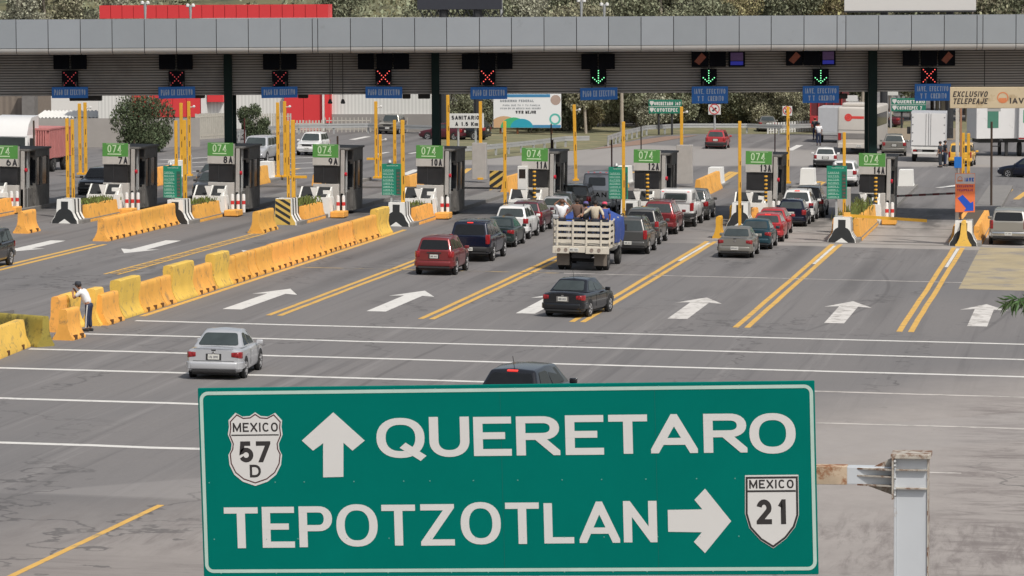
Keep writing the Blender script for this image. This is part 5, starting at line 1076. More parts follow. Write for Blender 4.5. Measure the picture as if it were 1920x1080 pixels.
# semi trailers on the right, side on
for px, py, L_, lab, rz in ((1812, 290, 12.5, 'long white semi trailer side on behind the telepeaje board', R(20)), (1909, 294, 6, 'white semi trailer rear with a green panel at the right edge', R(8))):
    c = gnd(px, py); s_t = empty('semi_trailer', (c.x, c.y, gz(c.x)), lab, 'trailer', 'white semi trailers on the right', rz=rz)
    if L_ > 10:
        s_t.rotation_euler = (0, SL, R(-72)); MB().bbox(-.0, 2.5, 0, L_, 1.25, 4.0, .03).build('box', M_box, s_t); MB().box(2.502, 2.51, .8, 1.6, 2.0, 3.4).box(2.502, 2.51, 9.4, 10.3, 2.0, 3.4).build('emblem', mat('dull_green', (.05, .17, .12), .6), s_t)
        mb = MB(); put_polys(mb, text_polys('TRANSPORTES', 3.4, .34, .06), (2.515, 3.2, 2.6), (0, 1, 0), (0, 0, 1), (1, 0, 0)); mb.build('lettering', M_boxs, s_t, fix=False)
        lorry_wheels(s_t, [(x, y) for x in (.2, 2.3) for y in (9.5, 10.8)]); MB().box(.4, 2.1, .3, L_ - .3, .95, 1.24).box(.3, .5, 2.2, 2.4, 0, 1).box(2, 2.2, 2.2, 2.4, 0, 1).build('chassis', M_trim, s_t)
    else:
        MB().bbox(0, 2.5, 0, L_, 1.2, 4.0, .03).build('box', M_box, s_t); MB().box(.3, 1.4, -.012, -.002, 2.4, 3.3).build('emblem', mat('bright_green', (.03, .3, .15), .6), s_t); MB().box(0, 2.4, -.015, -.002, 1.25, 1.35).build('marker_strip', M_tail, s_t); lorry_wheels(s_t, [(.2, 1.2), (2.3, 1.2)])
# big rig on the left, facing the camera
c = gnd(16, 325); rg = empty('semi_truck', (c.x, c.y, gz(c.x)), 'white truck cab with a tall roof fairing behind booth 6 A', 'truck', rz=PI); rg.scale = (.92, 1, .88)
MB().bbox(-1.25, 1.25, -2.5, 0, .6, 2.6, .1).prism([(-2.5, 2.5), (0.02, 2.5), (-.35, 3.3), (-1.0, 3.75), (-2.5, 3.85)], 'x', -1.22, 1.22).build('cab', P_WHITE, rg, smooth=40)
MB().bbox(-1.1, 1.1, -.08, .03, 1.65, 2.45, .03).build('windshield', M_cgl, rg)
for s_ in (-1, 1): MB().bbox(-.12, .12, -.06, .06, -.4, .4, .03).build('mirror', M_trim, rg, loc=(s_ * 1.5, -.1, 2.0))
MB().bbox(-.8, .8, -.02, .06, .9, 1.5, .03).build('grille', M_trim, rg); lorry_wheels(rg, [(-1.05, -1), (1.05, -1)])
c = gnd(60, 324); rc = empty('container_trailer', (c.x, c.y + .5, gz(c.x)), 'faded red ribbed container on a trailer behind the white cab', 'trailer', rz=0)
M_cont = mat('faded_red_container', (.45, .17, .16), .7, var=.2, scale=1)
mb = MB(); x0c = -1.3; x1c = .9
mb.box(x0c, x1c - .1, 0.1, 5.4, .8, 2.6)
for i in range(15):
    y = .15 + i * .35; mb.box(x1c - .1, x1c - .02, y, y + .2, .85, 2.55)
for i in range(14): mb.box(x0c + i * .15, x0c + i * .15 + .08, .02, .1, .85, 2.55)
mb.box(x0c - .02, x1c, .0, .12, 2.52, 2.64).box(x1c - .14, x1c, .13, 5.4, 2.551, 2.64); mb.build('box', M_cont, rc); lorry_wheels(rc, [(x0c + .3, 4), (x1c - .2, 4), (x1c - .2, 1.4), (x0c + .3, 1.4)]); MB().box(x0c + .2, x1c - .3, .3, 5.2, .5, .79).build('chassis', M_trim, rc)

# ------------------------------------------------------------------ people
dg = None
def skin_mesh(name, pts, edges, m, root=0, sub=1):
    me = bpy.data.meshes.new(name); me.from_pydata([p[:3] for p in pts], edges, []); o = bpy.data.objects.new(name, me); COL.objects.link(o)
    md = o.modifiers.new('s', 'SKIN'); md.use_smooth_shade = True
    for i, p in enumerate(pts):
        r = p[3] if len(p) == 4 else (p[3], p[4]); sv = me.skin_vertices[0].data[i]; sv.radius = (r, r) if not isinstance(r, tuple) else r; sv.use_root = (i == root)
    s_ = o.modifiers.new('d', 'SUBSURF'); s_.levels = sub; s_.render_levels = sub
    bpy.context.view_layer.update(); d = bpy.context.evaluated_depsgraph_get(); ev = o.evaluated_get(d)
    nm = bpy.data.meshes.new_from_object(ev); nm.name = name; bpy.data.objects.remove(o); bpy.data.meshes.remove(me)
    nm.materials.clear(); nm.materials.append(m)
    for p in nm.polygons: p.use_smooth = True
    return nm
M_skin = mat('skin', (.3, .15, .09), .6, var=.06); M_hair = mat('dark_hair', (.018, .014, .012), .7)
def person(loc, label, J, shirt, trousers, rz=0., cap=None, hair=M_hair, stripe=False, group=None, skin=M_skin, vest=None, sleeve_long=False):
    """J: joints in local coords, facing +y: hip, chest, neck, head, (sL,eL,hL),(sR,eR,hR),(kL,fL),(kR,fR)"""
    e = empty('person', loc, label, 'person', group, rz=rz, tilt=False)
    hip, ch, nk, hd = [Vector(J[k]) for k in ('hip', 'chest', 'neck', 'head')]
    pts = [(*hip, .13), (*hip.lerp(ch, .5), .125), (*ch, .15), (*nk, .055), (*(nk.lerp(hd, .45)), .06), (*hd, .092), (*(hd + Vector((0, .015, .085))), .07)]
    E_ = [(0, 1), (1, 2), (2, 3), (3, 4), (4, 5), (5, 6)]
    arms = {}
    for s_ in ('L', 'R'):
        sh, el, ha = [Vector(v) for v in J['arm' + s_]]; i = len(pts); pts += [(*sh, .065), (*el, .043), (*ha, .03)]; E_ += [(2, i), (i, i + 1), (i + 1, i + 2)]
        d = (ha - el).normalized(); side = d.cross(Vector((0, 0, 1))); side = side.normalized() if side.length > .1 else Vector((1, 0, 0)); pa = ha + d * .05; pts.append((*pa, .034)); E_.append((i + 2, i + 3)); arms[s_] = (sh, el, ha)
        for f in range(4):
            q = pa + side * (.03 - .02 * f); ln = (.075, .085, .08, .06)[f]; j = len(pts); pts += [(*(q + d * ln * .5 + Vector((0, 0, -.004))), .0085), (*(q + d * ln * .9 - Vector((0, 0, .02))), .007)]; E_ += [(i + 3, j), (j, j + 1)]
        j = len(pts); pts += [(*(ha + d * .03 + side * .045), .011), (*(ha + d * .065 + side * .06), .009)]; E_ += [(i + 2, j), (j, j + 1)]
    for s_ in ('L', 'R'):
        hp, kn, ft = [Vector(v) for v in J['leg' + s_]]; i = len(pts); pts += [(*hp, .085), (*kn, .058), (*ft, .04)]; E_ += [(0, i), (i, i + 1), (i + 1, i + 2)]
    obj('body', skin_mesh('body', pts, E_, skin), e)
    # face features
    mb = MB(); hy = hd + Vector((0, .085, .03)); mb.lathe([(0, .03), (.014, .012), (.016, -.01), (0, -.016)], 8, 'z', tuple(hy + Vector((0, .006, -.02))))
    for s2 in (-1, 1): mb.lathe([(0, -.01), (.02, -.006), (.028, .01), (0, .02)], 8, 'x', tuple(hd + Vector((s2 * .088, 0, 0))))
    mb.build('nose_and_ears', skin, e)
    MB().box(-.04, -.02, 0, .006, 0, .01).box(.02, .04, 0, .006, 0, .01).build('eyes', M_hair, e, loc=tuple(hd + Vector((0, .088, .025)))); MB().box(-.025, .025, 0, .005, 0, .006).build('mouth', mat('lip', (.2, .07, .06), .6), e, loc=tuple(hd + Vector((0, .086, -.045))))
    # hair cap
    rr = .1; hm = MB().lathe([(0, rr * 1.12), (rr * .6, rr), (rr * .98, rr * .45), (rr * 1.03, 0), (rr * .9, -rr * .5), (rr * .5, -rr * .7)], 14, 'z')
    if cap:
        h_ = MB().lathe([(0, .12), (.07, .112), (.104, .07), (.11, .02), (.105, .0)], 16, 'z').build('cap', cap, e, smooth=60); h_.location = hd + Vector((0, 0, .03)); MB().prism([(-.075, .07), (.075, .07), (.05, .17), (-.05, .17)], 'z', .01, .025).build('peak', cap, h_)
    if hair: o = hm.build('hair', hair, e, smooth=70); o.location = hd + Vector((0, -.014, .02)); o.scale = (1, 1, .95)
    # clothes
    sp = [(*(hip - Vector((0, 0, .05))), .168), (*hip.lerp(ch, .5), .155), (*ch, .172), (*ch.lerp(nk, .62), .085)]; se = [(0, 1), (1, 2), (2, 3)]
    for s_ in ('L', 'R'):
        sh, el, ha = arms[s_]; i = len(sp); sp += [(*sh, .085), (*sh.lerp(el, .8), .066)]; se += [(2, i), (i, i + 1)]
        if sleeve_long: sp.append((*el.lerp(ha, .8), .05)); se.append((i + 1, i + 2))
    obj('shirt', skin_mesh('shirt', sp, se, shirt), e)
    tp_ = [(*hip, .158), (*(hip + Vector((0, 0, .06))), .15)]; te = [(0, 1)]
    for s_ in ('L', 'R'):
        hp, kn, ft = [Vector(v) for v in J['leg' + s_]]; i = len(tp_); tp_ += [(*hp.lerp(kn, .15), .105), (*kn, .08), (*ft.lerp(kn, .12), .068)]; te += [(0, i), (i, i + 1), (i + 1, i + 2)]
        MB().bbox(-.05, .05, -.09, .17, 0, .09, .03, seg=3).build('shoe', M_trim, e, loc=(ft.x, ft.y, 0))
    t = obj('trousers', skin_mesh('trousers', tp_, te, trousers), e)
    if stripe:
        mb = MB()
        for s_, sx in (('L', -1), ('R', 1)):
            hp, kn, ft = [Vector(v) for v in J['leg' + s_]]
            P = [hp + Vector((sx * .1, 0, .02)), kn.lerp(hp, .5) + Vector((sx * .098, 0, 0)), kn + Vector((sx * .083, 0, 0)), ft.lerp(kn, .15) + Vector((sx * .073, 0, 0))]
            for a_, b_ in zip(P, P[1:]): mb.bar(a_, b_, .012, .035)
        mb.build('stripe', M_white, t)
    return e
def stand(h=1.72, **k):
    s = h / 1.72
    J = dict(hip=(0, 0, .92), chest=(0, .01, 1.3), neck=(0, .0, 1.47), head=(0, .02, 1.6), armL=((-.19, 0, 1.4), (-.24, .02, 1.12), (-.22, .12, .88)), armR=((.19, 0, 1.4), (.24, .02, 1.12), (.22, .12, .88)), legL=((-.09, 0, .88), (-.1, .01, .48), (-.11, -.02, .07)), legR=((.09, 0, .88), (.1, .01, .48), (.11, -.02, .07)))
    J.update(k); f = lambda v: tuple(c * s for c in v)
    return {a: (tuple(f(v) for v in b) if isinstance(b[0], tuple) else f(b)) for a, b in J.items()}
c = gnd(165, 621)
lean = stand(1.66, hip=(0, -.05, .93), chest=(0, .16, 1.27), neck=(0, .24, 1.42), head=(0, .33, 1.54), armL=((-.18, .17, 1.36), (-.2, .42, 1.12), (-.06, .5, 1.3)), armR=((.19, .17, 1.36), (.24, .36, 1.14), (.06, .46, 1.38)), legL=((-.09, -.05, .88), (-.1, 0, .48), (-.11, .02, .07)), legR=((.09, -.05, .88), (.1, -.03, .48), (.12, -.06, .07)))
M_ws = mat('white_shirt', (.74, .75, .77), .8, var=.04); M_np = mat('navy_trousers', (.02, .03, .065), .8); M_cap = mat('dark_cap', (.03, .035, .045), .8)
person((c.x, c.y, gz(c.x)), 'guard in white shirt and striped navy trousers leaning on the median barrier', lean, M_ws, M_np, rz=R(88), cap=M_cap, stripe=True)
bedz = BZ + .24; stl = st.location
def on_truck(x, y, J, *a, **k): return person((stl.x + x * .93, stl.y + y * .93, stl.z + bedz * .93 - SL * x), *a[:1], J, *a[1:], **k)
up = stand(1.62, armL=((-.18, 0, 1.4), (-.34, .05, 1.5), (-.12, .02, 1.66)), armR=((.18, 0, 1.4), (.34, .05, 1.42), (.14, .03, 1.62)))
TG = 'passengers standing in the stake truck'
on_truck(-.88, .55, up, 'passenger in a white t-shirt with both arms raised to the head', M_ws, M_np, group=TG, hair=mat('brown_hair', (.1, .05, .03), .7), rz=R(4))
on_truck(-.22, .5, stand(1.68, armL=((-.19, 0, 1.4), (-.32, -.12, 1.18), (-.42, -.32, 1.06)), armR=((.19, 0, 1.4), (.3, -.1, 1.18), (.28, -.34, 1.06))), 'passenger in a brown shirt holding the rear rail', mat('brown_shirt', (.12, .075, .06), .85), M_np, group=TG, sleeve_long=True)
on_truck(.58, .5, stand(1.6, armL=((-.19, 0, 1.4), (-.42, -.08, 1.2), (-.66, -.3, 1.08)), armR=((.19, 0, 1.4), (.34, -.1, 1.2), (.4, -.3, 1.06))), 'passenger in a cream shirt stretching an arm along the rear rail', mat('cream_shirt', (.5, .44, .34), .85), M_np, group=TG, sleeve_long=True)
on_truck(.92, 1.0, stand(1.5), 'passenger with a pink cap and blue top behind the cream shirt', mat('blue_top', (.04, .08, .3), .8), M_np, group=TG, cap=mat('pink_cap', (.6, .06, .12), .7))
on_truck(.1, 1.0, stand(1.5), 'passenger in black crouching between the brown and cream shirts', M_cap, M_np, group=TG, cap=mat('purple_cap', (.1, .08, .25), .7), sleeve_long=True)
for px, py, lab, sh, tr, rz in ((1535, 273, 'person in a white shirt and dark jeans walking left of the white hatchback', M_ws, M_np, 0), (1528, 262, 'person in dark clothes with a red cap beside the grey trailer', M_cap, M_np, .4), (1763, 314, 'person in dark uniform standing left of the yellow van', M_cap, M_cap, 1.2), (1772, 312, 'second dark clothed person bending to the yellow van window', M_cap, M_np, -1.2),
                              (1658, 241, 'person in white far behind the beige suv, left of two', M_ws, M_np, 1), (1668, 242, 'person in white far behind the beige suv, right of two', M_ws, M_np, 2)):
    c = gnd(px, py); person((c.x, c.y, gz(c.x)), lab, stand(1.72), sh, tr, rz=rz, cap=mat('red_cap', (.4, .03, .03), .7) if 'red cap' in lab else None)
# ------------------------------------------------------------------ big sign on its cantilever
SY = 37.0
ang = R(1.15)
M_sgn = mat('sign_green', (.0, .15, .122), .7, var=.07, scale=1.2, dirt=((.003, .17, .14), 3, .68), spec=.04); M_sw = mat('sign_white', (.61, .605, .59), .55, var=.03, scale=1.5); M_sb = mat('sign_black', (.025, .022, .022), .6, var=.05)
c0 = at(377, 727, SY); c1 = at(1530, 713, SY); c2 = at(380, 1082, SY); c3 = at(1537, 1075, SY)
ux = (c1 - c0); ang = math.atan2(ux.z, ux.x); SW = ux.length; SH = ((c0 - c2).length + (c1 - c3).length) / 2
sgn = empty('road_sign', c2, 'large green direction sign to QUERETARO and TEPOTZOTLAN with white arrows and route shields', 'sign', tilt=False); sgn.rotation_euler = (0, -ang, 0)
ex, ez = Vector((math.cos(ang), 0, math.sin(ang))), Vector((-math.sin(ang), 0, math.cos(ang)))
def sl(px, py):
    v = at(px, py, SY) - c2; return (v.dot(ex), v.dot(ez))
bd = MB().bbox(.012, SW + .03, 0, .05, 0, SH, .006).build('board', M_sgn, sgn)
# border with rounded corners
def rrect(x0, x1, z0, z1, r, n=6):
    o = []
    for cx, cz, a in ((x1 - r, z0 + r, -90), (x1 - r, z1 - r, 0), (x0 + r, z1 - r, 90), (x0 + r, z0 + r, 180)):
        for i in range(n + 1): t = R(a + 90 * i / n); o.append((cx + r * math.cos(t), cz + r * math.sin(t)))
    return o
a_, b_ = sl(386, 1072), sl(1521, 724)
ctr = rrect(a_[0] + .012, b_[0], a_[1] + .005, b_[1], .07); ctr.append(ctr[0]); mb = MB()
put_polys(mb, [(q, 0) for q in stroke_polys(ctr, .034, True)], (0, -.003, 0), (1, 0, 0), (0, 0, 1), (0, -1, 0)); mb.build('border', mat('sign_border', (.42, .56, .5), .5), sgn, fix=False)
k_ = FPX / SY / math.cos(0)
def letters(txt, xs, ytop, ybot, t, kk=1.36, name='lettering'):
    mb = MB()
    for ch, (x0, x1), yt, yb in zip(txt, xs, ytop, ybot):
        p, q = sl(x0, yb), sl(x1, yt); mb2 = glyph(ch, q[0] - p[0], q[1] - p[1], t, kk); put_polys(mb, mb2, (p[0], -.003, p[1]), (1, 0, 0), (0, 0, 1), (0, -1, 0))
    return mb.build(name, M_sw, sgn, fix=False)
QX = [(707, 795), (806, 879), (889, 958), (969, 1049), (1061, 1131), (1142, 1213), (1221, 1307), (1320, 1400), (1406, 1491)]
letters('QUERETARO', QX, [783, 781, 781, 780, 778, 777, 776, 775, 774], [859, 857, 855, 854, 853, 851, 850, 849, 851], .092)
TX = [(422, 483), (493, 551), (562, 619 + 3), (632, 707), (717, 778), (790, 851), (865, 938), (949, 1010), (1021, 1075), (1087, 1161), (1170, 1231)]
letters('TEPOTZOTLAN', TX, [951, 950, 949, 945, 946, 945, 941, 942, 943, 940, 939], [1028, 1027, 1026, 1025, 1023, 1023, 1021, 1020, 1019, 1018, 1017], .084)
def flat(pts, name, m, dy, par=None):
    P = [sl(*p) for p in pts]; mb = MB(); mb.prism(P, 'y', dy - .0015, dy); return mb.build(name, m, par or sgn)
flat([(625, 773), (684, 826), (661, 845), (644, 830), (644, 894), (606, 895), (606, 831), (587, 845), (566, 826)], 'arrow', M_sw, -.002)
flat([(1252, 956), (1317, 955), (1302, 937), (1322, 916), (1371, 977), (1322, 1037), (1301, 1016), (1316, 998), (1253, 997)], 'arrow', M_sw, -.002)
def lerp_pts(pts, n): 
    out = []
    for i in range(len(pts) - 1):
        for k in range(n): t = k / n; out.append((pts[i][0] + (pts[i + 1][0] - pts[i][0]) * t, pts[i][1] + (pts[i + 1][1] - pts[i][1]) * t))
    return out
h57 = [(478.5, 773), (489, 780), (503, 781), (516, 774), (529, 788), (528, 800), (530, 815), (523, 832), (524, 843), (529, 853), (527, 872), (518, 890), (502, 903), (479, 911)]
full57 = h57 + [(957.5 - x, y) for x, y in reversed(h57[1:-1])]
def inset(pts, s):
    cx = sum(p[0] for p in pts) / len(pts); cy = sum(p[1] for p in pts) / len(pts); return [(cx + (x - cx) * s, cy + (y - cy) * s) for x, y in pts]
def loopstroke(pts, t, z, name, m, par):
    P = [sl(*p) for p in pts]; P.append(P[0]); mb = MB(); put_polys(mb, [(q, 0) for q in stroke_polys(P, t, True)], (0, z, 0), (1, 0, 0), (0, 0, 1), (0, -1, 0)); return mb.build(name, m, par, fix=False)
def stext(txt, x0, x1, yt, yb, t, z, par, gap=.25):
    p, q = sl(x0, yb), sl(x1, yt); mb = MB(); put_polys(mb, text_polys(txt, q[0] - p[0], q[1] - p[1], t, gap), (p[0], z, p[1]), (1, 0, 0), (0, 0, 1), (0, -1, 0)); return mb.build('lettering', M_sb, par, fix=False)
s57 = flat(full57, 'route_shield', M_sw, -.003)
loopstroke(inset(full57, .93), .012, -.0055, 'outline', mat('shield_brown', (.08, .03, .03), .6), s57)
p, q = sl(434, 816), sl(523, 817); mb = MB().box(p[0], q[0], -.0062, -.0052, p[1] - .006, p[1] + .006); mb.build('divider', M_sb, s57)
stext('MEXICO', 437, 521, 792, 810, .016, -.0056, s57, .22); stext('57', 449, 507, 827, 867, .045, -.0056, s57, .18); stext('D', 469, 489, 871, 895, .024, -.0056, s57)
f21 = [(1397, 891), (1497, 890), (1498, 965), (1491, 988), (1474, 1010), (1450, 1028), (1426, 1013), (1405, 990), (1397, 963)]
s21 = flat(f21, 'route_shield', M_sw, -.003); loopstroke(inset(f21, .94), .02, -.0055, 'outline', M_sb, s21)
p, q = sl(1400, 921), sl(1494, 920); MB().box(p[0] + .01, q[0] - .01, -.0062, -.0052, p[1] - .009, p[1] + .009).build('divider', M_sb, s21)
stext('MEXICO', 1405, 1488, 899, 916, .016, -.0056, s21, .22); stext('21', 1419, 1477, 936, 983, .05, -.0056, s21, .3)
mb = MB()
for i in range(14): 
    for z in (.035, SH - .035, SH * .5, SH * .2): mb.lathe([(.007, -.002), (0, -.005)], 8, 'y', (SW * (i + .5) / 14 + rnd.uniform(-.12, .12), 0, z))
mb.build('rivets', mat('rivet', (.1, .3, .26), .4), sgn); 
mb = MB()
for i in range(2): mb.box(SW * (i + 1) / 2 - .002 - (0 if i == 0 else SW * .25), SW * (i + 1) / 2 - (0 if i == 0 else SW * .25), -.0012, .0, .01, SH - .01)
mb.build('panel_joint', mat('joint_green', (.003, .09, .07), .6), sgn)
# post
M_post = mat('weathered_white_steel', (.52, .55, .58), .5, .1, var=.06, scale=1.2, dirt=((.3, .2, .12), 2.5, .66)); M_postr = mat('rust_streaked_steel', (.42, .39, .34), .7, var=.25, scale=5, dirt=((.15, .07, .035), 9, .47))
M_rusty = mat('rusty_beam', (.46, .36, .26), .85, var=.3, scale=4, dirt=((.24, .09, .03), 7, .45))
PY = SY + .25; a0, a1, zt_, _ = panel_at(1676, 1739, 848, 847, PY - .17); px_ = (a0 + a1) / 2; hw = (a1 - a0) / 2
ztp = at(1707, 848, PY).z; g0 = gz(px_)
post = empty('sign_post', (px_, PY, g0), 'tall white steel post with a rusty bracket arm carrying the big green sign', 'sign post', tilt=False)
H = ztp - g0
MB().bbox(-hw + .02, hw, -.12, .12, 0, H - .36, .006).build('shaft', M_post, post)
MB().box(-hw + .01, hw, -.125, .12, H - .36, H - .05).build('head', M_post, post)
MB().bbox(-hw, -hw + .02, -.15, .15, 0, H - .03, .004).build('flange', M_post, post); MB().bbox(hw - .005, hw + .006, -.135, .15, 0, H - .03, .002).build('flange', M_postr, post)
MB().bbox(-hw - .03, hw + .03, -.19, .19, H - .045, H, .006).build('cap', M_postr, post)
mb = MB()
for d in (.15, .33): mb.box(-hw + .022, hw - .006, -.165, -.121, H - d - .012, H - d)
mb.build('stiffener', M_postr, post)
zs0 = at(1620, 908, PY).z - g0; zs1 = at(1620, 874, PY).z - g0
MB().bbox(-hw - .02, -hw - .002, -.2, .2, zs0 - .12, zs1 + .1, .004).build('flange_plate', M_postr, post)
arm = MB().bbox(-hw - .46, -hw - .02, -.09, .09, zs0 + .01, zs1, .005); arm.build('arm_end', M_post, post)
MB().bbox(-hw - 5.5, -hw - .46, -.1, .1, zs0 + .004, zs1 + .004, .005).build('arm', M_rusty, post)
mb = MB()
for z in (zs0, zs1 - .02, (zs0 + zs1) / 2): mb.prism([(-hw - .36, -.092), (-hw - .02, -.19), (-hw - .02, .19), (-hw - .36, .092)], 'z', z, z + .014)
mb.prism([(-hw - .3, zs0), (-hw - .02, zs0), (-hw - .02, zs0 - .1)], 'y', -.01, .01).prism([(-hw - .2, zs1), (-hw - .02, zs1), (-hw - .02, zs1 + .09)], 'y', -.01, .01)
mb.build('gusset', M_postr, post); mb = MB()
for z in (zs0 - .08, zs0 - .02, zs1 + .03, zs1 + .07, (zs0 + zs1) / 2): mb.lathe([(.018, 0), (.018, .02), (0, .022)], 8, 'x', (-hw + .002, -.185, z))
mb.build('bolt', M_steel, post)
# ------------------------------------------------------------------ cream telepeaje board on a pole, orange lane board
Y = 172.; a0, a1, z0, z1 = panel_at(1781, 1935, 203, 163, Y); z0, z1 = sorted((z0, z1)); e = empty('telepeaje_board', (a0, Y, z0), 'cream board lettered EXCLUSIVO TELEPEAJE IAVE on a pole at the right edge', 'sign', tilt=False); w, h = a1 - a0, z1 - z0
MB().bbox(0, w, 0, .15, 0, h, .02).build('board', mat('cream_sheet', (.52, .43, .29), .6, var=.1, scale=.8, dirt=((.36, .27, .16), 1.2, .55)), e)
mb = MB(); 
for txt, z, ww in (('EXCLUSIVO', h * .53, .42), ('TELEPEAJE', h * .2, .42)):
    P = [([(a + b * .2, b) for a, b in q], l) for q, l in text_polys(txt, w * ww, h * .27, .05, .2)]; put_polys(mb, P, (w * .035, -.006, z), (1, 0, 0), (0, 0, 1), (0, -1, 0))
put_polys(mb, text_polys('IAVE', w * .24, h * .27, .06, .2), (w * .73, -.006, h * .22), (1, 0, 0), (0, 0, 1), (0, -1, 0)); mb.build('lettering', mat('brown_lettering', (.05, .04, .035), .6), e, fix=False)
MB().lathe([(.2, -.006), (.25, -.006), (.25, -.002)], 22, 'y', (w * .645, 0, h * .5)).box(w * .6, w * .69, -.008, -.002, h * .28, h * .48).build('emblem', mat('orange_emblem', (.6, .2, .08), .6), e)
MB().bbox(w * .46, w * .62, .02, .14, -.14, -.002, .01).build('bracket', M_steel, e)
p = at(1797.5, 300, 174.6); e = empty('telepeaje_post', (p.x, 174.6, gz(p.x) + .1), 'white and rusty post under the cream telepeaje board', 'post', tilt=False); MB().bbox(-.14, .02, -.1, .1, 0, z0 - gz(p.x) - .1, .01).build('shaft', mat('pale_post', (.5, .48, .44), .6, dirt=((.3, .2, .15), 2, .55)), e); MB().bbox(.05, .14, -.04, .05, .0, z0 - gz(p.x) - .1, .01).build('conduit', mat('brown_pipe', (.3, .16, .1), .7), e)
a0, a1, z0, z1 = panel_at(1791, 1828, 398, 325, 174.2); z0, z1 = sorted((z0, z1)); e = empty('lane_board', (a0, 174.2, z0), 'orange exclusive telepeaje board with a blue slanted arrow', 'sign', tilt=False); w, h = a1 - a0, z1 - z0
MB().bbox(0, w, 0, .05, 0, h, .01).build('board', mat('orange_sheet', (.75, .18, .06), .5, var=.05), e); MB().box(.02, w - .02, -.004, -.001, h * .73, h - .02).build('header', mat('grey_sheet', (.5, .47, .48), .5), e)
MB().prism([(w * .12, h * .36), (w * .38, h * .45), (w * .78, h * .24), (w * .92, h * .28), (w * .93, h * .04), (w * .45, h * .03), (w * .55, h * .1)], 'y', -.006, -.001).build('arrow', mat('arrow_blue', (.01, .08, .5), .5), e)
mb = MB(); put_polys(mb, text_polys('IAVE', w * .46, h * .1, .05, .2), (w * .48, -.008, h * .79), (1, 0, 0), (0, 0, 1), (0, -1, 0)); mb.build('lettering', mat('blue_lettering', (.03, .1, .4), .5), e, fix=False)
mb = MB(); put_polys(mb, text_polys('EXCLUSIVO', w * .8, h * .06, .03, .25), (w * .1, -.005, h * .64), (1, 0, 0), (0, 0, 1), (0, -1, 0)); put_polys(mb, text_polys('TELEPEAJE', w * .8, h * .06, .03, .25), (w * .1, -.005, h * .54), (1, 0, 0), (0, 0, 1), (0, -1, 0)); mb.build('lettering', mat('purple_lettering', (.3, .04, .1), .5), e, fix=False)
MB().lathe([(.08, -.008), (.11, -.008), (.11, -.003)], 18, 'y', (w * .24, 0, h * .86)).box(w * .1, w * .38, -.01, -.003, h * .79, h * .83).build('emblem', mat('orange_emblem', (.6, .2, .08), .6), e)
a0, a1, z0, z1 = panel_at(1789, 1803, 315, 294, 174.3); z0, z1 = sorted((z0, z1)); o = MB().bbox(0, a1 - a0, 0, .04, 0, z1 - z0, .01).build('small_blue_sign', M_sblue); o.location = (a0, 174.3, z0); tag(o, 'small blue sign on the telepeaje post above the orange board', 'sign')
# ------------------------------------------------------------------ background signs
def board(p0, p1, t, b, Y, name, label, m, posts=(), ztilt=0, th=.1, cat='sign', pm=None):
    a0, a1, z0, z1 = panel_at(p0, p1, b, t, Y); z0, z1 = sorted((z0, z1)); g_ = gz(a0); e = empty(name, (a0, Y, g_), label, cat, tilt=False); w, h = a1 - a0, z1 - z0; base = z0 - g_
    MB().bbox(0, w, 0, th, base, base + h, .02).build('board', m, e)
    for u in posts: MB().lathe([(.08, 0), (.08, base + h * .8)], 8, 'z', (w * u, th + .1, 0)).build('post', pm or M_steel, e)
    return e, w, h, base
M_paper = mat('white_sheet', (.6, .6, .58), .6, var=.05, scale=.4)
def txt(e, s, x, z, w, h, t, m, gap=.25, name='lettering'):
    mb = MB(); put_polys(mb, text_polys(s, w, h, t, gap), (x, -.008, z), (1, 0, 0), (0, 0, 1), (0, -1, 0)); mb.build(name, m, e, fix=False)
e, w, h, b = board(842, 907, 213, 240, 262, 'sanitario_sign', 'white sign lettered SANITARIO A 1.5 Km', M_paper, (.25, .75))
txt(e, 'SANITARIO', w * .07, b + h * .58, w * .8, h * .28, .07, M_num); txt(e, 'A 1.5 Km', w * .18, b + h * .14, w * .66, h * .28, .07, M_num)
e, w, h, b = board(925, 1052, 176, 240, 296, 'billboard', 'white government billboard with coloured waves lettered Vivir Mejor', mat('billboard_white', (.74, .75, .77), .6, var=.02), (.1, .35, .85), pm=M_rust, cat='billboard')
MB().box(.02, w * .84, -.006, -.002, b + h * .9, b + h - .02).box(w * .3, w - .02, -.006, -.002, b + .02, b + h * .09).build('blue_strip', mat('strip_blue', (.05, .22, .42), .6), e)
for cx, cz, r, c_ in ((.16, .0, .34, (.55, .35, .2)), (.3, .02, .3, (.05, .4, .18)), (.42, 0, .26, (.02, .32, .45)), (.05, 0, .25, (.6, .5, .3))):
    r_ = r * h; pts = [(w * cx + r_ * math.cos(R(t)) * 1.3, b + .03 + r_ * math.sin(R(t))) for t in range(0, 181, 15)]; pts = [(max(.02, x), z) for x, z in pts]
    MB().prism(pts, 'y', -.012 - cx * .02, -.006 - cx * .02 + .001).build('wave', mat('wave_%d' % int(c_[1] * 100), c_, .6, var=.05), e)
M_gl = mat('grey_lettering', (.25, .27, .3), .6)
txt(e, 'GOBIERNO FEDERAL', w * .1, b + h * .76, w * .5, h * .07, .05, M_gl); txt(e, 'PARA QUE TU Y TU FAMILIA', w * .14, b + h * .64, w * .55, h * .05, .03, M_gl); txt(e, 'VIVAN EN UN MEXICO MAS SEGURO', w * .1, b + h * .55, w * .6, h * .05, .03, M_gl); txt(e, 'VIVIR MEJOR', w * .33, b + h * .42, w * .3, h * .09, .06, M_num)
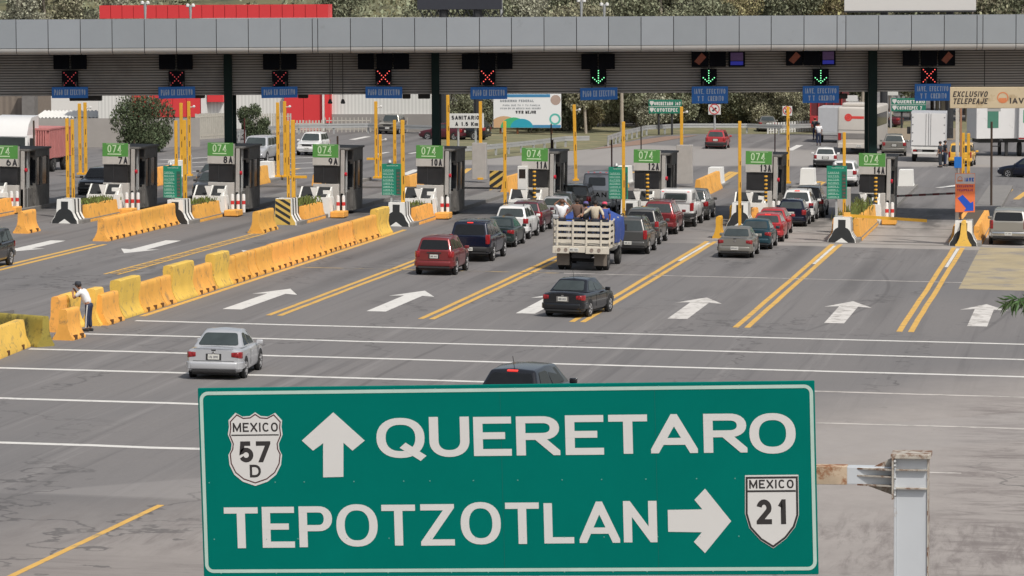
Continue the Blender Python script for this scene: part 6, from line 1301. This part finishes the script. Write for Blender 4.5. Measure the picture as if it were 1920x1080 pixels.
MB().lathe([(.3, -.006), (.45, -.006), (.45, -.002)], 20, 'y', (w * .91, 0, b + h * .26)).build('emblem', mat('emblem_teal', (.1, .45, .4), .6), e); MB().lathe([(0, -.008), (.4, -.006), (.4, -.002)], 14, 'y', (w * .92, 0, b + h * .82)).build('emblem', mat('emblem_brown', (.4, .3, .26), .6), e)
M_dirg = mat('direction_green', (.01, .16, .1), .5)
for (p0, p1, t, b_, Y, l1, l2, lab) in ((1216, 1278, 187, 213, 300, 'QUERETARO 167', 'COYOTEPEC', 'green two-line sign QUERETARO 167 COYOTEPEC before the trees'), (1671, 1736, 184, 209, 300, 'QUERETARO', 'COYOTEPEC 7', 'green two-line sign COYOTEPEC right of the third green column')):
    e, w, h, b = board(p0, p1, t, b_, Y, 'direction_sign', lab, M_dirg, (.3, .7), pm=M_dark)
    txt(e, l1, w * .17, b + h * .6, w * .8, h * .25, .07, M_gtxt if 0 else M_paper); txt(e, l2, w * .17, b + h * .13, w * .72, h * .27, .07, M_paper)
    for zz in (.58, .1): MB().prism([(0, .25), (.3, .25), (.32, .1), (.15, -.12), (-.02, .1)], 'y', -.01, -.004, off=(w * .04, b + h * zz + .1)).build('route_shield', M_paper, e)
    MB().box(0.02, w - .02, -.006, -.002, b + h * .49, b + h * .52).build('divider', M_paper, e)
for (p0, p1, t, b_, lab) in ((1328, 1351, 196, 215, 'white square prohibition sign with a red ring before the trees'), (1467, 1485, 199, 217, 'white prohibition sign behind the yellow pole of booth 13 A')):
    e, w, h, b = board(p0, p1, t, b_, 290, 'prohibition_sign', lab, M_paper, (.5,)); r_ = w * .36
    MB().lathe([(r_, -.012), (r_ + .07, -.012), (r_ + .07, -.003)], 22, 'y', (w / 2, 0, b + h * .55)).bar((w / 2 - r_ * .7, -.008, b + h * .55 + r_ * .7), (w / 2 + r_ * .7, -.008, b + h * .55 - r_ * .7), .02, .07).build('ring', mat('ring_red', (.5, .05, .05), .6), e); MB().prism([(-.2, -.1), (.1, .15), (.2, .05), (-.1, -.2)], 'y', -.006, -.002, off=(w / 2, b + h * .55)).build('pictogram', M_num, e)
e, w, h, b = board(1656, 1684, 172, 179, 310, 'white_sign', 'small white sign above the far green COYOTEPEC sign', M_paper, (.5,)); e, w, h, b = board(1586, 1608, 179, 190, 300, 'white_sign', 'small white sign right of the blue board before the third column', M_paper, (.5,))
e, w, h, b = board(782, 941, -24, 18, 290, 'dark_billboard', 'dark billboard back on a truss rising above the canopy', mat('billboard_back', (.03, .033, .045), .7), (), cat='billboard')
mb = MB(); 
for i in range(9): x = w * (i + .2) / 9; mb.bar((x, .3, b - .05), (x + w / 18, .3, b - .7), .08, .08); mb.bar((x + w / 18, .3, b - .7), (x + w / 9, .3, b - .05), .08, .08)
mb.bar((0, .3, b - .75), (w, .3, b - .75), .12, .25); mb.lathe([(.35, 0), (.35, b)], 10, 'z', (w * .3, .5, 0)).lathe([(.35, 0), (.35, b)], 10, 'z', (w * .7, .5, 0)); mb.build('truss', M_dark, e)
e, w, h, b = board(1583, 1830, -40, 20, 300, 'white_billboard', 'large blank white billboard above the canopy on the right', mat('blank_white', (.6, .59, .57), .6, var=.02, scale=.5), (), cat='billboard'); MB().box(0, w, -.1, .3, b - .12, b - .002).lathe([(.3, 0), (.3, b)], 10, 'z', (w * .3, .6, 0)).lathe([(.3, 0), (.3, b)], 10, 'z', (w * .8, .6, 0)).build('frame', M_dark, e)
# street lamps above the canopy
for k, (px, py, Y, two) in enumerate(((272, 5, 240, 1), (357, 10, 240, 1), (1090, 1, 240, 1), (1133, 8, 240, 1), (277, 176, 262, 0), (940, -10, 300, 0))):
    p = at(px, py, Y)
    if two: q_ = at2(px, py, YF + 7); p = wpt(*q_); Y = p.y
    gb = (zc(q_.x, ztop) - .03) if two else gz(p.x)
    e = empty('street_lamp', (p.x, Y, gb), 'tall %s behind the canopy %s' % ('twin-headed lamp' if two else 'pale post', ['over the red store, left one', 'over the red store, right one', 'before the trees, left one', 'before the trees, right one', 'in front of the bushy tree', 'beside the dark billboard'][k]), 'street lamp', 'tall lamps behind the canopy', tilt=False); h = p.z - gb
    MB().lathe([(.05 if two else .11, 0), (.09, h), (0, h)], 10, 'z').build('pole', M_steel, e)
    if two: MB().bar((-.12, 0, h - .02), (.12, 0, h - .02), .05, .05).lathe([(0, .1), (.09, .05), (.1, -.06), (0, -.1)], 12, 'z', (-.14, 0, h)).lathe([(0, .1), (.09, .05), (.1, -.06), (0, -.1)], 12, 'z', (.14, 0, h)).build('lamp_head', M_white, e, smooth=50)
# ------------------------------------------------------------------ store and walls
M_rib = mat('ribbed_white_cladding', (.68, .68, .65), .6, var=.05, scale=.2, lines=('X', 1.1, .18)); M_sred = mat('store_red', (.62, .04, .045), .5, var=.04, scale=.3); M_blk2 = mat('grey_block_wall', (.27, .255, .24), .85, var=.12, scale=.6, bump=.3)
Y = 297.; a0 = at(184, 200, Y).x; a1 = at(815, 200, Y).x; zt_ = at(400, 9, Y).z; st_ = empty('store', (a0, Y, gzc(a0) - .5), 'long white ribbed store with red portal panels and red parapet', 'building', tilt=False); W_ = a1 - a0; H = zt_ - gzc(a0) + .5
X_ = lambda px: at(px, 200, Y).x - a0
Z_ = lambda py: at(400, py, Y).z - gzc(a0) + .5
MB().box(0, W_, 0, 40, 0, Z_(38)).build('wall', M_rib, st_)
mb = MB(); xl, xr = X_(192), X_(620); n = 20
for i in range(n): mb.box(xl + (xr - xl) * i / n + .02, xl + (xr - xl) * (i + 1) / n - .02, -.6, 1, Z_(34), Z_(9))
mb.build('parapet', M_sred, st_)
for p0, p1, t, b_ in ((250, 378, 170, 219), (391, 421, 170, 191), (535, 608, 170, 247), (611, 623, 170, 230)):
    mb = MB(); n = max(1, int((p1 - p0) / 25))
    for i in range(n): mb.box(X_(p0) + (X_(p1) - X_(p0)) * i / n + .015, X_(p0) + (X_(p1) - X_(p0)) * (i + 1) / n - .015, -.5, -.01, max(0, Z_(b_)), Z_(t))
    mb.build('red_panel', M_sred, st_)
MB().box(X_(379), X_(390), -.4, -.01, 0, Z_(170)).build('pillar', M_white, st_)
MB().box(X_(608.2), X_(610.8), -.8, -.4, 0, Z_(160)).build('downpipe', M_white, st_)
MB().box(X_(623), X_(812), -.2, -.01, 0, Z_(214)).build('plinth', M_blk2, st_)
Y2 = 330.; a = at(45, 200, Y2).x; b = at(250, 200, Y2).x; z = at(150, 170, Y2).z; wh = empty('warehouse', (a, Y2, gzc(a) - .5), 'pale warehouse wall with a white scalloped roof edge at the left', 'building', tilt=False)
MB().box(0, b - a, 0, 12, 0, z - gzc(a) + .5).build('wall', mat('pale_wall', (.7, .69, .66), .7, var=.04, scale=.3), wh)
zr = at(150, 215, 300).z
a = at(62, 200, 300).x; b = at(240, 200, 300).x; lo = empty('lean_to_roof', (a, 300, gzc(a)), 'white corrugated lean-to roof above the grey block wall', 'roof', tilt=False); mb = MB()
for i in range(26):
    w_ = (b - a) / 26; mb.add([(w_ * i, 0, zr - gzc(a) - .3), (w_ * (i + .5), 0, zr - gzc(a) - .18), (w_ * (i + .5), 3, zr - gzc(a) + .3), (w_ * i, 3, zr - gzc(a) + .2), (w_ * (i + 1), 0, zr - gzc(a) - .3), (w_ * (i + 1), 3, zr - gzc(a) + .2)], [(0, 1, 2, 3), (1, 4, 5, 2)])
mb.box(0, b - a, 3.1, 3.3, 0, zr - gzc(a)).build('roof', M_white, lo)
a = at(-60, 200, 312).x; b = at(47, 200, 312).x; z = at(0, 150, 312).z; o = empty('brown_building', (a, 312, gzc(a)), 'brownish panelled building at the far left edge', 'building', tilt=False); MB().box(0, b - a, 0, 8, 0, z - gzc(a)).build('wall', mat('brown_panels', (.24, .2, .165), .8, lines=('X', .6, .25)), o); MB().box(b - a + .3, b - a + 1.4, -2, -1, 0, 3.4).build('cabinet', M_greydk, o)
def wall(name, pts, h, th, m, label, cat='wall'):
    mb = MB()
    for (x0, y0), (x1, y1) in zip(pts, pts[1:]):
        d = Vector((x1 - x0, y1 - y0)).normalized(); nx, ny = -d.y * th / 2, d.x * th / 2
        vs = []
        for x, y in ((x0, y0), (x1, y1)):
            for s_ in (1, -1):
                for zz in (0, h): vs.append((x + nx * s_, y + ny * s_, gzc(x) + zz))
        mb.add(vs, [(0, 1, 3, 2), (4, 6, 7, 5), (0, 4, 5, 1), (2, 3, 7, 6), (1, 5, 7, 3)])
    o = mb.build(name, m); tag(o, label, cat); return o
pa, pb = gnd(-40, 277), gnd(374, 275); wall('boundary_wall', [(pa.x, pa.y), (pb.x, pb.y)], 2.0, .25, M_blk2, 'grey block boundary wall at the left behind the booths')
def fence(p, q, h, step, label, m, w=.06, name='paling_fence'):
    a, b = gnd(*p), gnd(*q); n = int((b - a).length / step); mb = MB()
    for i in range(n + 1):
        c = a.lerp(b, i / n); mb.box(c.x - w / 2, c.x + w / 2, c.y - .03, c.y + .03, gzc(c.x), gzc(c.x) + h * rnd.uniform(.97, 1.02))
    e = empty(name, (0, 0, 0), label, 'fence', tilt=False); mb.build('paling', m, e); mb = MB()
    for z in (.25, h - .25): mb.bar((a.x, a.y + .06, gzc(a.x) + z), (b.x, b.y + .06, gzc(b.x) + z), .05, .06)
    mb.build('rail', m, e); return e
M_pal = mat('pale_paling', (.45, .43, .38), .7, var=.15)
fence((368, 262), (430, 258), 1.9, .3, 'pale paling fence beside the first green column', M_pal, .14); fence((478, 250), (545, 248), 1.5, .28, 'pale paling fence in front of the red store wall, left stretch', M_pal, .12)
fence((545, 249), (610, 248), .95, .28, 'low pale paling fence in front of the red store wall', M_pal, .13); fence((610, 248), (832, 247), 1.15, .34, 'thin paling fence before the white ribbed store wall', M_pal, .06)
GP = MB().box(-.07, .07, -.07, .07, 0, .7).mesh('post', M_steel)
def guardrail(pts, label):
    P = [gnd(*p) for p in pts]; e = empty('guardrail', (0, 0, 0), label, 'guardrail', 'steel guardrails', tilt=False); mb = MB()
    for a, b in zip(P, P[1:]):
        for z in (.52, .72): mb.bar((a.x, a.y, gzc(a.x) + z), (b.x, b.y, gzc(b.x) + z), .06, .13)
        mb.bar((a.x, a.y + .03, gzc(a.x) + .62), (b.x, b.y + .03, gzc(b.x) + .62), .03, .1)
        n = max(1, int((b - a).length / 2.4))
        for i in range(n): c = a.lerp(b, i / n); obj('post', GP, e, (c.x, c.y + .13, gzc(c.x)))
    mb.build('rail', M_steel, e)
guardrail([(425, 270), (480, 258), (560, 252), (690, 250), (820, 255)], 'steel guardrail running behind booths 8 A to 10 A')
guardrail([(1140, 275), (1175, 263), (1212, 254), (1280, 250), (1400, 250), (1460, 252), (1520, 250)], 'curving steel guardrail before the trees right of booth 11 A')
guardrail([(820, 300), (905, 294), (1000, 284), (1060, 276), (1105, 275)], 'steel guardrail on the grass behind booth 11 A')
a, b = gnd(1470, 252), gnd(1655, 246)
fence((1440, 251), (1520, 246), .9, .5, 'low white post fence before the trees left of the red lorry', M_white, .14)
pa, pb = gnd(1650, 262), gnd(1790, 262); wall('low_wall', [(pa.x, pa.y), (pb.x, pb.y)], .9, .3, mat('sandy_wall', (.3, .25, .19), .85), 'low sandy wall behind the beige suv and the box truck')
# verge of grass and soil
def patch(name, pts, m, dz=.012):
    P = [gnd(*p) for p in pts]; mb = MB(); tri = tessellate_polygon([[Vector((p.x, p.y, 0)) for p in P]]); mb.add([(p.x, p.y, gzc(p.x) + dz) for p in P], [tuple(t) for t in tri]); struct(name, mb, m)
M_grass = mat('verge_grass', (.16, .155, .085), .95, var=.3, scale=.5, dirt=((.26, .21, .12), .35, .52)); M_soil = mat('bare_soil', (.24, .16, .12), .95, var=.2)
patch('grass_verge', [(820, 302), (905, 299), (1005, 289), (1110, 279), (1190, 262), (1215, 255), (1300, 251), (1530, 252), (1540, 236), (820, 238)], M_grass); patch('soil_strip', [(1105, 281), (1192, 264), (1250, 256), (1310, 254), (1260, 262), (1200, 272)], M_soil, .02)
patch('grass_verge', [(1640, 262), (1960, 262), (1960, 225), (1640, 228)], M_grass)
gm = MB()
# ------------------------------------------------------------------ terrain
hl = MB(); NX, NYY = 46, 22
for j in range(NYY + 1):
    for i in range(NX + 1):
        x = -420 + 620 * i / NX; y = 440 + 60 * j * (1 + j * .04); r_ = max(0, (y - 470)) * .075
        hl.v.append((x, y, gzc(x) - .3 + r_ + r_ * .25 * math.sin(x * .013 + 1) + (rnd.uniform(-.6, .6) if j > 1 else 0)))
for j in range(NYY):
    for i in range(NX): hl.f.append((j * (NX + 1) + i, j * (NX + 1) + i + 1, (j + 1) * (NX + 1) + i + 1, (j + 1) * (NX + 1) + i)); hl.mi.append(0)
struct('hills', hl, mat('dry_hillside', (.14, .13, .06), .95, var=.3, scale=.03, dirt=((.06, .075, .04), .05, .48)), smooth=80)
# ------------------------------------------------------------------ trees
def leafmat(name, c): return mat(name, c, .9, var=.3, scale=.25, island=.5, spec=.08)
LM = [leafmat('eucalyptus_leaves', (.3, .29, .2)), leafmat('dark_leaves', (.2, .21, .14)), leafmat('olive_leaves', (.28, .25, .14)), leafmat('hazed_pale_leaves', (.34, .34, .26))]  # leaf colours lightened to carry the distance haze
M_bark = mat('pale_bark', (.34, .3, .25), .85, var=.25, scale=1.5); M_bark2 = mat('dark_bark', (.07, .055, .045), .9, var=.2)
def tree_mesh(seed, H, rad, n, lo=.3, size=.42, droop=.3):
    r = random.Random(seed); tr = MB(); cr = MB(); lean_ = r.uniform(-.08, .08) * H
    tp_ = Vector((lean_, r.uniform(-.3, .3), H * .82)); midp = Vector((lean_ * .3 + r.uniform(-.4, .4), 0, H * .4)); tr.tube([(0, 0, 0), midp, tp_], [H * .013, H * .010, H * .004], 7)
    blobs = []
    for i in range(13):
        z = H * r.uniform(lo + .08, .92); k = 1 - abs((z / H - .62)) * 1.1; a = r.uniform(0, 2 * PI); rr = rad * r.uniform(.35, .95) * k; base = Vector((0, 0, 0)).lerp(midp, 1) if z < H * .6 else midp.lerp(tp_, .5)
        q = Vector((lean_ * z / H + rr * math.cos(a), rr * math.sin(a), z)); s0 = midp.lerp(tp_, max(0, min(1, (z / H - .45) * 1.6))); tr.tube([s0, s0.lerp(q, .55) + Vector((0, 0, .2)), q], [H * .008, H * .005, H * .002], 5); blobs.append((q, rad * r.uniform(.28, .5)))
    blobs.append((tp_ + Vector((0, 0, H * .08)), rad * .4))
    for i in range(n):
        q, br = blobs[r.randrange(len(blobs))]
        d = Vector((r.gauss(0, 1), r.gauss(0, 1), r.gauss(0, .8))); d = d.normalized() * br * r.uniform(.35, 1.05) ** .6; p = q + d
        p.z = max(p.z, H * lo); u = Vector((r.uniform(-1, 1), r.uniform(-1, 1), r.uniform(-1, 1))).normalized(); v = u.cross(Vector((r.uniform(-1, 1), r.uniform(-1, 1), r.uniform(-.4, 1)))).normalized(); s = size * r.uniform(.5, 1.2)
        cr.add([p - u * s * .5 - v * s * .12, p - v * s * .35, p + u * s * .6, p + v * s * .35 + Vector((0, 0, -s * droop))], [(0, 1, 2, 3)])
    return tr, cr
TM = []
for i, (H, rad, n, lo, sz) in enumerate(((13, 3.4, 9000, .06, .27), (15, 3.6, 9500, .1, .28), (11, 3.6, 9000, .03, .26), (17, 4.0, 10000, .12, .3), (6.5, 3.2, 8000, .01, .22))):
    tr, cr = tree_mesh(i + 3, H, rad, n, lo, sz); TM.append((tr.mesh('trunk', M_bark if i in (0, 1, 3) else M_bark2, 60), [None] * 4, cr))
def crown_mesh(i, li):
    if TM[i][1][li] is None: TM[i][1][li] = TM[i][2].mesh('crown', LM[li], fix=False)
    return TM[i][1][li]
ti = 0; DESC = ['greyish eucalyptus', 'dark leafy tree', 'olive dry tree', 'pale thin-leaved tree']
def tree(x, y, k, li, s, lab, z=None, grp='trees behind the toll plaza', nm=None):
    e = empty(nm or ('eucalyptus' if li in (0, 3) else 'tree'), (x, y, gzc(x) if z is None else z), lab, 'tree', grp, rz=rnd.uniform(0, 6.28), tilt=False); e.scale = (s, s, s * rnd.uniform(.92, 1.08))
    obj('trunk', TM[k][0], e); obj('crown', crown_mesh(k, li), e)
refs = [(830, 'just right of the second green column'), (925, 'behind the white billboard'), (1060, 'right of the white billboard'), (1130, 'above booth 11 A'), (1210, 'behind the green direction sign'), (1290, 'above booth 12 A'), (1350, 'behind the prohibition sign'), (1420, 'above booth 13 A'), (1480, 'left of the red lorry'), (1560, 'behind the red lorry'), (1640, 'by the third green column'), (1720, 'above the box truck'), (1790, 'behind the telepeaje board'), (1870, 'above the long trailer')]
for row_, (Y, dx, s) in enumerate(((308, 0, .8), (328, 30, .9), (345, 8, 1.0), (372, 38, 1.2))):
    for i, (px, ref) in enumerate(refs):
        for j in range(3 if row_ < 2 else 2):
            q = px + dx + j * (26 if row_ < 2 else 38) + rnd.uniform(-12, 12) - 20
            if row_ == 0 and (q > 1215 or q < 990): continue
            if q > 1530 and row_ < 2: continue
            yy = Y + rnd.uniform(-8, 8); p = at(q, 230, yy); k = rnd.choice((0, 1, 4, 2)) if row_ < 1 else rnd.choice((4, 1, 4, 2)) if row_ == 1 else rnd.choice((0, 1, 3, 2)); li = rnd.choice((0, 1, 0, 2, 3, 1) if q < 1500 else (1, 1, 0, 2))
            if row_ == 0 and q < 860: continue
            tree(p.x, yy, k, li, s * rnd.uniform(.85, 1.1), '%s %s, %s row, %s one' % (DESC[li], ref, ['front', 'second', 'third', 'rear'][row_], ['left', 'middle' if row_ < 2 else 'right', 'right'][j]))
for i, px in enumerate((10, 50, 95, 130, 165, 1900)):
    p = at(px, 20, 400); tree(p.x - 2, 400 + i * 3, 3 if i % 2 else 1, (3, 3, 0, 0, 3, 1)[i], 1.0, '%s above the canopy, %s' % (['pale thin-leaved tree', 'tall pale thin-leaved tree', 'greyish eucalyptus', 'greyish eucalyptus', 'pale thin-leaved tree', 'dark leafy tree'][i], ['at the far left edge', 'second from the left edge', 'third from the left edge', 'left of the red parapet', 'touching the red parapet', 'at the far right edge'][i]))  # left trees get the palest leaves, haze put into their colour
for i, px in enumerate((640, 660)): p = at(px, 20, 440); tree(p.x, 440, 2, 1, 1.1, 'dark leafy tree right of the red parapet, %s of two' % ('left' if i == 0 else 'right'))
for i, px in enumerate((848, 880, 925, 958, 1000, 1032, 1058, 1086, 1112, 1140, 1168, 1196, 1222, 1250, 1282, 1312, 1345, 1378, 1410, 1445, 1480, 1512)):
    Y = (306 if px < 960 else 298 + (px - 1000) * .12 if px < 1200 else 324) + rnd.uniform(-3, 3); p = at(px + rnd.uniform(-6, 6), 240, Y)
    tree(p.x, Y, 4, rnd.choice((1, 0, 1, 2)), rnd.uniform(.55, .85), 'low leafy shrub tree along the guardrail, %s from the left' % (ordw[i] if i < len(ordw) else ['twentieth', 'twenty first', 'twenty second'][i - 19]), grp='shrubs along the guardrail', nm='shrub')
# the wooded slope
def wood(name, n, xr_, yr_, label):
    mb = MB()
    for i in range(n):
        x = rnd.uniform(*xr_); y = rnd.uniform(*yr_); r_ = max(0, (y - 470)) * .075; z0 = gzc(x) + r_ * 1.05; R_ = rnd.uniform(1.5, 3.6)
        for k in range(60):
            d = Vector((rnd.gauss(0, 1), rnd.gauss(0, 1), rnd.gauss(.4, .7))).normalized() * R_ * rnd.uniform(.6, 1); p = Vector((x, y, z0 + R_)) + d; s = rnd.uniform(.22, .5); u = Vector((rnd.uniform(-1, 1), rnd.uniform(-1, 1), rnd.uniform(-1, 1))).normalized(); v = u.orthogonal().normalized()
            mb.add([p - u * s, p - v * s * .6, p + u * s, p + v * s * .6], [(0, 1, 2, 3)])
    o = mb.build(name, LM[1], None, fix=False); tag(o, label, 'woods', kind='stuff')
wood('woods', 520, (-230, 0), (500, 760), 'distant wooded hillside beyond the toll plaza')
# bushes
c = gnd(281, 284); e = empty('bushy_tree', (c.x, c.y, gzc(c.x)), 'round dark bushy tree in front of the grey boundary wall', 'tree', tilt=False); LMB = leafmat('bush_leaves', (.085, .105, .06)); tr, cr = tree_mesh(47, 3.3, 2.5, 15000, -.08, .15, .5); tr.build('trunk', M_bark2, e); cr.build('crown', LMB, e, fix=False)
c = gnd(482, 262); e = empty('bush', (c.x, c.y, gzc(c.x)), 'dark bush beside the paling fence right of the first green column', 'bush', tilt=False); tr, cr = tree_mesh(43, 2.5, 1.2, 6000, .04, .14, .5); tr.build('trunk', M_bark2, e); cr.build('crown', LMB, e, fix=False)
# leafy twig at the right edge, close to the camera
p = at(1908, 572, 30); e = empty('tree_branch', p, 'leafy green branch tip entering at the right edge', 'branch', tilt=False); tw = MB().tube([(.6, 0, .1), (.25, 0, .02), (-.02, 0, .02)], [.012, .008, .003], 6); tw.build('twig', M_bark2, e); mb = MB()
for i in range(150):
    t = rnd.uniform(-.09, .3); a = Vector((t, rnd.uniform(-.05, .05), .02 + t * .1 + rnd.uniform(-.01, .04))); d = Vector((rnd.uniform(-.8, .3), rnd.uniform(-.5, .5), rnd.uniform(-1.4, .25))).normalized(); l = rnd.uniform(.06, .13); s = d.cross(Vector((0, 1, 0))).normalized() * .0075
    mb.add([a, a + d * l * .4 - s, a + d * l, a + d * l * .4 + s], [(0, 1, 2, 3)])
mb.build('leaves', mat('fresh_leaves', (.05, .1, .025), .6, var=.2, island=.4), e, fix=False)

# ------------------------------------------------------------------ light, world, camera
shd = Vector((-.5, .55, -1)).normalized()
sun = bpy.data.lights.new('sun', 'SUN'); sun.energy = 3.3; sun.angle = R(1.4); sun.color = (1, .94, .86)
so = bpy.data.objects.new('sun', sun); COL.objects.link(so); so.rotation_euler = shd.to_track_quat('-Z', 'Y').to_euler()
w = bpy.data.worlds.new('World'); scene.world = w; w.use_nodes = True; nt = w.node_tree; bg = nt.nodes['Background']
sky = nt.nodes.new('ShaderNodeTexSky'); sky.sky_type = 'NISHITA'; sky.sun_disc = False; sky.sun_elevation = math.asin(-shd.z)
sky.sun_rotation = math.atan2(-shd.x, -shd.y); sky.dust_density = 3.5; sky.air_density = 1.2
hs = nt.nodes.new('ShaderNodeHueSaturation'); hs.inputs['Saturation'].default_value = .55; nt.links.new(sky.outputs[0], hs.inputs['Color'])
nt.links.new(hs.outputs[0], bg.inputs['Color']); bg.inputs['Strength'].default_value = .108
cam = bpy.data.cameras.new('camera'); co_ = bpy.data.objects.new('camera', cam); COL.objects.link(co_); scene.camera = co_
cam.sensor_width = 36; cam.lens = FPX / 1920 * 36; cam.clip_end = 6000; cam.clip_start = .5
M3 = Matrix((CR, CU, -CF)).transposed(); co_.matrix_world = Matrix.Translation(CAM) @ M3.to_4x4()
scene.view_settings.view_transform = 'Standard'; scene.view_settings.look = 'None'; scene.view_settings.exposure = 0
scene.cycles.max_bounces = 5; scene.cycles.use_denoising = True
